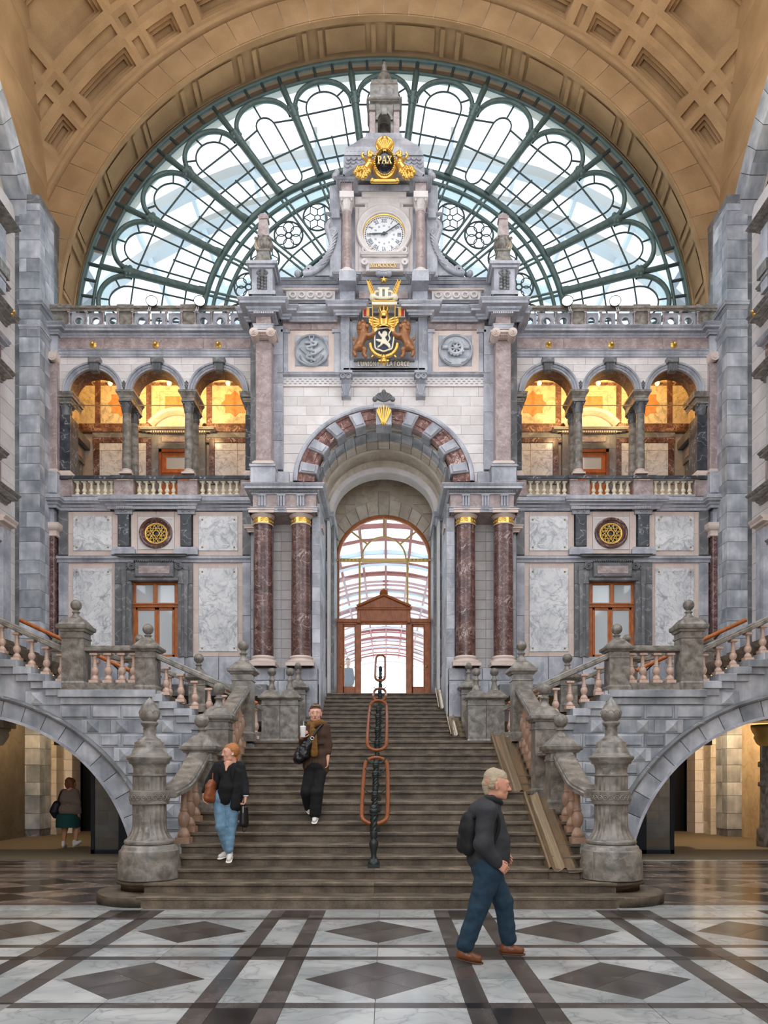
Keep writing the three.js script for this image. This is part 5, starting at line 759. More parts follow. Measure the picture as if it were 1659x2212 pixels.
// ---------- central portal ----------
const PC = struct('wall_back', null, [0, 4, -20.8]);
{
  const w = PC, D1 = 20.2, DU = 20.9, xA = (p) => X(p, DU), yA = (p) => Y(p, DU);
  const both = (fn) => { for (const s of [-1, 1]) fn(s, (g) => { if (s > 0) { g = g.index ? g.toNonIndexed() : g; g.scale(-1, 1, 1); } return g; }, s < 0 ? 'left' : 'right'); };
  // lower storey: plinths, walls behind the columns, jambs
  both((s, f, n) => {
    const L = (a, b, t, u, D, d, c) => f(pblk(a, b, t, u, D, d, c));
    for (const [a, b, t, u] of [[540, 614, 1443, 1470], [614.4, 686, 1443, 1470], [540, 600, 1470.5, 1560], [600.4, 686, 1470.5, 1560]]) mesh('plinth_stone', L(a, b, t, u, 20.35, 1.9, 0.02), pick(m.blue3), w);
    mesh('plinth_side', f(box(X(688, 20.3), X(692, 20.3), 3.0, Y(1443, 20.35), -20.36, -22.4)), m.blue, w);
    for (let r = 0; r < 16; r++) { const t = 1107 + r * 21; for (const [a, b] of [[590, 607], [607.3, 632]]) { const sh = r % 2 ? 12 : 0; mesh('ashlar_block', L(a === 590 ? 590 : 607.3 + (sh ? 0 : 0), b, t + 0.3, t + 20.7, 21.2, 0.3, 0.006), pick(m.white3), w); } }
    mesh('portal_core', [f(box(X(540, 21.2), X(692, 21.2), 3.4, 10.2, -21.23, -22.6))], m.grey, w);
    for (const [a, b] of [[542, 590], [632, 690]]) for (let r = 0; r < 8; r++) mesh('grey_stone', L(a, b, 1107 + r * 42, 1148.6 + r * 42, 21.1, 0.3, 0.006), pick(m.blue3), w);
    for (const [a, b] of [[536, 548], [672, 690]]) mesh('respond_cap', f(mould(X(a, 20.95), X(b, 20.95), -20.95, corn(Y(1150, 20.95), Y(1133, 20.95), 0.12), 0.5)), m.beige, w);
    // inner jamb: courses of grey-black stone running back to the doors
    for (let r = 0; r < 13; r++) { const t = 1128 + r * 28; mesh('jamb_stone', f(box(-1.9, -1.69, Y(t + 27.6, 22), Y(t, 22), -20.5, -22.45)), pick(m.blue3), w); mesh('jamb_stone', f(pblk(690, 711, t, t + 27.6, 22.5, 0.9, 0.008)), r % 3 ? m.grey : pick(m.pier3), w); }
    mesh('jamb_edge', f(box(X(707, 22.45), X(711.5, 22.45), 4, Y(1125, 22.45), -22.4, -24.6)), m.white, w);
    mesh('jamb_cap', f(mould(X(684, 22.4), X(711, 22.4), -22.4, corn(Y(1125, 22.4), Y(1105, 22.4), 0.16), 2)), m.blue, w);
    // entablature on the columns
    const x0 = X(546, D1), x1 = X(683, D1), dep = 2.2, pth = (o) => [[x0 - o, -22.4], [x0 - o, -D1 + o], [x1 + o, -D1 + o], [x1 + o, -22.4]];
    mesh('architrave', f(sweep(pth(0), archi(Y(1107, D1), Y(1094, D1), 0.06))), m.blue, w); mesh('frieze', f(merge([sweep(pth(0), [[0, Y(1094, D1)], [0, Y(1068, D1)]]), box(x0 + 0.02, x1 - 0.02, Y(1107, D1), Y(1045, D1), -D1 - 0.02, -22.3)])), m.rose, w);
    mesh('cornice', f(sweep(pth(0), corn(Y(1069, D1), Y(1043, D1), 0.24))), m.blue, w);
    for (const c of [565.6, 607, 649]) { mesh('triglyph', f(merge([-6, 0, 6].map((e) => pblk(c + e - 2.3, c + e + 2.3, 1070, 1093, D1 - 0.06, 0.08, 0.012)).concat([-6, -2, 2, 6].map((e) => pbox(c + e - 1, c + e + 1, 1097, 1100, D1 - 0.07, 0.05)), [pbox(c - 9, c + 9, 1067, 1070.5, D1 - 0.08, 0.1)]))), m.blue, w); }
    const d = []; for (let i = 0; i < 30; i++) d.push(pbox(540 + i * 4.9, 543 + i * 4.9, 1058, 1062, D1 - 0.1, 0.1)); mesh('dentil_row', f(merge(d)), m.grey, w);
  });
  // upper wall: white courses round the great arch
  const cx = 829, cy = 1041, oa = 196, ob = 165, ia = 150, ib = 127;
  const half = (y) => { const q = 1 - ((cy - y) / ob) ** 2; return q > 0 ? oa * Math.sqrt(q) : 0; };
  mesh('upper_core', shapeX([[xA(540), yA(1041)], [xA(540), yA(655)], [xA(1118), yA(655)], [xA(1118), yA(1041)], ...ell(xA(cx), yA(cy), S(ia + 3, DU), S(ib + 3, DU), 0, PI, 40)], 1.5, -DU - 0.06), m.grey, w);
  for (let r = 0; r < 10; r++) {
    const t = 836 + r * 20.5, u = t + 20.5;
    const edge = (sd) => Array.from({ length: 5 }, (_, q) => { const y = lerp(t, u, q / 4); return [xA(cx + sd * Math.max(half(y), 0)) + sd * 0.003, yA(y) + (q === 0 ? -0.003 : q === 4 ? 0.003 : 0)]; });
    const rows = half(u) > 4 ? [[edge(-1), -1], [edge(1), 1]] : [[null, 0]];
    for (const [e, sd] of rows) {
      if (!e) { const xs = [612]; for (let x = 612 + (r % 2 ? 22 : 44); x < 1040; x += 54) xs.push(x); xs.push(1046); for (let i = 0; i + 1 < xs.length; i++) mesh('ashlar_block', blk(xA(xs[i]) + 0.002, xA(xs[i + 1]) - 0.002, yA(u) + 0.002, yA(t) - 0.002, -DU, -DU - 0.2, 0.005), pick(m.white3), w); continue; }
      const far = sd < 0 ? 612 : 1046, nearMin = cx + sd * Math.max(half(t), half(u)); let x = far; const fx = (p) => xA(p), list = []; let first = true;
      while (Math.abs(nearMin - x) > 62) { const x2 = x - sd * (first && r % 2 ? 30 : 50); list.push([x, x2]); x = x2; first = false; }
      for (const [a, b] of list) mesh('ashlar_block', blk(Math.min(fx(a), fx(b)) + 0.002, Math.max(fx(a), fx(b)) - 0.002, yA(u) + 0.002, yA(t) - 0.002, -DU, -DU - 0.2, 0.005), pick(m.white3), w);
      if (sd * (x - nearMin) > 0) mesh('ashlar_block', shapeX([...e, [fx(x) - sd * 0.002, yA(u) + 0.003], [fx(x) - sd * 0.002, yA(t) - 0.003]], 0.2, -DU, [], 0.004), pick(m.white3), w);
    }
  }
  // the great arch
  mesh('arch_moulding', archRing(xA(cx), yA(cy), S(oa - 10, DU), S(ob - 9, DU), -DU, [[0, -0.1], [0, 0.1], [0.04, 0.12], [0.1, 0.1], [0.13, 0.04], [0.13, 0]], 0, PI, 60), m.blue, w);
  mesh('arch_field', archRing(xA(cx), yA(cy), S(ia, DU), S(ib, DU), -DU, [[0, -0.4], [0, 0.02], [0.1, 0.02], [0.1, 0.045], [0.24, 0.045], [0.24, 0.015], [0.34, 0.015], [0.34, 0.05], [0.46, 0.05], [0.46, -0.05]], 0, PI, 60), M({ map: T.red, roughness: 0.3, color: new THREE.Color(1.7, 1.7, 1.7) }), w);
  for (let i = 0; i < 8; i++) { // raised keyed blocks
    const th = [11, 31.5, 51, 70, 110, 129, 148.5, 169][i] * PI / 180, hw = 0.075, P = (a, k) => [xA(cx) + S(lerp(ia - 5, oa - 12, k), DU) * Math.cos(a), yA(cy) + S(lerp(ib - 5, ob - 12, k), DU) * Math.sin(a)];
    mesh('key_block', [shapeX([P(th - hw * 1.05, 0), P(th - hw, 1), P(th + hw, 1), P(th + hw * 1.05, 0)], 0.5, -DU + 0.13, [], 0.02), shapeX([P(th - hw * 0.8, 0.12), P(th - hw * 0.75, 0.88), P(th + hw * 0.75, 0.88), P(th + hw * 0.8, 0.12)], 0.06, -DU + 0.165, [], 0.015)], m.blue, w);
  }
  // barrel behind it: rings of stones, stepping in
  const ring = (n, D, d, a, b, aO, bO, mats, nm) => { for (let i = 0; i < n; i++) { const t0 = PI * i / n + 0.004, t1 = PI * (i + 1) / n - 0.004; mesh(nm, shapeX([...ell(X(829, D), Y(1041, DU), a, b, t0, t1, 2), ...ell(X(829, D), Y(1041, DU), aO, bO, t1, t0, 2)], d, -D, [], 0.01), pick(mats), w); } };
  ring(17, 21.35, 0.55, 1.82, 1.55, 2.1, 1.85, m.pier3, 'vault_stone'); ring(17, 21.92, 0.5, 1.79, 1.52, 2.1, 1.85, m.pale3, 'vault_stone');
  mesh('vault_shell', archRing(X(829, 22), Y(1041, DU), 1.86, 1.6, -22.4, [[0, 1.2], [0, 0], [-0.14, 0], [-0.14, -2.1]], 0, PI, 40), m.pale, w);
  const DR = 23.0; mesh('inner_ring', archRing(X(829, DR), Y(1108, DR), S(108, DR), S(86, DR), -DR, [[0, -0.5], [0, 0], [0.02, 0.03], [S(12, DR), 0.03], [S(12, DR), 0]], 0, PI, 48), m.white, w);
  mesh('ring_infill', shapeX([[-2.4, Y(1108, DR)], [-2.4, 12.2], [2.4, 12.2], [2.4, Y(1108, DR)], ...ell(X(829, DR), Y(1108, DR), S(109, DR), S(87, DR), 0, PI, 40)], 0.4, -DR - 0.05), m.pale, w);
  mesh('ring_jamb', [pbox(690, 722, 1108, 1560, DR + 0.1, 1.5), pbox(936, 968, 1108, 1560, DR + 0.1, 1.5)], m.grey, w);
  // wall round the doors, in pale courses
  const DD = 24.55, dx = (p) => X(p, DD), dy = (p) => Y(p, DD); const da = S(104, DD), dbb = S(97, DD);
  mesh('door_wall', shapeX([[-2.6, 3.9], [-2.6, 13], [2.6, 13], [2.6, 3.9], [dx(933), 3.9], ...ell(dx(829), dy(1210), da, dbb, 0, PI, 40), [dx(725), 3.9]], 0.4, -DD - 0.04), m.pale, w);
  for (let i = 0; i < 15; i++) { const t0 = PI * i / 15 + 0.004, t1 = PI * (i + 1) / 15 - 0.004; mesh('voussoir', shapeX([...ell(dx(829), dy(1210), da, dbb, t0, t1, 3), ...ell(dx(829), dy(1210), S(124, DD), S(i === 7 ? 148 : 130, DD), t1, t0, 3)], 0.12, -DD + 0.03, [], 0.012), pick(m.pale3), w); }
  for (let r = 0; r < 14; r++) for (const s of [0, 1]) mesh('ashlar_block', pblk(s ? 933.5 : 704, s ? 956 : 724.5, 1210 + r * 22, 1231.6 + r * 22, DD, 0.1, 0.006), pick(m.pale3), w);
  for (let r = 0; r < 7; r++) for (let i = 0; i < 6; i++) { const a = 704 + i * 42 + (r % 2 ? -20 : 0), t = 1010 + r * 20; const hy = 1210 - (t + 20), hh = 1 - (hy / 131) ** 2, hx = hh > 0 ? 125 * Math.sqrt(hh) : 0, l = a, q = a + 41.4, cl = Math.abs((l + q) / 2 - 829) < hx + 22; if (cl) continue; mesh('ashlar_block', pblk(l, q, t, t + 19.6, DD, 0.1, 0.006), pick(m.pale3), w); }
  mesh('vestibule_wall', [box(-2.6, -2.5, 4, 13, -22.6, -24.6), box(2.5, 2.6, 4, 13, -22.6, -24.6), box(-2.6, 2.6, 12.6, 12.8, -22.4, -24.9)], m.pale, w);
  // keystone
  const DK = 20.72; mesh('keystone', [pblk(812, 846, 880, 918, DK, 0.5, 0.02), pblk(806, 852, 871, 881, DK - 0.05, 0.4, 0.02)], m.blue, w);
  { const g = []; for (let i = 0; i < 9; i++) { const a = (i - 4) * 0.24, L = 34 - Math.abs(i - 4) * 3; g.push(rod([X(829 + Math.sin(a) * 6, DK), Y(912, DK), -DK + 0.03], [X(829 + Math.sin(a) * L * 0.85, DK), Y(912 - L, DK), -DK + 0.07], 0.014, 6, 0.026)); const b2 = a * 0.8; if (i % 2) g.push(rod([X(829, DK), Y(905, DK), -DK + 0.02], [X(829 + Math.sin(b2) * 12, DK), Y(918, DK), -DK + 0.04], 0.02, 5)); } mesh('gilded_shell', g, m.gold, w); }
  { const g = []; for (let i = 0; i < 7; i++) { const a = (i - 3) * 0.42; g.push(rod([X(829, DK), Y(871, DK), -DK + 0.1], [X(829 + Math.sin(a) * 20, DK), Y(871 - 17 * Math.cos(a * 0.9), DK), -DK + 0.16], 0.03, 6, 0.06)); } g.push(sph(0.06, X(829, DK), Y(852, DK), -DK + 0.14, 10), sph(0.07, X(810, DK), Y(868, DK), -DK + 0.14, 10), sph(0.07, X(848, DK), Y(868, DK), -DK + 0.14, 10)); mesh('carved_crest', g, m.grey, w); }
  // band of fret, ledge, panels
  mesh('fret_band', pblk(611, 1047, 815, 834, DU - 0.02, 0.2, 0.005), m.white, w);
  { const g = []; for (let i = 0; i < 40; i++) for (let r = 0; r < 3; r++) g.push(pbox(613 + i * 10.9 + (r % 2) * 5, 618.5 + i * 10.9 + (r % 2) * 5, 818 + r * 4.6, 819.4 + r * 4.6, DU - 0.035, 0.03)); mesh('fret', g, m.blue, w, { stuff: true }); }
  mesh('fret_moulding', mould(xA(611), xA(1047), -DU, fillet(yA(836), yA(833.5), 0.04), 0.2), m.beige, w); mesh('ledge', mould(xA(609), xA(1049), -DU, corn(yA(816), yA(804), 0.12), 0.2), m.blue, w);
  mesh('panel_ground', pbox(611, 1047, 713, 805, DU + 0.02, 0.2), m.rose, w);
  both((s, f, n) => {
    for (const [a, b, t, u] of [[621, 637, 714, 803], [709, 723, 714, 803], [637, 709, 714, 725], [637, 709, 791, 803]]) mesh('frame_stone', f(pblk(a, b, t, u, DU - 0.03, 0.1, 0.006)), m.beige, w);
    const c = [X(673, DU), Y(757, DU)]; mesh('square_plate', f(shapeX([[xA(637), yA(791)], [xA(709), yA(791)], [xA(709), yA(725)], [xA(637), yA(725)]], 0.08, -DU + 0.02, [ringPts(c[0], c[1], S(34, DU), S(32, DU))], 0.008)), m.blue, w);
    mesh('strip_pilaster', f(merge([pblk(612, 622, 712, 805, DU - 0.06, 0.1, 0.008), pblk(722, 735, 712, 805, DU - 0.06, 0.1, 0.008), mould(xA(611), xA(624), -DU + 0.06, fillet(yA(722), yA(714), 0.04), 0.1), mould(xA(721), xA(736), -DU + 0.06, fillet(yA(722), yA(714), 0.04), 0.1)])), m.blue, w);
    // backing pilaster and pedestals of the upper order
    for (let r = 0; r < 5; r++) mesh('backing_pilaster', f(pblk(587, 611, 704 + r * 62, 765.6 + r * 62, 20.8, 0.3, 0.006)), pick(m.blue3), w);
    mesh('pedestal', f(merge([pblk(540, 594, 1006, 1042, 20.3, 0.6, 0.015), pblk(594, 624, 1018, 1042, 20.7, 0.3, 0.01), mould(X(542, 20.3), X(592, 20.3), -20.3, fillet(Y(1008, 20.3), Y(1002, 20.3), 0.04), 0.5)])), m.blue, w);
    const g2 = struct(s < 0 ? 'trim_portal_left' : 'trim_portal_right');
    mesh('pilaster_shaft', f(pblk(552, 586, 735, 996, 20.4, 0.4, 0.02)), m.rose, g2); mesh('pilaster_base', f(mould(X(551, 20.4), X(587, 20.4), -20.4, basep(Y(1003, 20.4), Y(993, 20.4), 0.07), 0.4)), m.beige, g2);
    mesh('pilaster_neck', f(mould(X(552, 20.4), X(586, 20.4), -20.4, fillet(Y(736, 20.4), Y(731, 20.4), 0.03), 0.3)), m.rose, g2);
    const vol = []; for (const e of [-1, 1]) { for (const [r, d] of [[9.5, 0.34], [7.4, 0.37], [5, 0.4], [2.4, 0.43]]) { const q = new THREE.CylinderGeometry(S(r, 20.3), S(r, 20.3), d, 24); q.rotateX(PI / 2); q.translate(X(569 + e * 18, 20.3), Y(727, 20.3), -20.42 + d / 2); vol.push(q); } }
    vol.push(pblk(550, 588, 717, 728, 20.25, 0.3, 0.02), pblk(542, 596, 712, 717, 20.12, 0.5, 0.01)); for (let i = 0; i < 5; i++) vol.push(sph(0.035, X(560 + i * 4.5, 20.2), Y(722, 20.2), -20.22, 8)); mesh('ionic_capital', f(merge(vol)), m.beige, g2);
    mesh('pilaster_block', f(merge([pblk(553, 585, 683, 712, 20.3, 0.5, 0.01)])), m.rose, g2); mesh('block_moulding', f(merge([mould(X(551, 20.3), X(587, 20.3), -20.3, archi(Y(712, 20.3), Y(699, 20.3), 0.06), 0.4)])), m.blue, g2);
    const d = []; for (let i = 0; i < 11; i++) d.push(sph(0.022, X(549 + i * 4, 20.1), Y(675, 20.1), -20.1, 8)); mesh('bead_row', f(merge(d)), m.white, g2); mesh('dentil_block', f(mould(X(552, 20.3), X(586, 20.3), -20.3, corn(Y(684, 20.3), Y(676, 20.3), 0.14), 0.4)), m.blue, g2);
  });
  // entablature of the upper order
  for (const [a, b] of [[611, 735], [924, 1047]]) { mesh('frieze_slab', pblk(a, (a + b) / 2 - 0.2, 686, 712, DU - 0.02, 0.2, 0.005), m.rose, w); mesh('frieze_slab', pblk((a + b) / 2 + 0.2, b, 686, 712, DU - 0.02, 0.2, 0.005), m.rose, w); }
  mesh('cornice', mould(X(536, 20.8), X(1122, 20.8), -20.8, corn(Y(687, 20.6), Y(654, 20.6), 0.3), 0.8, [[X(541, 20.4), X(600, 20.4), 0.45], [X(606, 20.6), X(622, 20.6), 0.12], [X(728, 20.4), X(772, 20.4), 0.3], [X(886, 20.4), X(930, 20.4), 0.3], [X(1036, 20.6), X(1052, 20.6), 0.12], [X(1058, 20.4), X(1117, 20.4), 0.45]]), m.blue, w);
  mesh('cornice_slab', box(-3.8, 3.8, Y(656, 20.6), Y(652, 20.6), -20.7, -22), m.blue, w);
  // attic
  mesh('attic_wall', [pbox(546, 1114, 600, 654, 21.1, 0.5)], m.blue, w); mesh('attic_cornice', mould(X(600, 21.05), X(1058, 21.05), -21.05, corn(Y(611, 21), Y(597, 21), 0.16), 0.5, [[X(731, 20.9), X(770, 20.9), 0.25], [X(888, 20.9), X(927, 20.9), 0.25]]), m.blue, w);
  mesh('attic_pedestal', [pblk(734, 767, 612, 654, 20.75, 0.4, 0.015), pblk(891, 924, 612, 654, 20.75, 0.4, 0.015)], m.blue, w);
  both((s, f) => { mesh('circle_panel', f(pblk(618, 724, 628, 647, 21.0, 0.1, 0.01)), m.white, w); mesh('panel_moulding', f(mould(X(615, 21.0), X(727, 21.0), -21.0, fillet(Y(628, 21), Y(623, 21), 0.05), 0.1)), m.beige, w); for (let i = 0; i < 5; i++) mesh('ring_ornament', f(circleMould(X(632 + i * 19.5, 20.98), Y(637.5, 20.98), S(4.4, 21), S(4, 21), -20.97, [[0, 0], [0, 0.02], [0.02, 0.04], [0.04, 0.03], [0.045, 0]], 24)), m.white, w); mesh('rose_panel', f(pblk(775, 806, 628, 645, 21.0, 0.1, 0.008)), m.rose, w); });
  // frame of the arms
  mesh('arms_frame', [pblk(735, 924, 673, 686, DU - 0.12, 0.3, 0.02), pblk(735, 756, 684, 800, DU - 0.12, 0.3, 0.02), pblk(903, 924, 684, 800, DU - 0.12, 0.3, 0.02), pblk(756, 903, 778, 800, DU - 0.12, 0.3, 0.01), pblk(752, 762, 690, 782, DU - 0.05, 0.2, 0.02), pblk(897, 907, 690, 782, DU - 0.05, 0.2, 0.02), pblk(756, 903, 686, 696, DU - 0.05, 0.2, 0.02)], m.blue, w); mesh('arms_ground', pbox(752, 907, 686, 780, DU - 0.03, 0.1), m.pier, w);
  mesh('arms_sill', pblk(764, 896, 774, 779, DU - 0.2, 0.3, 0.01), m.grey, w); mesh('arms_corbel', mould(X(752, DU), X(908, DU), -DU, [[0, Y(814, DU)], [0.03, Y(814, DU)], [0.06, Y(806, DU)], [0.12, Y(804, DU)], [0.12, Y(800, DU)], [0, Y(800, DU)]], 0.2), m.grey, w);
}
// engaged columns: eight red marble shafts in pairs
for (const s of [-1, 1]) [[568.5, 'outer'], [650.4, 'inner']].forEach(([px, pos]) => {
  const D = 20.5; column('red_marble_column', `${pos} red marble column with a gold neck on the ${LR(s)} of the archway`, s * Math.abs(X(px, D)), D, Y(1442, D), Y(1107, D), S(21.5, D), m.red, m.beige, m.beige, { doric: true, ch: S(28, D), bh: S(24, D), taper: 0.07 });
  const b = thing('scroll_bracket', `carved scroll bracket under the ${LR(s)} end of the coat of arms`, 'bracket', [s * Math.abs(X(747, 20.6)), Y(825, 20.6), -20.7]);
  if (pos === 'inner') { scene.remove(b); return; }
  const d = 20.6, f = (g) => { if (s > 0) { g = g.index ? g.toNonIndexed() : g; g.scale(-1, 1, 1); } return g; };
  mesh('bracket_slab', f(pblk(733, 761, 798, 805, d - 0.1, 0.5, 0.015)), m.blue, b);
  const pr = new THREE.Shape(); const P = [[-0.05, 0.7], [0.24, 0.7], [0.29, 0.6], [0.25, 0.48], [0.15, 0.4], [0.13, 0.25], [0.15, 0.12], [0.11, 0.04], [-0.05, 0]]; P.forEach(([a, c], i) => i ? pr.lineTo(a, c) : pr.moveTo(a, c));
  const bw = S(20, d), sg = new THREE.ExtrudeGeometry(pr, { depth: bw, bevelEnabled: false }); sg.rotateY(-PI / 2); sg.scale(1, S(48, d) / 0.7, 1); sg.translate(X(737, d) + bw, Y(853, d), -20.85);
  mesh('scroll', f(sg), m.blue, b); const lf = []; for (let i = -2; i <= 2; i++) lf.push(rod([X(747 + i * 1.5, d), Y(850, d), -20.72], [X(747 + i * 4.2, d), Y(828, d), -20.68], 0.02, 6, 0.035)); for (const e of [-1, 1]) { const q = new THREE.TorusGeometry(0.06, 0.025, 6, 16); q.translate(X(747 + e * 6, d), Y(814, d), -20.55); lf.push(q); } mesh('acanthus', f(merge(lf)), m.blue, b);
});
// ---------- reliefs ----------
{
  const D = 20.84, z = -D; const mk = (px, label) => { const t = thing('stone_medallion', label, 'relief', [X(px, D), Y(757, D), z]); mesh('disc', shapeX(ringPts(X(px, D), Y(757, D), S(34, D), S(32, D)), 0.05, z - 0.03), m.pier, t); mesh('rim', circleMould(X(px, D), Y(757, D), S(33, D), S(31, D), z, [[0, -0.05], [0, 0.03], [0.03, 0.05], [0.05, 0.02], [0.05, -0.02]], 40), m.pier, t); return t; };
  const P = (px, py, dz = 0.01) => [X(px, D), Y(py, D), z + dz];
  let t = mk(673, 'round stone relief of a winged anchor left of the coat of arms');
  mesh('anchor', [rod(P(673, 733), P(673, 784), 0.045, 8), rod(P(659, 741), P(687, 741), 0.035, 8), tube([P(650, 768), P(656, 779), P(666, 786), P(673, 788), P(680, 786), P(690, 779), P(696, 768)], 0.05, 8, 30), (() => { const q = new THREE.TorusGeometry(0.06, 0.022, 6, 16); q.translate(...P(673, 729)); return q; })()], m.pier, t);
  mesh('wings_and_snake', [...[-1, 1].flatMap((e) => [0, 1, 2, 3, 4].map((i) => rod(P(673 + e * 4, 770 - i * 3), P(673 + e * (26 - i * 2.5), 752 - i * 2 + i * i * 0.6), 0.03, 6, 0.02))), tube(Array.from({ length: 14 }, (_, i) => P(673 + 11 * Math.sin(i * 1.05), 740 + i * 3.2, 0.05)), 0.035, 7, 60)], m.pier, t);
  t = mk(985, 'round stone relief of a cogwheel over an anvil right of the coat of arms');
  const gear = []; { const q = new THREE.TorusGeometry(S(14, D), 0.05, 8, 30); q.scale(1, 0.93, 1); q.translate(...P(985, 752)); gear.push(q, sph(0.07, ...P(985, 752, 0.03), 12)); for (let i = 0; i < 14; i++) { const a = i / 14 * 2 * PI; const c = Math.cos(a), e = Math.sin(a) * 0.93; gear.push(rod(P(985 + 14 * c, 752 - 14 * e), P(985 + 19 * c, 752 - 19 * e), 0.035, 6)); if (i % 2) gear.push(rod(P(985, 752), P(985 + 13 * c, 752 - 13 * e), 0.025, 6)); } }
  mesh('cogwheel', gear, m.pier, t); mesh('anvil', [shapeX([[960, 776], [1012, 776], [1004, 783], [996, 786], [996, 790], [974, 790], [974, 786], [966, 783]].map(([a, b]) => [X(a, D), Y(b, D)]), 0.1, z + 0.06, [], 0.015), pblk(956, 970, 744, 752, D - 0.06, 0.08, 0.02), pblk(1000, 1014, 744, 752, D - 0.06, 0.08, 0.02)], m.pier, t);
}
// ---------- coat of arms ----------
{
  const D = 20.55, t = thing('coat_of_arms', 'gilded and painted coat of arms with two brown lions and flags in a stone frame', 'coat of arms', [X(829, D), Y(779, D), -D]), P = (px, py, dz = 0) => [X(px, D), Y(py, D), -D + dz], out = (a) => a.map(([p, q]) => [X(p, D), Y(q, D)]);
  // shield
  const shp = [[810, 716], [848, 716], [848, 751], [846, 758], [838, 761], [829, 764], [820, 761], [812, 758], [810, 751]];
  const sh = mesh('shield', shapeX(out(shp), 0.06, -D + 0.1, [], 0.01), M({ color: 0x2c3346, roughness: 0.35 }), t);
  mesh('shield_rim', tube([...shp, shp[0]].map(([a, b]) => P(a, b, 0.11)), 0.022, 6, 70), m.cream, sh);
  const lion = [[818, 721], [821, 722], [822, 726], [825, 727], [827, 722], [832, 720], [836, 723], [837, 729], [834, 732], [832, 735], [836, 742], [842, 748], [844, 756], [840, 758], [838, 754], [833, 750], [828, 748], [824, 752], [818, 756], [815, 757], [816, 753], [821, 750], [823, 745], [818, 744], [813, 741], [812, 738], [818, 738], [824, 739], [825, 735], [821, 731], [817, 726]];
  mesh('shield_lion', [shapeX(out(lion), 0.05, -D + 0.14, [], 0.012), tube([[838, 745], [842, 738], [840, 730], [843, 722], [845, 720]].map(([a, b]) => P(a, b, 0.13)), 0.02, 6, 24)], m.cream, sh);
  const wr = []; for (let i = 0; i < 26; i++) { const a = PI * 1.02 + i / 25 * PI * 0.96, c = Math.cos(a), e = Math.sin(a); wr.push(sph(0.055, X(829 + 29 * c, D), Y(745 - 28 * e, D), -D + 0.06, 8)); } wr.push(sph(0.07, ...P(829, 775, 0.08), 10), sph(0.09, ...P(829, 784, 0.09), 10), rod(P(818, 784, 0.1), P(840, 784, 0.1), 0.035, 6), rod(P(829, 774, 0.1), P(829, 793, 0.1), 0.035, 6), rod(P(806, 770, 0.05), P(802, 774, 0.05), 0.03, 6), rod(P(852, 770, 0.05), P(856, 774, 0.05), 0.03, 6)); mesh('laurel_chain', wr, m.gold, t);
  // helmet, crown, mantling
  mesh('helmet', [lathe([[0.13, 0], [0.14, 0.1], [0.16, 0.2], [0.15, 0.3], [0.1, 0.37], [0, 0.4]], 20, X(829, D), Y(710, D), -D + 0.05), lathe([[0.2, -0.06], [0.22, -0.02], [0.13, 0.02]], 20, X(829, D), Y(710, D), -D + 0.05)], m.gold, t);
  mesh('visor', sph(0.075, ...P(829, 694, 0.16), 12, 0.7), M({ color: 0x3a0a08, roughness: 0.4 }), t);
  const cr = [lathe([[0.1, 0], [0.125, 0.02], [0.125, 0.06], [0.1, 0.08]], 20, X(829, D), Y(684, D), -D + 0.06)]; for (let i = 0; i < 8; i++) { const a = i / 8 * 2 * PI; cr.push(tube([[X(829, D) + 0.115 * Math.cos(a), Y(683, D) + 0.05, -D + 0.06 + 0.115 * Math.sin(a)], [X(829, D) + 0.14 * Math.cos(a), Y(683, D) + 0.14, -D + 0.06 + 0.14 * Math.sin(a)], [X(829, D), Y(683, D) + 0.2, -D + 0.06]], 0.018, 5, 8)); } cr.push(sph(0.035, X(829, D), Y(683, D) + 0.22, -D + 0.06, 8), rod([X(829, D), Y(683, D) + 0.24, -D + 0.06], [X(829, D), Y(683, D) + 0.31, -D + 0.06], 0.015, 5)); mesh('crown', cr, m.gold, t);
  const ml = []; for (const e of [-1, 1]) for (let i = 0; i < 6; i++) { const a = 0.25 - i * 0.24; ml.push(tube([P(829 + e * 6, 698 + i * 2, 0.08), P(829 + e * (18 + i), 696 + i * 3.4 - a * 10, 0.1), P(829 + e * (27 + 5 * Math.sin(i)), 690 + i * 4.4, 0.08), P(829 + e * (32 - i * 2), 686 + i * 5.2, 0.05)], 0.035, 6, 14)); } mesh('gilded_mantling', ml, m.gold, t);
  // flags on gold poles under a gold canopy
  mesh('flag_pole', [rod(P(806, 720, 0.16), P(804, 655, 0.16), 0.018, 6), rod(P(852, 720, 0.16), P(854, 655, 0.16), 0.018, 6), rod(P(806, 658, 0.16), P(852, 658, 0.16), 0.022, 6)], m.gold, t);
  for (const e of [-1, 1]) { const fl = mesh('flag', pblk(829 + e * 24, 829 + e * 45.5, 663, 684, D - 0.12, 0.04, 0.01), m.cream, t); [[0x20242a, 24, 31], [0xe8b04a, 31.5, 37.5], [0xb02a22, 38, 44]].forEach(([c, a, b]) => mesh('flag_stripe', pblk(829 + e * a, 829 + e * b, 665, 682.5, D - 0.135, 0.03, 0.005), M({ color: c, roughness: 0.5 }), fl)); }
  mesh('canopy', [pblk(803, 858, 651, 658, D - 0.2, 0.2, 0.01), ...[-1, 1].map((e) => sph(0.1, ...P(829 + e * 23, 648, 0.1), 12)), tube([P(806, 648, 0.15), P(816, 652, 0.18), P(829, 654, 0.2), P(842, 652, 0.18), P(852, 648, 0.15)], 0.04, 6, 20)], m.cream, t);
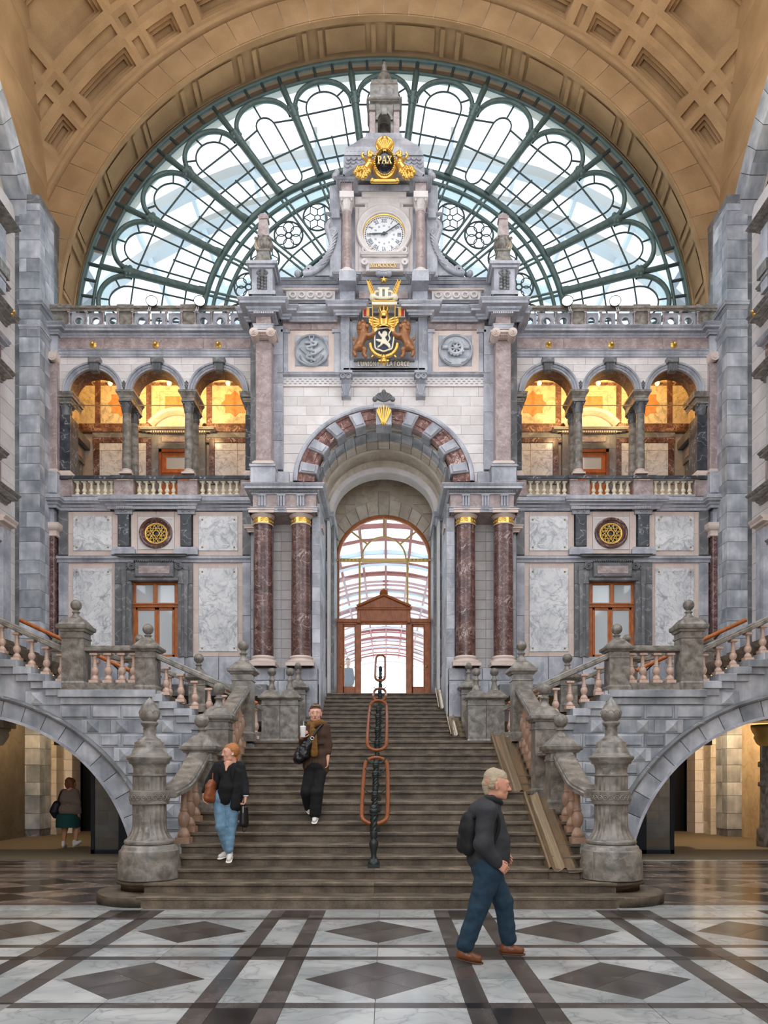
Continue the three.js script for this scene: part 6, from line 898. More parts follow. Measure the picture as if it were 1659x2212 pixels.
  // double L monogram and palm leaves
  mesh('monogram', [pblk(818.5, 826, 623, 652, D - 0.1, 0.1, 0.01), pblk(831, 838.5, 623, 652, D - 0.1, 0.1, 0.01), pblk(816, 841, 620, 624, D - 0.1, 0.1, 0.008), tube([P(838, 632, 0.05), P(846, 634, 0.06), P(846, 644, 0.06), P(838, 650, 0.05), P(829, 653, 0.06)], 0.03, 6, 20), tube([P(818, 632, 0.05), P(811, 634, 0.06), P(811, 644, 0.06), P(819, 650, 0.05), P(829, 653, 0.06)], 0.03, 6, 20)], m.cream, t);
  const pl = []; for (const e of [-1, 1]) for (let i = 0; i < 8; i++) { const k = i / 7, bx2 = 829 + e * (20 + 12 * k), by = 650 - 34 * k; pl.push(rod(P(bx2, by, 0.05), P(bx2 + e * (8 - 3 * k), by - 6, 0.09), 0.035, 5, 0.012), rod(P(bx2, by, 0.05), P(bx2 - e * (5 - 2 * k), by - 8, 0.09), 0.03, 5, 0.012)); } for (const e of [-1, 1]) pl.push(tube([P(829 + e * 18, 652, 0.03), P(829 + e * 26, 632, 0.06), P(829 + e * 33, 612, 0.08)], 0.02, 6, 12)); mesh('palm_leaf', pl, m.gold, t);
  const sp = []; for (let i = 0; i < 10; i++) { const a = i * PI / 5, r = i % 2 ? 3.6 : 9; sp.push([X(829 + r * Math.sin(a), D), Y(608 - r * 0.92 * Math.cos(a), D)]); } mesh('star', shapeX(sp, 0.08, -D + 0.1, [], 0.02), m.gold, t);
  mesh('motto', [text("L'UNION F", 0.12, X(796.5, 20.77), Y(787, 20.77), -20.77, 0.03, fontS, S(47, 20.77)), text('LA FORCE', 0.12, X(860, 20.77), Y(787, 20.77), -20.77, 0.03, fontS, S(48, 20.77))], m.cream, t);
  // lions: one body each, rearing against the shield
  for (const e of [-1, 1]) {
    const Q = (px, py, dz = 0.06) => V3(X(829 + e * (829 - px), D), Y(py, D), -D + dz), bones = [], B = (a, b, r0, r1) => bones.push([Q(...a), Q(...b), r0, r1]);
    B([780, 738], [786, 727], 0.11, 0.13); B([775, 752], [780, 738], 0.12, 0.1); B([785, 722], [786, 712], 0.13, 0.12); B([786, 710, 0.1], [792, 712, 0.14], 0.1, 0.06);   // trunk, neck, head
    B([784, 704, 0.05], [781, 712, 0.05], 0.1, 0.12); B([780, 714, 0.05], [779, 724, 0.05], 0.12, 0.08);                                          // mane
    B([788, 726, 0.1], [797, 731, 0.13], 0.06, 0.045); B([797, 731, 0.13], [808, 726, 0.14], 0.045, 0.05); B([786, 730, 0], [796, 733, 0.06], 0.055, 0.045); B([796, 733, 0.06], [807, 731, 0.1], 0.045, 0.045); // arms
    B([774, 752, 0.1], [768, 758, 0.12], 0.1, 0.07); B([768, 758, 0.12], [765, 766, 0.08], 0.06, 0.05); B([765, 766, 0.08], [768, 773, 0.12], 0.045, 0.05);                          // hind legs
    B([778, 752, 0], [788, 757, 0.04], 0.09, 0.06); B([788, 757, 0.04], [786, 766, 0.02], 0.055, 0.045); B([786, 766, 0.02], [790, 773, 0.06], 0.045, 0.05);
    B([772, 750, -0.02], [765, 744, -0.02], 0.03, 0.025); B([765, 744, -0.02], [769, 735, -0.02], 0.025, 0.025); B([769, 735, -0.02], [764, 731, -0.02], 0.025, 0.045);
    const ln = mesh('lion', sdfMesh(bones, 0.022, 0.03), m.bronze, t); mesh('mane', Array.from({ length: 26 }, (_, i) => { const a = i * 2.4, r = 3 + 6 * Math.sqrt(i / 26), c = Q(782 + r * Math.cos(a) * 0.9, 713 + r * Math.sin(a) * 1.3, 0.1 + 0.05 * Math.sin(i * 1.7)); return sph(0.055, c.x, c.y, c.z, 8); }), m.bronze, ln); mesh('muzzle', [sph(0.06, ...Q(793, 713, 0.17).toArray(), 10), sph(0.03, ...Q(776 - 12, 731, -0.02).toArray(), 8)], m.bronze, ln);
  }
}
// ---------- clock tower ----------
{
  const D = 20.9, t = thing('clock_tower', 'carved grey stone clock housing with two slim marble columns, curved pediment and stone lantern', 'clock tower', [X(829, D), Y(597, D), -D]), x = (p, d = D) => X(p, d), y = (p, d = D) => Y(p, d), pm = (name, geo, mat) => mesh(name, geo, mat, t);
  const z = -D, hole = ringPts(x(829.5), y(505), S(56, D), S(50, D), 40);
  pm('clock_wall', shapeX([[x(712), y(597)], [x(712), y(396)], [x(946), y(396)], [x(946), y(597)]], 1.2, z - 0.1, [hole]), m.blue);
  pm('stepped_frame', [shapeX([[x(767), y(592)], [x(767), y(448)], [x(788), y(448)], [x(788), y(438)], [x(798), y(438)], [x(798), y(427)], [x(861), y(427)], [x(861), y(438)], [x(871), y(438)], [x(871), y(448)], [x(892), y(448)], [x(892), y(592)]], 0.14, z + 0.03, [hole], 0.012), shapeX([[x(775), y(590)], [x(775), y(452)], [x(794), y(452)], [x(794), y(441)], [x(865), y(441)], [x(865), y(452)], [x(884), y(452)], [x(884), y(590)]], 0.1, z + 0.07, [ringPts(x(829.5), y(505), S(52, D), S(47, D), 40)], 0.012), pblk(781, 878, 411, 426, D - 0.06, 0.2, 0.02), pblk(766, 893, 424, 440, D - 0.02, 0.2, 0.02)], m.white);
  pm('side_pier', [pblk(712, 738, 400, 597, D - 0.1, 0.4, 0.02), pblk(921, 946, 400, 597, D - 0.1, 0.4, 0.02), pblk(716, 734, 450, 470, D - 0.18, 0.1, 0.01), pblk(925, 942, 450, 470, D - 0.18, 0.1, 0.01)], m.blue);
  pm('side_cornice', [mould(x(708), x(740), z + 0.1, corn(y(472), y(464), 0.08), 0.4), mould(x(919), x(950), z + 0.1, corn(y(472), y(464), 0.08), 0.4)], m.blue);
  for (const e of [-1, 1]) {
    const cx = x(829 + e * 79.5, 20.55), zc = -20.55, r = S(10.5, 20.55), yb = Y(597, 20.55), yt = Y(434, 20.55);
    pm('column_base', [post(cx, zc, r * 1.35, [[0, yb], [0.02, yb], [0.02, yb + 0.06], [-r, yb + 0.06]]), lathe([[r * 1.35, yb + 0.06], [r * 1.4, yb + 0.09], [r * 1.15, yb + 0.12], [r * 1.2, yb + 0.15], [r, yb + 0.17]], 24, cx, 0, zc)], m.white);
    pm('column_shaft', lathe(Array.from({ length: 8 }, (_, i) => [r * (1 - 0.1 * (i / 7) ** 2), lerp(yb + 0.17, Y(460, 20.55), i / 7)]), 28, cx, 0, zc), m.rose); pm('column_capital', leafCap(cx, zc, Y(460, 20.55), yt, r * 0.92), m.white);
    pm('column_block', [post(cx, zc, r * 1.15, [[0, yt], [0.04, yt], [0.04, yt + 0.13], [0, yt + 0.14]]), ], m.white); pm('column_frieze', post(cx, zc, r * 1.1, [[0, yt + 0.14], [0, Y(403, 20.55)], [-r, Y(403, 20.55)]]), m.rose);
    pm('column_cornice', [post(cx, zc, r * 1.1, P_([[0, 0], [0.2, 0], [0.3, 0.3], [0.8, 0.5], [0.8, 0.8], [1, 1], [-2, 1]], Y(404, 20.55), Y(391, 20.55), 0.15)), ...Array.from({ length: 6 }, (_, i) => box(cx - 0.16 + i * 0.06, cx - 0.125 + i * 0.06, Y(404, 20.55), Y(401, 20.55), zc + 0.15, zc + 0.21))], m.blue);
    // side scrolls
    const P = (px, py, d = 0.05) => [X(829 + e * (829 - px), D), Y(py, D), z + d], spiral = (px, py, R, turns, sgn) => Array.from({ length: 24 }, (_, i) => { const a = i / 23 * turns * 2 * PI, r2 = R * (1 - i / 26); return P(px - Math.cos(a) * r2, py - sgn * Math.sin(a) * r2, 0.06 + 0.03 * i / 23); });
    pm('side_scroll', [tube([P(713, 482), P(707, 494), P(712, 512), P(717, 535), P(708, 562), P(690, 582), P(672, 592), P(655, 594)], 0.075, 8, 50), tube(spiral(722, 506, 10, 2, 1), 0.045, 6, 60), tube(spiral(668, 586, 9, 2, -1), 0.045, 6, 60), ...Array.from({ length: 9 }, (_, i) => rod(P(714 - i * i * 0.6, 524 + i * 7.6, 0.05), P(729 - i * i * 0.35, 510 + i * 7.8, 0.14), 0.06, 6, 0.02)), sph(0.09, ...P(643, 594, 0.05), 10), shapeX([[735, 486], [720, 500], [722, 520], [722, 545], [712, 566], [695, 583], [680, 595], [735, 595]].map(([a, b]) => P(a, b).slice(0, 2)), 0.3, z)], m.blue);
  }
  for (const a of [732, 890]) pm('column_stand', pblk(a, a + 37, 583, 606, 20.3, 0.7, 0.01), m.blue); pm('top_entablature', mould(x(735), x(924), -20.75, corn(y(400), y(388), 0.12), 0.6), m.blue); pm('top_frieze', pbox(738, 921, 399, 412, 20.8, 0.5), m.blue);
  // curved pediment
    pm('pediment', [archRing(x(829), y(478), S(114, D), S(100, D), z + 0.1, [[-0.14, -0.3], [-0.14, 0.1], [-0.05, 0.15], [0, 0.25], [0.08, 0.3], [0.12, 0.3], [0.12, -0.5]], 0.8, PI - 0.8, 40), shapeX([[x(745), y(390)], [x(914), y(390)], ...ell(x(829), y(478), S(108, D), S(96, D), 0.8, PI - 0.86, 20)], 0.3, z + 0.05)], m.blue);
  for (const e of [-1, 1]) pm('corner_knob', [sph(0.09, x(829 + e * 105, 20.7), y(384, 20.7), -20.65, 12), lathe([[0.08, y(391)], [0.08, y(388)], [0.05, y(380)], [0.08, y(372)], [0.03, y(366)]], 12, x(829 + e * 101), 0, z)], m.blue);
  // stone roof: four sloping sides with scale courses
  const fr = (pa, pb, ta, tb, da, db) => { const v = []; const bk = -23.0; const lo = [[X(829 - pa, da), -da], [X(829 + pa, da), -da], [X(829 + pa, da), bk], [X(829 - pa, da), bk]], hi = [[X(829 - pb, db), -db], [X(829 + pb, db), -db], [X(829 + pb, db), bk + 0.3], [X(829 - pb, db), bk + 0.3]], y0 = Y(ta, da), y1 = Y(tb, db); for (let i = 0; i < 4; i++) { const n2 = (i + 1) % 4, a = [lo[i][0], y0, lo[i][1]], b = [lo[n2][0], y0, lo[n2][1]], c = [hi[n2][0], y1, hi[n2][1]], d = [hi[i][0], y1, hi[i][1]]; v.push(...a, ...b, ...c, ...a, ...c, ...d); } v.push(hi[0][0], y1, hi[0][1], hi[1][0], y1, hi[1][1], hi[2][0], y1, hi[2][1], hi[0][0], y1, hi[0][1], hi[2][0], y1, hi[2][1], hi[3][0], y1, hi[3][1]); return poly(v); };
  pm('stone_roof', [fr(90, 86, 396, 334, 20.9, 20.96), fr(86, 84, 335, 328, 20.92, 20.94), fr(84, 82, 330, 317, 20.96, 21.0), fr(80, 48, 319, 299, 21.02, 21.4), fr(46, 45, 301, 296, 21.38, 21.4), fr(41, 38, 298, 287, 21.42, 21.5)], m.blue);
  { const sc = []; for (const [yy, nN, w2] of [[340, 14, 82], [348, 14, 84], [357, 14, 85], [324, 18, 80]]) for (let i = 0; i < nN; i++) { const q = new THREE.TorusGeometry(S(w2 / nN * 0.8, D), 0.018, 5, 10, PI); q.rotateZ(PI); q.translate(x(829 - w2 + (i + 0.5) * 2 * w2 / nN), Y(yy, 20.92), -20.93 - 0.0008 * (yy < 330 ? 50 : 0)); sc.push(q); } pm('roof_scales', sc, m.blue); }
  // lantern
  const DL = 21.7, zl = -DL, lx = (p) => X(p, DL), ly = (p) => Y(p, DL), arch = [[lx(816), ly(291)], ...ell(lx(830), ly(262), S(14, DL), S(16, DL), PI, 0, 14), [lx(844), ly(291)]];
  pm('lantern_wall', [shapeX([[lx(798), ly(291)], [lx(798), ly(213)], [lx(863), ly(213)], [lx(863), ly(291)]], 0.3, zl, [arch]), shapeX([[lx(798), ly(291)], [lx(798), ly(213)], [lx(863), ly(213)], [lx(863), ly(291)]], 0.2, zl - 0.7, [arch]), archRing(lx(830), ly(262), S(14, DL), S(16, DL), zl, [[0, -0.1], [0, 0.05], [0.06, 0.06], [0.07, 0]], 0, PI, 20), pblk(824, 836, 232, 247, DL - 0.08, 0.1, 0.01)], m.rail);
  pm('lantern_pilaster', [pblk(798, 811, 238, 290, DL - 0.08, 0.1, 0.01), pblk(850, 863, 238, 290, DL - 0.08, 0.1, 0.01)], m.rose); pm('lantern_cornice', [mould(lx(797), lx(864), zl + 0.05, corn(ly(222), ly(212), 0.06), 0.9), pblk(796, 812, 224, 238, DL - 0.12, 0.1, 0.02), pblk(849, 865, 224, 238, DL - 0.12, 0.1, 0.02)], m.rail);
  const ld = (p) => Y(p, 22.1); pm('lantern_dome', [fr2(X(830, 22.1), -22.1, [[0.4, ld(245)], [0.4, ld(210)], [0.38, ld(205)], [0.36, ld(196)], [0.26, ld(190)], [0.17, ld(184)], [0.12, ld(178)]]), lathe([[0.14, ld(186)], [0.12, ld(178)], [0.2, ld(170)], [0.18, ld(166)], [0.07, ld(164)], [0.09, ld(156)], [0.06, ld(148)], [0.075, ld(143)], [0.03, ld(138)], [0.04, ld(135)], [0, ld(132)]], 16, X(830, 22.1), 0, -22.1)], m.rail);
  function fr2(cx, cz, pr) { return sweep(sq(cx, cz, 0.001), pr, true); }
  // inscription panel and little scroll
  pm('inscription_panel', [pblk(790, 872, 566, 585, D - 0.16, 0.2, 0.02), mould(x(784), x(876), z + 0.14, corn(y(562), y(552), 0.08), 0.1), ...[-1, 1].flatMap((e) => { const q = new THREE.CylinderGeometry(S(7, D), S(7, D), 0.2, 18); q.rotateX(PI / 2); q.translate(x(831 + e * 43), y(577), z + 0.14); return [q, sph(0.03, x(831 + e * 43), y(577), z + 0.26, 8)]; }), ...[-1, 1].flatMap((e) => { const q = new THREE.TorusGeometry(0.07, 0.03, 6, 14); q.translate(x(831 + e * 42), y(546), z + 0.12); return [q, rod([x(831 + e * 38), y(550), z + 0.12], [x(831 + e * 24), y(538), z + 0.12], 0.03, 6)]; })], m.white);
  pm('inscription_slab', pblk(797, 864, 568, 580, D - 0.175, 0.05, 0.005), m.rose); pm('inscription', text('MDCCCCV', 0.1, X(829, D - 0.18), Y(574, D - 0.18), z + 0.18, 0.02, font, S(58, D)), m.goldPaint);
  pm('base_scroll', [rod([x(819), y(600), z + 0.15], [x(839), y(600), z + 0.15], 0.06, 10), sph(0.085, x(818), y(599), z + 0.15, 12), sph(0.085, x(840), y(599), z + 0.15, 12)], m.blue);
  // the dial
  const ck = thing('clock', 'large white clock dial with gilt rim and blue-black hands reading about ten past nine', 'clock', [x(829.5), y(505), z]), c = [x(829.5), y(505)], k = 0.92;
  mesh('stone_ring', circleMould(...c, S(46, D), S(42.5, D), z + 0.05, [[0, -0.12], [0, 0.02], [0.03, 0.03], [0.06, 0.06], [0.1, 0.09], [0.15, 0.1], [0.18, 0.07], [0.18, -0.02]], 56), m.white, ck); mesh('gilt_rim', circleMould(...c, S(44.5, D), S(41, D), z - 0.03, [[0, 0], [0, 0.03], [0.02, 0.04], [0.04, 0.02], [0.04, 0]], 56), m.gold, ck);
  const dial = mesh('dial', shapeX(ringPts(...c, S(46, D), S(43, D), 56), 0.05, z - 0.04), M({ color: 0xf2f3f4, roughness: 0.4 }), ck); const ink = M({ color: 0x8d97a3, roughness: 0.5 });
  const rn = ['XII', 'I', 'II', 'III', 'IV', 'V', 'VI', 'VII', 'VIII', 'IX', 'X', 'XI'], nums = [], mins = [], small = [];
  rn.forEach((r, i) => { const a = i / 12 * 2 * PI, g = text(r, 0.1, 0, 0, 0, 0.012, font); g.scale(0.72, 1, 1); g.rotateZ(-a); g.scale(1, k, 1); g.translate(c[0] + S(33, D) * Math.sin(a), c[1] + S(33, D) * k * Math.cos(a), z - 0.038); nums.push(g); const h = text(String(i ? i + 12 : 24), 0.04, 0, 0, 0, 0.01, fontS); h.translate(c[0] + S(21, D) * Math.sin(a), c[1] + S(21, D) * k * Math.cos(a), z - 0.038); small.push(h); });
  for (let i = 0; i < 60; i++) { const a = i / 60 * 2 * PI; const g = box(-0.009, 0.009, -0.013, 0.013, 0, 0.01); g.rotateZ(-a); g.translate(c[0] + S(40.5, D) * Math.sin(a), c[1] + S(40.5, D) * k * Math.cos(a), z - 0.038); mins.push(g); }
  mesh('hour_numerals', nums, ink, dial); mesh('small_numerals', small, M({ color: 0xb6bcc4 }), dial); mesh('minute_marks', mins, M({ color: 0x23262c }), dial);
  const hand = (ang, L, w2) => { const g = shapeX([[-w2 * 0.5, -0.1], [w2 * 0.5, -0.1], [w2, L * 0.55], [w2 * 0.9, L * 0.75], [0, L], [-w2 * 0.9, L * 0.75], [-w2, L * 0.55]], 0.015, 0.01); g.rotateZ(-ang); g.scale(1, k, 1); g.translate(c[0], c[1], z + 0.01); return g; };
  mesh('hour_hand', hand(-PI / 2 - 0.03, S(33, D), 0.022), M({ color: 0x3c4a46, roughness: 0.4 }), ck); mesh('minute_hand', hand(0.95, S(42, D), 0.018), M({ color: 0x4a5662, roughness: 0.4 }), ck); mesh('hub', lathe([[0.05, 0], [0.04, 0.03], [0, 0.035]], 14), M({ color: 0x56606c }), ck, { at: [c[0], c[1], z + 0.01], local: true, rot: [PI / 2, 0, 0] });
  // gilded cartouche
  const DC = 20.35, zc = -DC, ct = thing('gilded_cartouche', 'gilded cartouche with fruit horns round a black oval lettered PAX', 'ornament', [X(831, DC), Y(395, DC), zc]), P = (px, py, d = 0) => [X(px, DC), Y(py, DC), zc + d];
  mesh('oval_shield', (() => { const q = new THREE.SphereGeometry(1, 28, 20); q.scale(S(19, DC), S(27, DC), 0.1); q.translate(...P(831, 358, 0.05)); return q; })(), M({ color: 0x0d1420, roughness: 0.16 }), ct);
  mesh('lettering', text('PAX', 0.2, X(831, DC), Y(357, DC), zc + 0.16, 0.03, font, S(31, DC)), m.goldPaint, ct);
  mesh('gold_frame', circleMould(X(831, DC), Y(358, DC), S(19, DC), S(26, DC), zc, [[0, 0], [0, 0.05], [0.03, 0.1], [0.07, 0.08], [0.1, 0.0], [0.06, -0.1]], 40), m.gold, ct);
  mesh('bead_rim', Array.from({ length: 36 }, (_, i) => { const a = i / 36 * 2 * PI; return sph(0.025, X(831, DC) + S(21.5, DC) * Math.cos(a), Y(358, DC) + S(28.5, DC) * Math.sin(a), zc + 0.14, 8); }), m.gold, ct);
  mesh('shell_crest', [...Array.from({ length: 7 }, (_, i) => rod(P(831, 332, 0.08), P(831 + (i - 3) * 4.4, 312 + Math.abs(i - 3) * 1.6, 0.14), 0.05, 8, 0.075)), sph(0.1, ...P(831, 311, 0.12), 12), tube([P(818, 328, 0.05), P(814, 318, 0.08), P(820, 309, 0.1), P(831, 305, 0.1), P(842, 309, 0.1), P(848, 318, 0.08), P(844, 328, 0.05)], 0.05, 8, 30)], m.gold, ct);
  for (const e of [-1, 1]) { const q = (px, py, d = 0) => P(831 + e * px, py, d); mesh('fruit_horn', [tube([q(24, 338, 0.05), q(33, 334, 0.08), q(34, 343, 0.1), q(27, 343, 0.1)], 0.05, 8, 20), rod(q(46, 345, 0.05), q(30, 357, 0.1), 0.03, 8, 0.09), tube([q(45, 346, 0.05), q(49, 338, 0.05), q(46, 334, 0.05)], 0.035, 8, 12), sph(0.11, ...q(33, 360, 0.1), 12), rod(q(33, 362, 0.1), q(40, 374, 0.1), 0.1, 10, 0.13)], m.gold, ct); const fr3 = []; let r0 = 7; for (let i = 0; i < 22; i++) { const a = i * 2.4, rr2 = 3 + 11 * Math.sqrt(i / 22); fr3.push(sph(0.045 + 0.035 * ((i * 7) % 5) / 5, ...q(48 + rr2 * Math.cos(a) * 1.1, 380 + rr2 * Math.sin(a) * 0.9, 0.12 + 0.05 * ((i * 3) % 4) / 4), 10)); } mesh('fruit_cluster', fr3, m.gold, ct); }
  mesh('scroll_foot', [rod(P(805, 395, 0.05), P(857, 395, 0.05), 0.055, 10), sph(0.07, ...P(804, 394, 0.06), 10), sph(0.07, ...P(858, 394, 0.06), 10)], m.gold, ct);
}
// ---------- obelisks ----------
for (const s of [-1, 1]) {
  const D = 20.5, x = s * Math.abs(X(570, D)), z = -D, y = (p) => Y(p, D), t = thing('obelisk', `stone obelisk on a fluted urn at the ${LR(s)} corner of the attic`, 'obelisk', [x, y(653), z]), r = (p) => S(p, D);
  mesh('pedestal', [post(x, z, r(22), [[0, y(653)], [0, y(594)], [-0.1, y(594)]]), post(x, z, r(24), [[0.06, y(653)], [0.06, y(646)], [0, y(641)]])], m.blue, t); mesh('pedestal_cap', post(x, z, r(21), P_([[0, 0], [0.5, 0.1], [0.6, 0.4], [1, 0.5], [1, 1], [-1.5, 1]], y(596), y(577), 0.14)), m.blue, t);
  mesh('plinth', post(x, z, r(20), [[0, y(577)], [-r(6), y(563)], [-r(7), y(552)], [-r(5), y(550)], [-r(5), y(547)], [-r(20), y(547)]]), m.rail, t);
  mesh('urn', [grid((u, v) => { const a = u * 2 * PI, pr = [10, 12, 17, 20, 21, 20, 18, 15], f = v * 7, i = Math.min(6, Math.floor(f)), R = r(lerp(pr[i], pr[i + 1], f - i)) * (1 - 0.06 * Math.abs(Math.sin(a * 8))); return [x + R * Math.sin(a), lerp(y(549), y(517), v), z + R * Math.cos(a)]; }, 96, 16), ...[-1, 1].map((e) => sph(0.05, x + e * r(15), y(526), z + r(15), 8))], m.rail, t);
  mesh('spike', [post(x, z, r(12), [[0, y(517)], [-r(4), y(468)], [-r(12), y(460)]]), post(x, z, r(9.5), [[0, y(480)], [0.02, y(479)], [0.02, y(473)], [0, y(472)]])], m.rose, t);
  mesh('carved_swag', [...Array.from({ length: 14 }, (_, i) => sph(0.05, x + 0.1 * Math.sin(i * 2.1), y(612 + i * 2.2), z + r(22) + 0.02, 8)), rod([x - 0.13, y(604), z + r(22)], [x + 0.13, y(604), z + r(22)], 0.03, 6), rod([x, y(596), z + r(22)], [x, y(612), z + r(22)], 0.05, 6), ...[0, 1, 2, 3].map((i) => rod([x + 0.14 * Math.cos(i * PI / 2), y(604) + 0.13 * Math.sin(i * PI / 2), z + r(22) + 0.01], [x + 0.14 * Math.cos((i + 1) * PI / 2), y(604) + 0.13 * Math.sin((i + 1) * PI / 2), z + r(22) + 0.01], 0.025, 5))], m.grey, t);
}
// ---------- lunette window ----------
{
  const D = 23.3, w = struct('window_1', 'great half-round iron and glass window', [0, 13, -D]), z = -D, c0 = [X(829, D), Y(714, D)], A = S(662, D), B = S(586, D), c1 = [X(829, D), Y(723.6, D)], a1 = S(394, D), b1 = S(358.6, D);
  const G = (r, ph) => { const co = Math.cos(ph), si = Math.sin(ph); if (r <= 0) { const k = 1 + r; return [c1[0] + a1 * k * co, c1[1] + b1 * k * si]; } const p = [c1[0] + a1 * co, c1[1] + b1 * si], q = [c0[0] + A * co, c0[1] + B * si]; return [lerp(p[0], q[0], r), lerp(p[1], q[1], r)]; };   // r = -1 centre, 0 inner ring, 1 outer edge
  const minY = 13.6, RI = 0.885;                                  // RI: inner edge of the border of small panes
  const P = (r, ph, dz = 0) => { const q = G(r, ph); return [q[0], q[1], z + dz]; };
  const bar = (pts, r, mat, name, n = 6) => { const k = pts.filter((p) => p[1] > minY - 0.5); if (k.length > 1) return mesh(name, tube(k, r, n, Math.max(6, k.length * 2)), mat, w); };
  const arcP = (r, t0, t1, n, dz = 0) => Array.from({ length: n + 1 }, (_, i) => P(r, lerp(t0, t1, i / n), dz));
  const dPh = 13.85 * PI / 180, edges = []; for (let k = -6; k <= 6; k++) edges.push(PI / 2 + (k < 0 ? -1 : 1) * (6.4 * PI / 180 + dPh * (Math.abs(k) - (k < 0 ? 1 : 0)))); edges.length = 0; for (let k = 0; k < 7; k++) { edges.push(PI / 2 - 6.4 * PI / 180 - dPh * k, PI / 2 + 6.4 * PI / 180 + dPh * k); } edges.sort((p, q) => p - q);
  const t0 = -0.05, t1 = PI + 0.05;
  bar(arcP(1, t0, t1, 60), 0.09, m.iron, 'outer_rim'); bar(arcP(RI, t0, t1, 60), 0.055, m.iron, 'border_rim'); bar(arcP(0, t0, t1, 48, 0.06), 0.1, m.iron, 'inner_ring', 8); bar(arcP(-0.05, t0, t1, 48, 0.03), 0.06, m.iron, 'inner_ring', 8); bar(arcP(-0.115, t0, t1, 48, 0), 0.06, m.iron, 'fan_ring');
  bar(arcP(-0.425, t0, t1, 40, 0.05), 0.06, m.iron, 'hub_ring'); mesh('hub_plate', shapeX([...ell(c1[0], c1[1], a1 * 0.57, b1 * 0.57, -0.1, PI + 0.1, 40)], 0.06, z - 0.05), m.iron, w);
  bar(arcP(-0.31, t0, t1, 40, 0), 0.028, m.iron, 'fan_bar');
  const inBay = (a, b) => (v, r) => { const m2 = (a + b) / 2, h = (b - a) / 2; return [r, m2 + v * h]; };
  let pn = 0; const pane = (f, v0, v1, r0, r1, mat = m.glass) => { const q = grid((u, s) => P(...f(lerp(v0, v1, u), lerp(r0, r1, s)), -0.01 + 0.008 * ((pn * 37) % 5) / 5), 3, 3); q.computeBoundingBox(); if (q.boundingBox.max.y < minY) return; pn++; mesh('pane', q, mat, w); };
  for (const a of edges) {                                        // main ribs, with bosses
    if (P(0.5, a)[1] < minY - 1.2) continue;
    const r = mesh('rib', [rod(P(0, a, 0.08), P(0.64, a, 0.1), 0.11, 10, 0.12), rod(P(0.64, a, 0.06), P(RI, a, 0.03), 0.085, 4, 0.1), rod(P(0.0, a, 0.02), P(1, a, 0.0), 0.05, 4, 0.06)], m.iron, w);
    const bs = []; for (let i = 0; i < 6; i++) { const q = P(0.64, a, 0.16), e = i / 6 * 2 * PI; bs.push(sph(0.075, q[0] + 0.11 * Math.cos(e), q[1] + 0.11 * Math.sin(e), q[2], 8)); } bs.push(rod(P(0.56, a, 0.1), P(0.66, a, 0.1), 0.125, 10, 0.15), rod(P(0, a, 0.1), P(0.06, a, 0.1), 0.14, 10, 0.12)); mesh('boss', bs, m.iron, r);
    for (const e of [-0.012, 0.012]) bar([P(0, a + e, 0.05), P(-0.42, a + e * 2, 0.05)], 0.035, m.iron, 'fan_rib');
  }
  for (let k = 0; k + 1 < edges.length; k++) {
    const f = inBay(edges[k], edges[k + 1]), Q = (v, r, dz = 0) => P(...f(v, r), dz), odd = Math.abs(k - 6) === 2;
    if (Math.max(Q(-1, 0.5)[1], Q(1, 0.5)[1]) < minY - 0.6) continue;
    bar(Array.from({ length: 21 }, (_, i) => { const a = i / 20 * PI; return Q(0.9 * Math.cos(a), 0.62 + 0.225 * Math.sin(a), 0.03); }), 0.075, m.iron, 'bay_arch', 8);
    const thin = (pts) => bar(pts, 0.028, m.muntin, 'muntin', 5);
    if (odd) { thin([...Array.from({ length: 13 }, (_, i) => { const a = i / 12 * PI; return Q(0.3 * Math.cos(a), 0.6 + 0.1 * Math.sin(a)); }), ...Array.from({ length: 13 }, (_, i) => { const a = PI + i / 12 * PI; return Q(0.34 * Math.cos(a), 0.12 + 0.08 * Math.sin(a)); }), Q(0.3, 0.6)]); thin([Q(-1, 0.34), Q(1, 0.34)]); for (const e of [-1, 1]) { thin([Q(e * 0.3, 0.62), Q(e, 0.58)]); thin([Q(e * 0.34, 0.12), Q(e, 0.12)]); } thin([Q(0, 0.7), Q(0, RI)]); thin([Q(0, 0.04), Q(0, 0)]); }
    else { thin([...Array.from({ length: 17 }, (_, i) => { const a = i / 16 * PI; return Q(0.58 * Math.cos(a), 0.6 + 0.16 * Math.sin(a)); })]); for (const e of [-1, 1]) thin([Q(e * 0.58, 0.6), Q(e * 0.52, 0)]); thin([Q(-0.98, 0.6), Q(0.98, 0.6)]); thin([Q(-1, 0.35), Q(1, 0.35)]); thin([Q(-1, 0.17), Q(1, 0.17)]); thin([Q(0, 0.35), Q(0, 0)]); for (const a of [PI / 2, PI / 5, PI * 4 / 5]) thin([Q(0.58 * Math.cos(a), 0.6 + 0.16 * Math.sin(a)), Q(0.88 * Math.cos(a), 0.62 + 0.21 * Math.sin(a))]); thin([Q(0, 0.84), Q(0, RI)]); }
    const R = odd ? [0, 0.12, 0.34, 0.6] : [0, 0.17, 0.35, 0.6], C = odd ? [-1, -0.32, 0.32, 1] : null;
    for (let i = 0; i < 3; i++) { const cc = C ?? (i < 2 ? [-1, -0.54, 0, 0.54, 1] : [-1, -0.56, 0.56, 1]); for (let j = 0; j + 1 < cc.length; j++) pane(f, cc[j], cc[j + 1], R[i], R[i + 1]); }
    for (const [v0, v1] of [[-1, -0.45], [-0.45, 0.45], [0.45, 1]]) pane(f, v0, v1, 0.6, 0.76); for (const [v0, v1] of [[-1, 0], [0, 1]]) pane(f, v0, v1, 0.76, RI, m.glassF);
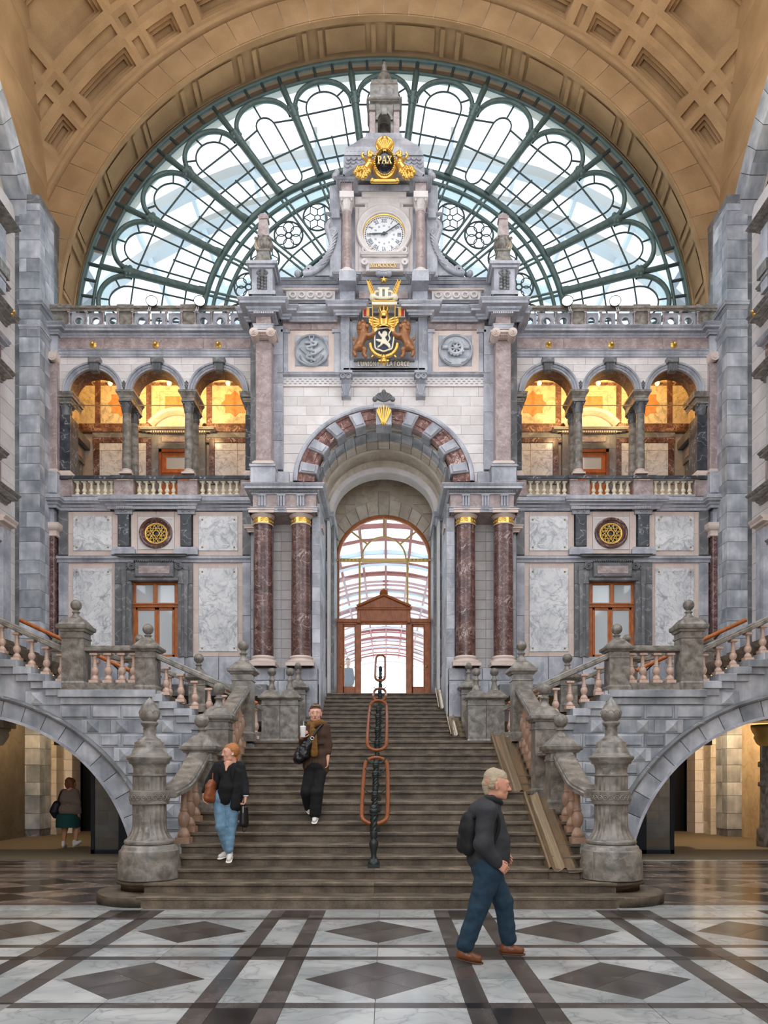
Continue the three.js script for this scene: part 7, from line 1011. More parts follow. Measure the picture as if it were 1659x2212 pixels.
    for (let i = 0; i < 4; i++) { const v0 = -1 + i / 2, v1 = v0 + 0.5; pane(f, v0, v1, RI, 1, m.glassD); bar([Q(v0, RI, 0.02), Q(v0, 1, 0.02)], 0.045, m.muntin, 'border_bar'); }
    // fan: band, rose, lower panes
    for (const [v0, v1] of [[-1, 0], [0, 1]]) { pane(f, v0, v1, -0.115, -0.0, m.glassF); pane(f, v0, v1, -0.31, -0.115); pane(f, v0, v1, -0.425, -0.31); }
    bar([Q(0, 0), Q(0, -0.115)], 0.03, m.muntin, 'muntin'); bar([Q(0, -0.31), Q(0, -0.425)], 0.028, m.muntin, 'muntin');
    const ce = Q(0, -0.205), rr2 = 0.43, cg = [(() => { const q = new THREE.TorusGeometry(rr2, 0.03, 6, 36); q.scale(1, 0.95, 1); q.translate(ce[0], ce[1], ce[2] + 0.02); return q; })(), (() => { const q = new THREE.TorusGeometry(rr2 * 0.2, 0.018, 5, 18); q.translate(...ce); return q; })()];
    for (let i = 0; i < 6; i++) { const a = i * PI / 3 + PI / 6; if (k % 2) { const q = new THREE.TorusGeometry(rr2 * 0.36, 0.017, 5, 18); q.translate(ce[0] + rr2 * 0.6 * Math.cos(a), ce[1] + rr2 * 0.57 * Math.sin(a), ce[2]); cg.push(q); } else { cg.push(rod([ce[0] + rr2 * 0.2 * Math.cos(a), ce[1] + rr2 * 0.2 * Math.sin(a), ce[2]], [ce[0] + rr2 * 0.6 * Math.cos(a), ce[1] + rr2 * 0.57 * Math.sin(a), ce[2]], 0.017, 5)); const b2 = a + PI / 3; cg.push(rod([ce[0] + rr2 * 0.6 * Math.cos(a), ce[1] + rr2 * 0.57 * Math.sin(a), ce[2]], [ce[0] + rr2 * 0.98 * Math.cos(a + 0.52), ce[1] + rr2 * 0.93 * Math.sin(a + 0.52), ce[2]], 0.017, 5), rod([ce[0] + rr2 * 0.6 * Math.cos(a), ce[1] + rr2 * 0.57 * Math.sin(a), ce[2]], [ce[0] + rr2 * 0.98 * Math.cos(a - 0.52), ce[1] + rr2 * 0.93 * Math.sin(a - 0.52), ce[2]], 0.017, 5)); } }
    if (ce[1] > minY - 0.4) mesh('rose', cg, m.muntin, w);
  }
}
// ---------- the arch of the vault over the window ----------
{
  const c = struct('ceiling'); c.name = 'ceiling_vault'; const z = (d) => -d;
  const EL = (px, py, a, b, D) => ({ x: X(px, D), y: Y(py, D), a: S(a, D), b: S(b, D), D }), glass = EL(829, 714, 664, 588, 23.3), e0 = EL(829, 704.6, 704.8, 672, 22.0), bd = EL(829, 818.9, 817.4, 851.2, 22.3);
  const pt = (e, t, k = 0, d = 0) => [e.x + (e.a + k) * Math.cos(t), e.y + (e.b + k) * Math.sin(t), -e.D + d];
  const tOf = (e, px) => 0;
  // matching angles: same direction seen from the glass centre
  const dirT = (e, th) => { const q = [glass.x + glass.a * Math.cos(th) * 1.0 - e.x, glass.y + glass.b * Math.sin(th) - e.y]; return Math.atan2(q[1] / e.b, q[0] / e.a); };
  const loft = (A, B, k0, d0, k1, d1, t0, t1, n, u0 = 0, u1 = 1) => grid((u, v) => { const th = lerp(t0, t1, u), p = pt(A, dirT(A, th), k0, d0), q = pt(B, dirT(B, th), k1, d1), s = lerp(u0, u1, v); return [lerp(p[0], q[0], s), lerp(p[1], q[1], s), lerp(p[2], q[2], s)]; }, n, 2);
  const T0 = -0.12, T1 = PI + 0.12;
  // soffit towards the glass: ground, raised panels between ribs
  mesh('soffit', loft(glass, e0, 0.12, 0, 0.06, 0, T0, T1, 90), m.tan, c);
  mesh('soffit_edge', [loft(glass, e0, 0, 0, -0.0, 0, T0, T1, 90, 0.86, 1), loft(glass, e0, 0.1, 0, 0, 0, T0, T1, 90, 0.84, 0.86), loft(glass, e0, 0, 0, 0, 0, T0, T1, 90, 0, 0.1)], m.tan, c);
  for (let i = 0; i < 15; i++) for (const e of [0, 0.05]) { const a = lerp(0.02, PI - 0.07, i / 14) + e; mesh('soffit_rib', [loft(glass, e0, 0.03, 0, -0.02, 0, a, a + 0.014, 2, 0.12, 0.8), loft(glass, e0, 0.03, 0, -0.02, 0, a, a + 0.0005, 1, 0.12, 0.8)], pick(m.tan3), c); }
  for (let i = 0; i < 15; i++) { const a = lerp(0.02, PI - 0.07, i / 14) + 0.075, dt = (PI - 0.09) / 14; if (i < 14) mesh('soffit_panel', loft(glass, e0, 0.07, 0, 0.02, 0, a + 0.008, a + dt - 0.085, 6, 0.16, 0.76), pick(m.tan3), c); }
  // lip and band of voussoirs
  const NB = 44; for (let i = 0; i < NB; i++) {
    const a = lerp(-0.1, PI + 0.1, i / NB) + 0.0006, b = lerp(-0.1, PI + 0.1, (i + 1) / NB) - 0.0006, mt = pick(m.tan3);
    const P2 = { x: e0.x, y: e0.y, a: e0.a, b: e0.b, D: 22.0 };
    mesh('voussoir', [grid((u, v) => { const t = lerp(a, b, u), p = pt(e0, t, 0, 0); const dx = p[0] - bd.x, dy = p[1] - bd.y, tb = Math.atan2((e0.y + (e0.b + 1) * Math.sin(t) - bd.y) / bd.b, (e0.x + (e0.a + 1) * Math.cos(t) - bd.x) / bd.a), q = pt(bd, tb, 0.12, 0); return [lerp(p[0], q[0], v), lerp(p[1], q[1], v), lerp(p[2], q[2], v)]; }, 4, 1)], mt, c);
  }
  mesh('joint_bed', grid((u, v) => { const t = lerp(-0.12, PI + 0.12, u), p = pt(e0, t, 0.02, -0.012), tb = Math.atan2((e0.y + (e0.b + 1) * Math.sin(t) - bd.y) / bd.b, (e0.x + (e0.a + 1) * Math.cos(t) - bd.x) / bd.a), q = pt(bd, tb, -0.02, -0.012); return [lerp(p[0], q[0], v), lerp(p[1], q[1], v), lerp(p[2], q[2], v)]; }, 90, 1), m.cream, c);
  // splayed coffered surface: t along the splay towards the hall, outward offset h
  const KS = 1.4, nl = Math.hypot(KS, 1), SP = (th, t, h) => [bd.x + (bd.a + KS * t + h / nl) * Math.cos(th), bd.y + (bd.b + KS * t + h / nl) * Math.sin(th), -(bd.D - t) - h * KS / nl];
  const dg = PI / 180, patch = (a, b, t0, t1, h0, h1, n) => grid((u, v) => SP(lerp(a, b, u), lerp(t0, t1, v), lerp(h0, h1, v)), n, 1);
  const ringF = (a, b, t0, t1, ia, it, h, h2, n) => [ // frame between outer rect (a,b,t0,t1) and inset rect, flat at h then drop to h2
    grid((u, v) => SP(lerp(a, b, u), lerp(t0, t0 + it, v), h), n, 1), grid((u, v) => SP(lerp(a, b, u), lerp(t1 - it, t1, v), h), n, 1), grid((u, v) => SP(lerp(a, a + ia, u), lerp(t0 + it, t1 - it, v), h), 2, 1), grid((u, v) => SP(lerp(b - ia, b, u), lerp(t0 + it, t1 - it, v), h), 2, 1),
    grid((u, v) => SP(lerp(a + ia, b - ia, u), t0 + it, lerp(h, h2, v)), n, 1), grid((u, v) => SP(lerp(a + ia, b - ia, u), t1 - it, lerp(h, h2, v)), n, 1), grid((u, v) => SP(a + ia, lerp(t0 + it, t1 - it, u), lerp(h, h2, v)), 2, 1), grid((u, v) => SP(b - ia, lerp(t0 + it, t1 - it, u), lerp(h, h2, v)), 2, 1)];
  const coffer = (a, b, t0, t1, dp, steps = 3) => { const g = [], n = Math.max(3, Math.round((b - a) / 0.03)); let h = 0; const ia0 = 0.011, it0 = 0.085; let A = a, Bq = b, p = t0, q = t1; for (let k = 0; k < steps; k++) { const ia = k ? ia0 * 0.55 : ia0, it = k ? it0 * 0.5 : it0; g.push(...ringF(A, Bq, p, q, ia, it, h, h + dp / steps, n)); A += ia; Bq -= ia; p += it; q -= it; h += dp / steps; } g.push(patch(A, Bq, p, q, h, h, n)); mesh('coffer', g, pick(m.tan3), c); };
  const cuts = [32.6, 38.4, 40.7, 51, 53.5, 59.2, 61.4, 71.5, 73.8, 79.6, 81.8, 98.2, 100.4, 106.2, 108.5, 118.6, 120.8, 126.5, 129, 139.3, 141.6, 147.4];
  const isRib = (i) => i % 2 === 1;
  for (const [t0, t1, kind] of [[0.06, 0.5, 0], [0.5, 0.82, 1], [0.82, 1.75, 0], [1.75, 2.0, 1]]) for (let i = 0; i + 1 < cuts.length; i++) {
    const a = cuts[i] * dg, b = cuts[i + 1] * dg;
    if (kind === 0 && !isRib(i)) coffer(a, b, t0, t1, 0.36); else coffer(a, b, t0, t1, 0.1, 1);
  }
  mesh('splay_ground', [patch(14 * dg, 32.6 * dg, 0.06, 2.6, 0, 0, 10), patch(147.4 * dg, 166 * dg, 0.06, 2.6, 0, 0, 10), patch(8 * dg, 172 * dg, 2.0, 2.9, 0.02, 0.02, 60)], m.tan, c);
  mesh('border_moulding', grid((u, v) => { const pr = [[-0.03, 0.02], [-0.03, -0.1], [0.03, -0.12], [0.08, -0.06], [0.1, 0.02]], f = v * 4, i = Math.min(3, Math.floor(f)), t = lerp(pr[i][0], pr[i + 1][0], f - i), h = lerp(pr[i][1], pr[i + 1][1], f - i); return SP(lerp(14, 166, u) * dg, t, h); }, 90, 4), m.tan, c);
  // crown above the splay, closing the hall
  mesh('vault_shell', [box(-10.4, 10.4, 27.5, 28, -19, -24.5), box(-10.4, 10.4, 27, 30.6, -19.0, -19.4), box(-10.4, -9.9, 17, 28, -21.6, -24.5), box(9.9, 10.4, 17, 28, -21.6, -24.5)], m.tan, c);
  mesh('gable_wall', shapeX([[-11.5, 13.4], [-11.5, 28], [11.5, 28], [11.5, 13.4], ...ell(glass.x, glass.y, glass.a + 0.08, glass.b + 0.08, -0.05, PI + 0.05, 60)], 0.25, -23.4), m.tan, c);
  mesh('gable_ring', shapeX([...ell(glass.x, glass.y, glass.a + 1.2, glass.b + 1.2, 0.35, PI - 0.35, 50), ...ell(glass.x, glass.y, glass.a * 0.985, glass.b * 1.03, PI - 0.35, 0.35, 50)], 0.2, -24.1), m.tan, c);
  // plastered side walls over the stone arches
  for (const s of [-1, 1]) {
    const w = struct(s < 0 ? 'wall_side_left' : 'wall_side_right', null, [s * WX, 14, -20]), cD = 15.8, cY = 13.5, x0 = s * WX, sd = (pts, d, xf) => { const q = shapeX(pts.map(([D, y]) => [D, y]), d, 0); q.rotateY(PI / 2); q.translate(0, 0, 0); const p = q.attributes.position; for (let i = 0; i < p.count; i++) { const X1 = p.getX(i), Z1 = p.getZ(i); p.setXYZ(i, xf + s * -X1, p.getY(i), -(-Z1)); } q.deleteAttribute('normal'); q.computeVertexNormals(); return q; };
    const side = (pts, d, xf) => { const v = []; const tri = THREE.ShapeUtils.triangulateShape(pts.map(([a, b]) => new THREE.Vector2(a, b)), []); for (const t of tri) for (const k of t) v.push(xf, pts[k][1], -pts[k][0]); for (let i = 0; i < pts.length; i++) { const a = pts[i], b = pts[(i + 1) % pts.length]; v.push(xf, a[1], -a[0], xf, b[1], -b[0], xf + s * d, b[1], -b[0], xf, a[1], -a[0], xf + s * d, b[1], -b[0], xf + s * d, a[1], -a[0]); } return poly(v); };
    const arc = (R, a0, a1, n) => Array.from({ length: n + 1 }, (_, i) => { const a = lerp(a0, a1, i / n); return [cD + R * Math.cos(a), cY + R * Math.sin(a)]; });
    // plaster, course by course
    const hr2 = [16.9, 18.55, 20.2, 21.9, 24, 28], RA = 6.75;
    for (let i = 0; i + 1 < hr2.length; i++) { const y0 = hr2[i] + 0.006, y1 = hr2[i + 1] - 0.006, bx2 = (y) => { const q = RA * RA - (y - cY) ** 2; return q > 0 ? cD + Math.sqrt(q) : 17.6; }; mesh('plaster_course', side([...[0, 0.25, 0.5, 0.75, 1].map((k) => [bx2(lerp(y0, y1, k)), lerp(y0, y1, k)]), [22.4, y1], [22.4, y0]], 0.3, x0), pick(m.tan3), w); }
    for (let i = 0; i < 11; i++) { const a = lerp(0.56, 1.5, i / 11) + 0.0012, b = lerp(0.56, 1.5, (i + 1) / 11) - 0.0012; mesh('arch_stone', side([...arc(6.0, a, b, 2), ...arc(6.72, b, a, 2)], 0.5, x0 - s * 0.06), pick(m.pier3), w); }
    mesh('arch_fill', side([[15.2, 14], [20.9, 14], [20.9, 16.8], ...arc(6.02, 0.56, 1.6, 12), [15.2, 19.6]], 0.2, x0 + s * 0.4), m.pale, w);
    // beige courses of the window bay, seen edge-on, with its cornices
    let yy = 4, kk = 0; while (yy < 17) { const h = 0.42; mesh('ashlar_block', box(s * 9.98, s * 10.1, yy + 0.005, yy + h - 0.005, -17.6, -19.4 - (kk % 2) * 0.2), pick(m.white3), w); mesh('ashlar_block', box(s * 9.98, s * 10.1, yy + 0.005, yy + h - 0.005, -19.406 - (kk % 2) * 0.2, -20.8), pick(m.white3), w); yy += h; kk++; }
    mesh('wall_backing', box(s * 10.05, s * 10.3, 0, 17, -17.6, -21), m.pale, w);
    const De = 20.3, hY = (p) => Y(p, De), band = (pa, pb, o, d0 = 17.6, d1 = 20.3, mt = m.rail, nm = 'cornice') => { const P2 = s < 0 ? [[-9.98, -d0], [-9.98, -d1]] : [[9.98, -d1], [9.98, -d0]]; const g = sweep(P2, corn(hY(pb), hY(pa), o)); mesh(nm, g, mt, w); };
    band(480, 506, 0.42); band(655, 668, 0.1, 17.6, 20.5); band(672, 707, 0.4); band(740, 765, 0.25, 17.6, 20.1, m.blue); band(805, 838, 0.4, 17.6, 20.05); band(985, 1012, 0.3, 17.6, 19.9); band(1062, 1092, 0.42, 17.6, 20.3); band(1120, 1150, 0.3, 19.7, 20.4, m.beige); band(1180, 1203, 0.25, 17.6, 19.6); band(620, 640, 0.2, 17.6, 20.2);
    mesh('jamb_pilaster', [box(s * 9.8, s * 10, hY(655), hY(520), -19.6, -19.95), box(s * 9.85, s * 10, hY(985), hY(838), -19.3, -19.75), box(s * 9.82, s * 10, 4, hY(1150), -19.85, -20.25)], m.blue, w);
    mesh('frieze_slab', box(s * 9.9, s * 10, hY(805), hY(765), -17.6, -19.9), m.red, w); mesh('frieze_slab', box(s * 9.9, s * 10, hY(1062), hY(1012), -17.6, -19.9), m.rose, w);
    mesh('window_frame', [box(s * 9.9, s * 10.02, hY(640), hY(520), -17.6, -19.35), box(s * 9.9, s * 10.02, hY(980), hY(845), -17.6, -19.1)], m.wood, w);
    const kn = thing('brass_knob', `gilded knob on the cornice of the ${LR(s)} side wall`, 'ornament', [s * 9.55, hY(693), -20.0]); mesh('knob', [sph(0.07, s * 9.68, hY(693), -20.0, 12), rod([s * 9.98, hY(693), -20], [s * 9.68, hY(693), -20], 0.03, 8), sph(0.05, s * 9.6, hY(690), -19.95, 10)], m.gold, kn);
    for (let i = 0; i < 4; i++) mesh('railing_slab', box(s * 9.75, s * 9.9, hY(620), hY(560) * 0 + hY(596), -17.7 - i * 0.62, -18.2 - i * 0.62), m.rail, w);
  }
}
// ---------- doors at the end of the portal, and the train shed behind them ----------
{
  const D = 24.6, d = struct('door_1', 'tall arched wooden doorway with glass lights under the portal', [X(829, D), 4.06, -D]), pb = (a, b, t, u, o = 0, dp = 0.12, c = 0.012) => pblk(a, b, t, u, D - o, dp, c), cx = X(829, D), cy = Y(1210, D), A = S(103, D), B = S(97, D), z = -D;
  mesh('arched_frame', [archRing(cx, cy, A, B, z, [[-S(7, D), -0.12], [-S(7, D), 0], [-S(5, D), 0.05], [-S(2, D), 0.07], [0, 0.05], [0, -0.12]], 0, PI, 48), pb(726, 733, 1210, 1340), pb(925, 932, 1210, 1340)], m.wood, d);
  mesh('transom_rail', [pb(726, 932, 1336, 1344, 0.05), pb(728, 930, 1344, 1349, 0.0)], m.wood, d);
  mesh('door_post', [pb(726, 741, 1348, 1520), pb(917, 932, 1348, 1520), pb(767, 780, 1348, 1520, 0.02), pb(877, 890, 1348, 1520, 0.02)], m.wood, d);
  for (const s of [0, 1]) { const a = s ? 890 : 741, b = a + 26; mesh('side_door', [pb(a, a + 3, 1349, 1520, -0.03), pb(b - 1, b + 1, 1349, 1520, -0.03), pb(a, b, 1349, 1354, -0.03), pb(a, b, 1483, 1510, -0.03)], m.wood, d); mesh('pane', pbox(a + 2, b, 1352, 1485, D + 0.06, 0.01), m.glass, d); }
  mesh('door_knob', [sph(0.035, X(737, D), Y(1440, D), z + 0.06, 10), sph(0.035, X(921, D), Y(1440, D), z + 0.06, 10)], m.brass, d);
  mesh('gilt_transom', [pb(731, 927, 1206, 1213, 0.02, 0.08), ...Array.from({ length: 12 }, (_, i) => sph(0.03, X(i < 6 ? 736 + i * 8 : 882 + (i - 6) * 8, D), Y(1209.5, D), z + 0.05, 8))], m.goldPaint, d);
  const g = []; for (const x of [777, 880]) g.push(rod([X(x, D), Y(1336, D), z], [X(x, D), Y(1206, D), z], 0.035, 8), lathe([[0.035, Y(1320, D)], [0.06, Y(1318, D)], [0.06, Y(1312, D)], [0.04, Y(1308, D)], [0.05, Y(1304, D)], [0.035, Y(1300, D)]], 10, X(x, D), 0, z));
  g.push(tube(ell(cx, cy, S(48, D), S(50, D), 0, PI, 24).map(([x, y]) => [x, y, z]), 0.03, 6, 50), rod([cx, cy + S(50, D), z], [cx, cy + B, z], 0.03, 6)); for (const a of [0.75, PI - 0.75]) g.push(rod([cx + S(48, D) * Math.cos(a), cy + S(50, D) * Math.sin(a), z], [cx + A * Math.cos(a), cy + B * Math.sin(a), z], 0.03, 6)); mesh('glazing_bar', g, m.goldPaint, d);
  const el = (a, b, t0, t1) => ell(cx, cy, a, b, t0, t1, 8); for (const [t0, t1] of [[0, 0.75], [0.75, PI / 2], [PI / 2, PI - 0.75], [PI - 0.75, PI]]) mesh('pane', shapeX([...el(A - 0.06, B - 0.06, t0, t1), ...el(S(48, D), S(50, D), t1, t0)], 0.01, z - 0.02), m.glass, d); mesh('pane', shapeX(ell(cx, cy, S(48, D), S(50, D), 0, PI, 20), 0.01, z - 0.02), m.glass, d);
  for (const [a, b] of [[733, 776], [778, 879], [881, 925]]) mesh('pane', pbox(a, b, 1213, 1336, D + 0.02, 0.01), m.glass, d);
  mesh('pediment', [pb(774, 884, 1316, 1342, 0.12, 0.2), shapeX([[771, 1314], [887, 1314], [829, 1287]].map(([a, b]) => [X(a, D), Y(b, D)]), 0.2, z + 0.12), mould(X(773, D), X(885, D), z + 0.12, corn(Y(1321, D), Y(1313, D), 0.08), 0.2), rod([X(771, D), Y(1312, D), z + 0.16], [X(829, D), Y(1287, D), z + 0.16], 0.05, 6), rod([X(887, D), Y(1312, D), z + 0.16], [X(829, D), Y(1287, D), z + 0.16], 0.05, 6), pb(771, 779, 1318, 1345, 0.16), pb(879, 887, 1318, 1345, 0.16)], m.wood, d);
  { const q = []; for (let i = 0; i < 7; i++) { const a = (i - 3) * 0.42; q.push(rod([X(829, D), Y(1287, D), z + 0.1], [X(829 + Math.sin(a) * 9, D), Y(1287 - 12 * Math.cos(a), D), z + 0.14], 0.03, 6, 0.045)); } for (const s of [-1, 1]) for (let i = 0; i < 7; i++) q.push(sph(0.045, X(829 + s * (14 + i * 6), D), Y(1293 + i * 2.8, D), z + 0.14, 8)); mesh('carved_crest', q, m.wood, d); }
}
{
  const t = thing('train_shed', 'bright arched glass roof of the train shed seen through the doors', 'train shed', [0, 4, -26]), R = 17, y0 = 8, H = 16.5, Dn = 27, Df = 150, iron = M({ color: new THREE.Color(0.3, 0.1, 0.09), roughness: 0.6 }), pale = M({ color: 0xc6d2da, roughness: 0.6 });
  const P = (a) => [R * Math.cos(a), y0 + H * Math.sin(a)];
  for (let i = 1; i < 22; i++) { const [x, y] = P(PI * i / 22); { mesh('purlin', box(x - 0.07, x + 0.07, y - 0.12, y + 0.12, -Dn, -52), pale, t); mesh('purlin', box(x - 0.12, x + 0.12, y - 0.2, y + 0.2, -52, -Df), iron, t); } }
  for (let k = 0; k < 15; k++) { const D = Dn + 1 + k * 8.5; mesh('arched_rib', [archRing(0, y0, R, H, -D, [[-0.1, 0], [0.25, 0], [0.25, -0.4], [-0.1, -0.4], [-0.1, 0]], 0, PI, 28), archRing(0, y0, R - 1.2, H - 1.2, -D, [[-0.1, 0], [0.1, 0], [0.1, -0.3], [-0.1, -0.3], [-0.1, 0]], 0, PI, 28)], k % 2 && k > 3 ? iron : pale, t); }
  for (let k = 0; k < 30; k++) { const D = Dn + 3 + k * 4.1; mesh('roof_bar', archRing(0, y0 + 0.2, R, H, -D, [[0, 0], [0.14, 0], [0.14, -0.7], [0, -0.7], [0, 0]], 0, PI, 22), k > 6 ? iron : pale, t); }
  const glz = new THREE.MeshPhysicalMaterial({ color: 0xf2f6f8, transmission: 0.75, roughness: 0.5, thickness: 0 }); for (let k = 0; k < 15; k++) mesh('roof_pane', archRing(0, y0 + 0.5, R, H, -(Dn + k * 8.2), [[0, 0], [0, -8.1]], 0.02, PI - 0.02, 22), glz, t);
  mesh('shed_wall', [box(-17.6, -17, 3.6, 8.2, -Dn, -Df), box(17, 17.6, 3.6, 8.2, -Dn, -Df)], M({ color: 0xe6e2da, roughness: 0.8 }), t);
  const f = struct('floor'); f.name = 'floor_platform'; mesh('platform', [box(-17.5, 17.5, 3.6, 4.04, -25.6, -Df)], M({ color: 0xd8d4cc, roughness: 0.5 }), f);
}
// ---------- people ----------
const skin = (c) => M({ color: c, roughness: 0.55 }), fab = (c, r = 0.85, o = {}) => M({ map: T.cloth, color: c, roughness: r, ...o });
const wrinkle = (amp, f = 9) => (x, y, z, v) => v + amp * (noise(x * f + z * f * 0.7 + 40, y * f * 1.2 + 40, 97, 5) + 0.5 * noise(x * f * 2.1 + 9, y * f * 2.4 + z * f + 60, 97, 9));
function frameOf(c, yaw, pitch = 0, roll = 0, k = 1) { const e = new THREE.Matrix4().makeRotationFromEuler(new THREE.Euler(pitch, yaw, roll, 'YXZ')).scale(V3(k, k, k)).setPosition(c); return (x, y, z) => V3(x, y, z).applyMatrix4(e); }
function headBones(q, k) { // a head about 0.235 m high at k = 1, face towards local +z
  const B = (a, b, r0, r1, s) => [q(...a), q(...b), r0 * k, r1 * k, (s ?? 0.02) * k];
  return [B([0, 0.035, -0.025], [0, 0.03, 0.004], 0.09, 0.083, 0.03), B([0, -0.01, 0.03], [0, -0.07, 0.045], 0.068, 0.046, 0.04), B([-0.035, -0.075, 0.025], [0.035, -0.075, 0.025], 0.036, 0.036, 0.03), B([0, -0.095, 0.068], [0, -0.09, 0.06], 0.022, 0.022, 0.02),
    B([-0.04, -0.03, 0.06], [-0.045, -0.02, 0.05], 0.026, 0.026, 0.02), B([0.04, -0.03, 0.06], [0.045, -0.02, 0.05], 0.026, 0.026, 0.02), B([-0.04, 0.03, 0.082], [0.04, 0.03, 0.082], 0.016, 0.016, 0.016), B([0, 0.012, 0.093], [0, -0.028, 0.112], 0.009, 0.014, 0.012), B([-0.012, -0.032, 0.098], [0.012, -0.032, 0.098], 0.009, 0.009, 0.01),
    B([-0.018, -0.058, 0.085], [0.018, -0.058, 0.085], 0.011, 0.011, 0.01), B([-0.014, -0.068, 0.084], [0.014, -0.068, 0.084], 0.011, 0.011, 0.01), B([-0.084, 0.015, -0.01], [-0.082, -0.03, 0.0], 0.017, 0.012, 0.01), B([0.084, 0.015, -0.01], [0.082, -0.03, 0.0], 0.017, 0.012, 0.01), B([0, -0.06, -0.02], [0, -0.13, -0.035], 0.055, 0.055, 0.03)];
}
function faceParts(p, q, k, o = {}) {
  const eye = [], dot = [], br = [], lip = []; for (const s of [-1, 1]) { const e = q(s * 0.032, 0.012, 0.0855); eye.push(sph(0.0125 * k, e.x, e.y, e.z, 10)); const i = q(s * 0.032, 0.012, 0.0955); dot.push(sph(0.006 * k, i.x, i.y, i.z, 8)); br.push(tube([q(s * 0.018, 0.034, 0.098), q(s * 0.034, 0.038, 0.096), q(s * 0.052, 0.032, 0.084)], 0.0045 * k, 5, 8)); }
  lip.push(tube([q(-0.022, -0.061, 0.089), q(0, -0.059, 0.0985), q(0.022, -0.061, 0.089)], 0.0055 * k, 5, 8), tube([q(-0.018, -0.067, 0.089), q(0, -0.07, 0.0965), q(0.018, -0.067, 0.089)], 0.006 * k, 5, 8));
  mesh('eyes', eye, M({ color: 0xe8e2dc, roughness: 0.3 }), p); mesh('irises', dot, M({ color: 0x2a1c14, roughness: 0.3 }), p); mesh('eyebrows', br, M({ color: o.brow ?? 0x5a3a22, roughness: 0.9 }), p); mesh('lips', lip, M({ color: 0xb0605a, roughness: 0.5 }), p);
}
// a hand: wrist point, direction of the fingers, direction the palm faces, thumb side sign, curl of the fingers
function handBones(w, dir, palm, side, curl = 0.5, k = 1) {
  const f = dir.clone().normalize(), n = palm.clone().addScaledVector(f, -palm.dot(f)).normalize(), s = V3().crossVectors(f, n).multiplyScalar(side), P = (a, b, c) => w.clone().addScaledVector(f, a * k).addScaledVector(s, b * k).addScaledVector(n, c * k), out = [];
  for (let i = 0; i < 4; i++) out.push([P(0.0, (0.5 - i / 3) * 0.028, 0), P(0.085, (0.5 - i / 3) * 0.056, 0), 0.017 * k, 0.0125 * k, 0.012 * k]);
  const L = [0.072, 0.08, 0.075, 0.058];
  for (let i = 0; i < 4; i++) { let p = P(0.085, (0.5 - i / 3) * 0.058, 0), a = curl * 0.5; let r = 0.0092; for (const [q, j] of [[0.45, 0], [0.31, 1], [0.24, 2]]) { const nx = p.clone().addScaledVector(f, Math.cos(a) * L[i] * q * k).addScaledVector(n, Math.sin(a) * L[i] * q * k); out.push([p, nx, r * k, (r - 0.001) * k, 0.003 * k]); p = nx; a += curl * 0.75; r -= 0.0008; } }
  const t0 = P(0.02, 0.02, 0.005), t1 = P(0.05, 0.047, 0.014), t2 = P(0.08, 0.056, 0.02 + 0.012 * curl), t3 = P(0.103, 0.052, 0.026 + 0.02 * curl);
  out.push([t0, t1, 0.014 * k, 0.0115 * k, 0.008 * k], [t1, t2, 0.0105 * k, 0.0095 * k, 0.003 * k], [t2, t3, 0.0095 * k, 0.0085 * k, 0.003 * k]);
  return out;
}
const shoeBones = (heel, toe, r = 0.038) => { const m1 = heel.clone().lerp(toe, 0.5); return [[heel, m1, r * 0.95, r], [m1, toe, r, r * 0.78]]; };
function soleOf(heel, toe, h, w) { const d = toe.clone().sub(heel), L = d.length(); const g = new THREE.CapsuleGeometry(w, L, 4, 12); g.scale(1, 1, h / (2 * w)); g.rotateX(PI / 2); g.applyQuaternion(new THREE.Quaternion().setFromUnitVectors(V3(0, 0, 1), d.normalize())); const c = heel.clone().lerp(toe, 0.5); g.translate(c.x, c.y, c.z); return g; }
function body(p, name, bones, heads, mat, cell = 0.011) { // one continuous skin: trunk and limbs, then head and hands on finer grids
  return mesh(name, [sdfMesh(bones, cell, 0.03), ...heads.map(([b, c]) => sdfMesh(b, c, 0.012))], mat, p);
}
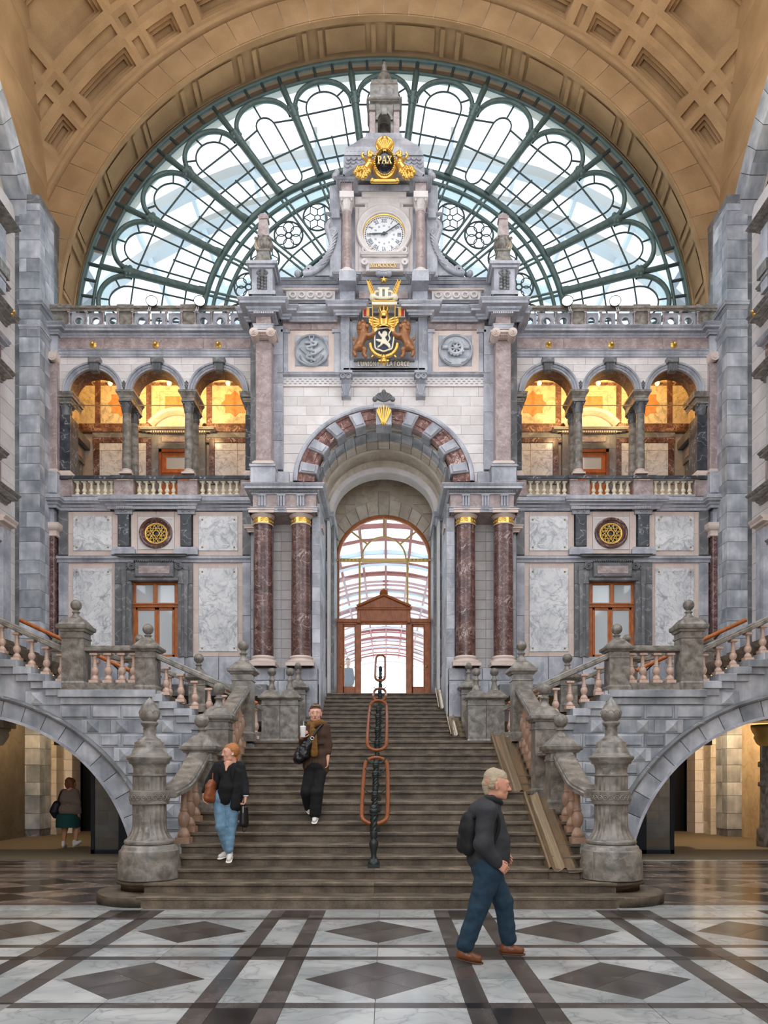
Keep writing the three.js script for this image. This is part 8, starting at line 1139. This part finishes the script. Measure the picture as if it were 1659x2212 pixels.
{ // woman in a black blazer and blue jeans
  const D = 10.62, q = (px, py, dz = 0) => V3(X(px, D), Y(py, D), -D + dz), p = thing('person', 'woman in a black blazer and light blue jeans walking down the stairs, looking aside', 'person', [X(490, D), 0.56, -D]);
  const hc = q(497, 1627, 0), hf = frameOf(hc, -0.95, 0.0, 0.05, 1.0), sL = q(470, 1656), sR = q(519, 1657, -0.02), eL = q(453, 1687, 0.0), wL = q(444, 1716, 0.07), eR = q(527, 1692, -0.02), wR = q(532, 1721, 0.05), hip0 = q(476, 1734, 0.0), hip1 = q(500, 1734, -0.03), k0 = q(481, 1786, 0.1), k1 = q(502, 1782, 0.04), a0 = q(490, 1834, 0.02), a1 = q(498, 1837, 0.1);
  const nk = q(495, 1645), ch = q(493, 1675, -0.01), wa = q(486, 1710, -0.01);
  const bones = [[nk, q(495, 1652), 0.052, 0.06], [q(494.5, 1650, 0.07), q(492.5, 1664, 0.128), 0.045, 0.014, 0.01], [q(495, 1653), ch, 0.08, 0.09], [q(480, 1660), q(509, 1660), 0.055, 0.055], [ch, wa, 0.09, 0.085], [wa, q(488, 1730), 0.085, 0.09], [sL, eL, 0.045, 0.038], [eL, wL, 0.036, 0.026], [sR, eR, 0.045, 0.038], [eR, wR, 0.036, 0.026], [hip0, k0, 0.08, 0.055], [k0, a0, 0.052, 0.034], [hip1, k1, 0.08, 0.055], [k1, a1, 0.052, 0.034]];
  const hL = handBones(wL, V3(0.05, -0.9, 0.3), V3(1, 0, 0.1), -1, 0.7), hR = handBones(wR, V3(-0.1, -1, 0.1), V3(-1, 0, 0.2), 1, 1.3);
  const bd = body(p, 'body', bones, [[headBones(hf, 1.0), 0.0045], [hL, 0.0035], [hR, 0.0035]], skin(0xd9a087)); faceParts(p, hf, 1, { brow: 0x9a6a40 });
  const hk = M({ color: 0xb0713a, roughness: 0.6 }), h = (a, b, r0, r1) => [hf(...a), hf(...b), r0, r1, 0.02]; mesh('hair', sdfMesh([h([0, 0.06, -0.035], [0, 0.055, 0.0], 0.088, 0.078), h([0.03, 0.05, -0.04], [-0.03, 0.05, -0.04], 0.082, 0.082), h([0.062, 0.03, -0.02], [0.06, -0.01, -0.04], 0.04, 0.036), h([-0.062, 0.03, -0.02], [-0.06, -0.01, -0.04], 0.04, 0.036), h([0, 0.0, -0.07], [0, -0.06, -0.075], 0.06, 0.04), h([0, -0.06, -0.08], [0.01, -0.15, -0.06], 0.035, 0.02)], 0.006, 0.02, wrinkle(0.003, 40)), hk, p);
  mesh('earbud', sph(0.012, ...hf(0.088, -0.02, 0.0).toArray(), 8), M({ color: 0xf4f4f4, roughness: 0.3 }), p);
  mesh('top', sdfMesh([[q(495, 1664, 0.03), q(492, 1700, 0.05), 0.1, 0.1], [q(483, 1668, 0.03), q(505, 1668, 0.01), 0.075, 0.07], [q(492, 1700, 0.04), q(487, 1722, 0.02), 0.115, 0.12], [q(480, 1655, 0.02), q(486, 1664, 0.03), 0.055, 0.06], [q(507, 1656, 0.02), q(502, 1664, 0.03), 0.055, 0.06]], 0.01, 0.04, wrinkle(0.004)), fab(0x111114), p);
  mesh('blazer', sdfMesh([[sL, eL, 0.066, 0.058], [eL, eL.clone().lerp(wL, 0.75), 0.057, 0.052], [sR, eR, 0.066, 0.058], [eR, eR.clone().lerp(wR, 0.75), 0.057, 0.054], [q(472, 1655, -0.02), q(488, 1651, -0.05), 0.06, 0.06], [q(518, 1656, -0.02), q(502, 1651, -0.05), 0.06, 0.06], [q(480, 1662, -0.06), q(508, 1662, -0.07), 0.08, 0.08], [q(482, 1690, -0.07), q(507, 1690, -0.07), 0.09, 0.09], [q(486, 1720, -0.06), q(508, 1720, -0.06), 0.1, 0.1], [q(514, 1668, 0.03), q(513, 1742, 0.02), 0.055, 0.065], [q(509, 1662, 0.07), q(507, 1742, 0.08), 0.03, 0.045], [q(474, 1664, 0.02), q(466, 1700, 0.02), 0.05, 0.05]], 0.01, 0.03, wrinkle(0.005)), fab(0x17181c), p);
  mesh('lapel', [shapeX([[506, 1650], [512, 1660], [507, 1684], [503, 1668]].map(([a, b]) => [X(a, D), Y(b, D)]), 0.012, -D + 0.135, [], 0.003)], fab(0x1d1f24), p);
  mesh('jeans', sdfMesh([[q(480, 1722), q(497, 1722, -0.02), 0.125, 0.12], [hip0, k0, 0.1, 0.074], [k0, a0.clone().add(V3(0, 0.02, 0)), 0.073, 0.056], [hip1, k1, 0.1, 0.074], [k1, a1.clone().add(V3(0, 0.02, 0)), 0.073, 0.056]], 0.0095, 0.014, wrinkle(0.005, 14)), M({ map: T.denim, color: 0x86aecb, roughness: 0.85 }), p);
  for (const [heel, toe] of [[q(491, 1843, -0.03), q(479, 1848, 0.1)], [q(499, 1845, 0.06), q(501, 1853, 0.22)]]) { mesh('sneaker', sdfMesh([...shoeBones(heel, toe), [heel.clone().add(V3(0, 0.01, 0)), heel.clone().add(V3(0, 0.05, 0)), 0.036, 0.034]], 0.006, 0.02), M({ color: 0xd8d5cc, roughness: 0.6 }), p); mesh('sole', soleOf(heel.clone().add(V3(0, -0.034, 0)), toe.clone().add(V3(0, -0.03, 0)), 0.024, 0.042), M({ color: 0xefece4, roughness: 0.5 }), p); }
  const b = thing('shoulder_bag', 'tan leather bag tucked under the arm of the woman in the blazer', 'bag', [X(455, D), Y(1725, D), -D]); mesh('bag_body', sdfMesh([[q(460, 1690, 0.1), q(452, 1722, 0.12), 0.05, 0.055], [q(462, 1696, 0.04), q(458, 1726, 0.06), 0.05, 0.05], [q(456, 1700, 0.1), q(462, 1724, 0.08), 0.05, 0.05]], 0.009, 0.05, wrinkle(0.006, 12)), M({ color: 0x8a4a26, roughness: 0.4 }), b); mesh('strap', tube([q(464, 1692, 0.1), q(462, 1672, 0.06), q(468, 1654, 0.02)], 0.012, 6, 16), M({ color: 0x6e381c, roughness: 0.4 }), b);
  const hb = thing('handbag', 'black handbag hanging from the left hand of the woman in the blazer', 'bag', [X(529, D), Y(1798, D), -D]); mesh('bag_body', sdfMesh([[q(527, 1745, 0.08), q(527, 1778, 0.08), 0.035, 0.05], [q(532, 1745, 0.06), q(532, 1780, 0.06), 0.035, 0.045]], 0.007, 0.03), M({ color: 0x0c0c0e, roughness: 0.35 }), hb); mesh('strap', [tube([q(526, 1742, 0.08), q(529, 1731, 0.07), q(534, 1742, 0.07)], 0.008, 6, 14), tube([q(525, 1780, 0.08), q(528, 1796, 0.08), q(534, 1790, 0.07), q(534, 1778, 0.07)], 0.007, 6, 20)], M({ color: 0x0c0c0e, roughness: 0.4 }), hb); mesh('clasp', [box(q(528, 1, 0).x, q(529.5, 1, 0).x, Y(1755, D), Y(1741, D), -D + 0.128, -D + 0.12)], M({ color: 0xc8c8c8, metalness: 0.8, roughness: 0.3 }), hb);
  mesh('wristwatch', (() => { const t = new THREE.TorusGeometry(0.032, 0.008, 6, 18); t.rotateX(PI / 2); t.translate(wR.x, wR.y + 0.015, wR.z); return t; })(), M({ color: 0xe8e8e8, roughness: 0.3 }), p);
}
{ // woman in a brown tunic
  const D = 11.75, q = (px, py, dz = 0) => V3(X(px, D), Y(py, D), -D + dz), p = thing('person', 'woman in a brown belted tunic, ochre scarf and black trousers coming down the stairs', 'person', [X(681, D), 0.98, -D]);
  const hf = frameOf(q(681.4, 1542, 0), 0.05, 0.05, 0, 1.04), sL = q(668, 1571), sR = q(704, 1571), eL = q(655, 1604, 0.02), wL = q(654, 1592, 0.17), eR = q(708, 1608, -0.02), wR = q(708.5, 1641, 0.04), hip0 = q(672, 1662), hip1 = q(691, 1662), k0 = q(663, 1711, 0.08), k1 = q(686, 1712, 0.12), a0 = q(666, 1745, -0.1), a1 = q(682.5, 1758, 0.12);
  const bones = [[q(682, 1556, -0.02), q(683, 1566), 0.05, 0.055], [q(684, 1570), q(683, 1590), 0.075, 0.08], [q(674, 1572), q(698, 1572), 0.05, 0.05], [q(683, 1590), q(681, 1618), 0.08, 0.075], [q(681, 1620), q(681, 1655), 0.08, 0.09], [sL, eL, 0.045, 0.04], [eL, wL, 0.038, 0.027], [sR, eR, 0.045, 0.038], [eR, wR, 0.036, 0.026], [hip0, k0, 0.085, 0.055], [k0, a0, 0.052, 0.034], [hip1, k1, 0.085, 0.055], [k1, a1, 0.052, 0.034]];
  body(p, 'body', bones, [[headBones(hf, 1.02), 0.0045], [handBones(wL, V3(0.5, 0.55, 0.6), V3(0.6, 0.1, -0.6), -1, 1.2), 0.0035], [handBones(wR, V3(-0.05, -1, 0.05), V3(-1, 0, 0.1), 1, 0.6), 0.0035]], skin(0xdba58e)); faceParts(p, hf, 1.02, { brow: 0x4a2e1c });
  const h = (a, b, r0, r1) => [hf(...a), hf(...b), r0, r1, 0.02]; mesh('hair', sdfMesh([h([0, 0.065, -0.035], [0, 0.06, 0.0], 0.09, 0.078), h([0.07, 0.03, -0.03], [0.065, -0.02, -0.04], 0.034, 0.03), h([-0.07, 0.03, -0.03], [-0.065, -0.02, -0.04], 0.034, 0.03), h([0, 0.0, -0.07], [0, -0.07, -0.07], 0.06, 0.045), h([0.01, 0.125, -0.06], [-0.015, 0.12, -0.055], 0.036, 0.034)], 0.006, 0.02, wrinkle(0.003, 40)), M({ color: 0x5d3a26, roughness: 0.6 }), p);
  mesh('sunglasses', [tube([hf(-0.07, 0.1, 0.045), hf(-0.04, 0.125, 0.06), hf(-0.012, 0.118, 0.065), hf(0.012, 0.118, 0.065), hf(0.04, 0.125, 0.06), hf(0.07, 0.1, 0.045)], 0.009, 6, 30), ...[-1, 1].map((s) => { const c = hf(s * 0.036, 0.118, 0.058), g = sph(0.024, 0, 0, 0, 12); g.scale(1, 0.75, 0.4); g.translate(c.x, c.y, c.z); return g; })], M({ color: 0x8a7468, roughness: 0.15, metalness: 0.3 }), p);
  mesh('tunic', sdfMesh([[sL, eL, 0.07, 0.06], [eL, eL.clone().lerp(wL, 0.55), 0.058, 0.05], [sR, eR, 0.068, 0.062], [eR, eR.clone().lerp(wR, 0.5), 0.06, 0.055], [q(676, 1570, -0.01), q(697, 1570, -0.01), 0.075, 0.075], [q(676, 1585), q(693, 1585), 0.11, 0.11], [q(676, 1606), q(690, 1606), 0.1, 0.1], [q(675, 1630), q(690, 1630), 0.105, 0.11], [q(670, 1650), q(693, 1650), 0.11, 0.115], [q(668, 1660), q(698, 1662), 0.08, 0.085]], 0.01, 0.05, (x, y, z, v) => v + 0.003 * Math.sin(Math.atan2(z + D, x - X(682, D)) * 16) * clamp((Y(1606, D) - y) * 5, 0, 1) + wrinkle(0.004)(x, y, z, 0)), fab(0x6a4c37), p);
  mesh('belt', (() => { const t = new THREE.TorusGeometry(0.145, 0.014, 6, 30); t.rotateX(PI / 2); t.scale(1, 1, 0.82); t.translate(X(682.5, D), Y(1608, D), -D); return t; })(), fab(0x3c2a1e), p);
  mesh('scarf', sdfMesh([...Array.from({ length: 12 }, (_, i) => { const a = i / 12 * 2 * PI, b = (i + 1) / 12 * 2 * PI, c = q(684, 1564, 0), P = (t) => c.clone().add(V3(0.1 * Math.cos(t), 0.018 * Math.sin(t * 2), 0.085 * Math.sin(t))); return [P(a), P(b), 0.042, 0.042]; }), [q(676, 1572, 0.12), q(674, 1600, 0.135), 0.035, 0.04], [q(674, 1600, 0.135), q(678, 1632, 0.15), 0.04, 0.035], [q(682, 1580, 0.13), q(684, 1630, 0.15), 0.03, 0.035]], 0.008, 0.03, wrinkle(0.006, 22)), fab(0xa8742c), p);
  mesh('trousers', sdfMesh([[q(676, 1656), q(688, 1656), 0.125, 0.125], [hip0, k0, 0.108, 0.088], [k0, a0.clone().add(V3(0, 0.02, 0.0)), 0.088, 0.082], [hip1, k1, 0.11, 0.095], [k1, a1.clone().add(V3(0, 0.02, 0)), 0.094, 0.088]], 0.01, 0.02, wrinkle(0.006)), fab(0x101116), p);
  for (const [heel, toe] of [[q(665, 1749, -0.15), q(670, 1753, -0.02)], [q(683, 1763, 0.06), q(681.5, 1771, 0.22)]]) { mesh('sneaker', sdfMesh([...shoeBones(heel, toe, 0.04), [heel.clone().add(V3(0, 0.01, 0)), heel.clone().add(V3(0, 0.05, 0)), 0.036, 0.034]], 0.006, 0.02), M({ color: 0xdddbd6, roughness: 0.6 }), p); mesh('sole', soleOf(heel.clone().add(V3(0, -0.036, 0)), toe.clone().add(V3(0, -0.032, 0)), 0.024, 0.044), M({ color: 0xf0eee8, roughness: 0.5 }), p); }
  const c = thing('drink_cup', 'white paper cup with a straw in the hand of the woman in the tunic', 'cup', [X(658, D), Y(1594, D), -D + 0.22]), cc = q(658, 1594, 0.23); mesh('cup_body', lathe([[0, 0], [0.032, 0], [0.045, 0.15], [0.04, 0.15]], 20, cc.x, cc.y, cc.z), M({ color: 0xf0efec, roughness: 0.5 }), c); mesh('lid', lathe([[0.046, 0.148], [0.048, 0.16], [0.03, 0.17], [0, 0.17]], 20, cc.x, cc.y, cc.z), M({ color: 0xf6f6f4, roughness: 0.3 }), c); mesh('straw', rod([cc.x, cc.y + 0.1, cc.z], [cc.x + 0.01, cc.y + 0.24, cc.z], 0.005, 6), M({ color: 0xdfe6d8 }), c);
  const b = thing('shoulder_bag', 'slouchy black leather shoulder bag of the woman in the tunic', 'bag', [X(655, D), Y(1650, D), -D + 0.15]); mesh('bag_body', sdfMesh([[q(664, 1610, 0.16), q(650, 1638, 0.16), 0.06, 0.085], [q(650, 1620, 0.1), q(645, 1640, 0.1), 0.06, 0.075], [q(668, 1602, 0.16), q(662, 1632, 0.17), 0.045, 0.07], [q(674, 1598, 0.16), q(668, 1615, 0.16), 0.02, 0.04]], 0.009, 0.05, wrinkle(0.008, 16)), M({ color: 0x0e0e11, roughness: 0.32 }), b); mesh('strap', tube([q(676, 1597, 0.17), q(685, 1582, 0.16), q(695, 1568, 0.1), q(700, 1562, 0.02), q(700, 1566, -0.06)], 0.02, 6, 24), M({ color: 0x14161a, roughness: 0.4 }), b); mesh('ring', (() => { const t = new THREE.TorusGeometry(0.024, 0.008, 6, 16); t.translate(...q(677, 1596, 0.18).toArray()); return t; })(), M({ color: 0xd8d8d8, metalness: 0.9, roughness: 0.25 }), b);
}
{ // man walking past
  const D = 7.0, q = (px, py, dz = 0) => V3(X(px, D), Y(py, D), -D + dz), p = thing('person', 'grey-haired man in a dark jacket and blue jeans striding past in the foreground', 'person', [X(1045, D), 0, -D]);
  const hf = frameOf(q(1073, 1696, 0), PI / 2 - 0.1, 0.08, 0, 1.08), s0 = q(1046, 1752, 0.17), s1 = q(1052, 1752, -0.17), e0 = q(1038, 1820, 0.22), w0 = q(1066, 1858, 0.2), e1 = q(1062, 1815, -0.2), w1 = q(1085, 1850, -0.2), hip0 = q(1052, 1884, 0.09), hip1 = q(1056, 1884, -0.09), k0 = q(1030, 1958, 0.1), a0 = q(1003, 2040, 0.1), k1 = q(1090, 1950, -0.08), a1 = q(1101, 2036, -0.1);
  const bones = [[q(1066, 1724), q(1056, 1742), 0.06, 0.07], [q(1050, 1756), q(1052, 1790), 0.13, 0.15], [s0, s1, 0.07, 0.07], [q(1052, 1790), q(1054, 1850), 0.15, 0.15], [q(1054, 1850), q(1054, 1880), 0.14, 0.14], [s0, e0, 0.055, 0.045], [e0, w0, 0.042, 0.03], [s1, e1, 0.055, 0.045], [e1, w1, 0.042, 0.03], [hip0, k0, 0.09, 0.06], [k0, a0, 0.058, 0.038], [hip1, k1, 0.09, 0.06], [k1, a1, 0.058, 0.038]];
  body(p, 'body', bones, [[headBones(hf, 1.06), 0.0045], [handBones(w0, V3(0.8, -0.6, -0.1), V3(0, -0.3, -1), 1, 0.9, 1.05), 0.0035], [handBones(w1, V3(0.8, -0.6, 0.1), V3(0, -0.3, 1), -1, 0.9, 1.05), 0.0035]], skin(0xd3977c)); faceParts(p, hf, 1.06, { brow: 0xb0a89c });
  const h = (a, b, r0, r1) => [hf(...a), hf(...b), r0, r1, 0.02]; mesh('hair', sdfMesh([h([0, 0.062, -0.03], [0, 0.062, 0.01], 0.092, 0.08), h([0.07, 0.03, -0.03], [0.066, -0.01, -0.04], 0.036, 0.03), h([-0.07, 0.03, -0.03], [-0.066, -0.01, -0.04], 0.036, 0.03), h([0, 0.0, -0.07], [0, -0.06, -0.065], 0.062, 0.046)], 0.006, 0.02, wrinkle(0.004, 60)), M({ color: 0xb09e84, roughness: 0.7 }), p);
  mesh('jacket', sdfMesh([[s0, e0, 0.09, 0.078], [e0, w0, 0.076, 0.055], [s1, e1, 0.09, 0.078], [e1, w1, 0.076, 0.055], [s0, s1, 0.085, 0.085], [q(1046, 1760), q(1048, 1800), 0.15, 0.16], [q(1062, 1775), q(1068, 1820), 0.12, 0.14], [q(1050, 1800), q(1052, 1850), 0.165, 0.165], [q(1070, 1820), q(1068, 1856), 0.13, 0.125], [q(1042, 1850, 0), q(1064, 1858), 0.14, 0.14], [q(1064, 1730), q(1054, 1744), 0.075, 0.09]], 0.011, 0.05, wrinkle(0.008, 8)), fab(0x46474c, 0.75), p);
  mesh('collar', (() => { const t = new THREE.TorusGeometry(0.075, 0.026, 8, 24); t.rotateX(PI / 2 - 0.1); t.rotateZ(-0.25); t.translate(...q(1064, 1730).toArray()); return t; })(), fab(0x1c1d20), p);
  mesh('jeans', sdfMesh([[q(1052, 1872, 0.05), q(1054, 1872, -0.05), 0.15, 0.15], [hip0, k0, 0.12, 0.09], [k0, a0.clone().add(V3(0.0, 0.02, 0)), 0.088, 0.08], [hip1, k1, 0.12, 0.09], [k1, a1.clone().add(V3(0, 0.02, 0)), 0.088, 0.076]], 0.011, 0.03, wrinkle(0.008, 12)), M({ map: T.denim, color: 0x24455a, roughness: 0.85 }), p);
  for (const [heel, toe] of [[q(993, 2056, 0.1), q(1030, 2064, 0.12)], [q(1092, 2055, -0.1), q(1128, 2057, -0.08)]]) { mesh('shoe', sdfMesh([...shoeBones(heel, toe, 0.044), [heel.clone().add(V3(0.01, 0.0, 0)), heel.clone().add(V3(0.025, 0.05, 0)), 0.042, 0.042]], 0.007, 0.02), M({ color: 0x74401f, roughness: 0.35 }), p); mesh('sole', soleOf(heel.clone().add(V3(0, -0.037, 0)), toe.clone().add(V3(0, -0.036, 0)), 0.026, 0.046), M({ color: 0x4a2a1a, roughness: 0.5 }), p); }
  const b = thing('backpack', 'black backpack on the back of the striding man', 'backpack', [X(1005, D), Y(1850, D), -D]); mesh('pack_body', sdfMesh([[q(1016, 1770, 0.05), q(1016, 1770, -0.05), 0.075, 0.075], [q(1012, 1795, 0.06), q(1012, 1795, -0.06), 0.085, 0.085], [q(1012, 1828, 0.06), q(1012, 1828, -0.06), 0.085, 0.085]], 0.012, 0.08, wrinkle(0.005)), fab(0x101013, 0.7), b); mesh('shoulder_strap', [tube([q(1020, 1765, 0.13), q(1038, 1742, 0.15), q(1062, 1748, 0.16), q(1072, 1780, 0.17), q(1060, 1820, 0.18)], 0.018, 6, 30)], fab(0x141417), b); mesh('pocket', sdfMesh([[q(1000, 1812, 0.03), q(1000, 1830, 0.03), 0.05, 0.055], [q(1000, 1812, -0.03), q(1000, 1830, -0.03), 0.05, 0.055]], 0.012, 0.04), fab(0x17171b, 0.7), b);
}
{ // woman under the left arch, seen from behind
  const D = 17.7, q = (px, py, dz = 0) => V3(X(px, D), Y(py, D), -D + dz), p = thing('person', 'woman in a taupe pullover and teal skirt walking away under the left arch', 'person', [X(148, D), 0.004, -D]);
  const hf = frameOf(q(153.5, 1693.5), PI * 0.72, 0, 0, 1.0), s0 = q(137, 1711), s1 = q(164, 1711), e1 = q(168.5, 1734, 0.02), w1 = q(170.5, 1755, -0.02), e0 = q(131, 1732, -0.05), w0 = q(134, 1750, -0.2), k0 = q(140, 1790, 0), a0 = q(138.8, 1818, 0.02), k1 = q(164, 1790, -0.05), a1 = q(167, 1814, 0.1);
  const bones = [[q(152, 1702), q(151, 1707), 0.052, 0.06], [q(150, 1714), q(150, 1735), 0.075, 0.08], [q(143, 1712), q(159, 1712), 0.05, 0.05], [q(150, 1735), q(147, 1768), 0.11, 0.13], [s0, e0, 0.05, 0.04], [e0, w0, 0.038, 0.028], [s1, e1, 0.05, 0.04], [e1, w1, 0.038, 0.027], [q(142, 1768), k0, 0.1, 0.068], [k0, a0, 0.066, 0.04], [q(156, 1768), k1, 0.1, 0.068], [k1, a1, 0.066, 0.04]];
  body(p, 'body', bones, [[headBones(hf, 1), 0.005], [handBones(w1, V3(0, -1, 0), V3(-1, 0, 0.2), -1, 0.9), 0.004], [handBones(w0, V3(0.2, -0.8, -0.5), V3(1, 0, 0), 1, 0.9), 0.004]], skin(0xc08a68), 0.012); faceParts(p, hf, 1);
  const h = (a, b, r0, r1) => [hf(...a), hf(...b), r0, r1, 0.02]; mesh('hair', sdfMesh([h([0, 0.06, -0.035], [0, 0.058, 0.01], 0.098, 0.086), h([0.07, 0.03, -0.01], [0.068, -0.05, 0.0], 0.046, 0.04), h([-0.07, 0.03, -0.01], [-0.068, -0.05, 0.0], 0.046, 0.04), h([0, 0.0, -0.07], [0, -0.06, -0.06], 0.075, 0.06)], 0.007, 0.02, wrinkle(0.003, 40)), M({ color: 0x7a4420, roughness: 0.6 }), p);
  mesh('pullover', sdfMesh([[s0, e0, 0.075, 0.065], [e0, w0, 0.062, 0.05], [s1, e1, 0.075, 0.068], [e1, w1, 0.066, 0.05], [q(142, 1713), q(159, 1713), 0.095, 0.095], [q(143, 1728), q(157, 1728), 0.14, 0.14], [q(142, 1750), q(157, 1750), 0.165, 0.165]], 0.012, 0.04, wrinkle(0.006)), fab(0xa89080), p);
  mesh('skirt', lathe([[0.24, Y(1760, D)], [0.265, Y(1772, D)], [0.265, Y(1787, D)], [0.25, Y(1787, D)], [0.15, Y(1770, D)], [0.12, Y(1758, D)], [0.2, Y(1757, D)], [0.24, Y(1760, D)]], 32, X(147, D), 0, -D), fab(0x11605c), p);
  for (const [heel, toe, yo] of [[q(138.8, 1825.5, 0.05), q(139, 1826, -0.1), 0], [q(166, 1823, 0.14), q(177, 1817, 0.08), 0]]) { mesh('sneaker', sdfMesh([...shoeBones(heel, toe, 0.042), [heel.clone().add(V3(0, 0.01, 0)), heel.clone().add(V3(0, 0.07, 0)), 0.04, 0.042]], 0.008, 0.02), M({ color: 0xdcd6cc, roughness: 0.6 }), p); mesh('sole', soleOf(heel.clone().add(V3(0, -0.034, 0)), toe.clone().add(V3(0, -0.032, 0)), 0.024, 0.044), M({ color: 0xe8e4da }), p); }
  const b = thing('shoulder_bag', 'navy shoulder bag at the hip of the woman in the teal skirt', 'bag', [X(122, D), Y(1770, D), -D]); mesh('bag_body', sdfMesh([[q(125, 1738, 0.06), q(121, 1752, 0.06), 0.09, 0.11], [q(122, 1752, 0.06), q(122, 1762, 0.06), 0.1, 0.06]], 0.012, 0.05, wrinkle(0.006)), fab(0x14182c, 0.6), b); mesh('strap', tube([q(127, 1732, 0.06), q(134, 1714, 0.1), q(140, 1706, 0.04), q(141, 1706, -0.06)], 0.014, 6, 18), fab(0x0f1220), b);
}
{ // figure beyond the doors
  const D = 27, q = (px, py, dz = 0) => V3(X(px, D), Y(py, D), -D + dz), p = thing('person', 'figure in blue clothes standing beyond the left glass light of the doorway', 'person', [X(753, D), 4.04, -D]), hf = frameOf(q(752, 1430), 0.4, 0, 0, 1);
  body(p, 'body', [[q(752, 1438), q(752, 1443), 0.05, 0.06], [q(752, 1447), q(752, 1475), 0.09, 0.1], [q(744, 1446), q(741, 1464), 0.04, 0.035], [q(741, 1464), q(742, 1480, 0.05), 0.035, 0.026], [q(760, 1446), q(763, 1464), 0.04, 0.035], [q(763, 1464), q(762, 1480, 0.05), 0.035, 0.026], [q(748, 1476), q(748, 1524), 0.08, 0.04], [q(757, 1476), q(757, 1524), 0.08, 0.04]], [[headBones(hf, 1), 0.006], [handBones(q(742, 1480, 0.05), V3(0, -1, 0), V3(1, 0, 0), -1, 0.7), 0.005], [handBones(q(762, 1480, 0.05), V3(0, -1, 0), V3(-1, 0, 0), 1, 0.7), 0.005]], skin(0xc99478), 0.014); faceParts(p, hf, 1);
  mesh('hair', sdfMesh([[hf(0, 0.06, -0.03), hf(0, 0.06, 0), 0.092, 0.08], [hf(0, 0, -0.07), hf(0, -0.05, -0.06), 0.06, 0.05]], 0.008), M({ color: 0x4a3426, roughness: 0.7 }), p);
  mesh('jacket', sdfMesh([[q(745, 1447), q(741, 1465), 0.065, 0.058], [q(741, 1465), q(742, 1478, 0.04), 0.055, 0.045], [q(759, 1447), q(763, 1465), 0.065, 0.058], [q(763, 1465), q(762, 1478, 0.04), 0.055, 0.045], [q(747, 1450), q(757, 1450), 0.11, 0.11], [q(748, 1474), q(757, 1474), 0.12, 0.12], [q(752, 1450), q(752, 1476), 0.13, 0.13]], 0.013), fab(0x3a5a78), p);
  mesh('trousers', sdfMesh([[q(749, 1478), q(748, 1522), 0.11, 0.07], [q(756, 1478), q(757, 1522), 0.11, 0.07]], 0.013), fab(0x1e2c3c), p); mesh('shoe', sdfMesh([[q(748, 1525, 0), q(748, 1525, 0.14), 0.04, 0.036]], 0.01), fab(0x202020), p); mesh('shoe', sdfMesh([[q(757, 1525, 0), q(757, 1525, 0.14), 0.04, 0.036]], 0.01), fab(0x202020), p);
}
// every lamp and mesh casts and takes shadows
scene.traverse((o) => { if (o.isMesh) o.castShadow = o.receiveShadow = true; });
renderer.render(scene, camera);
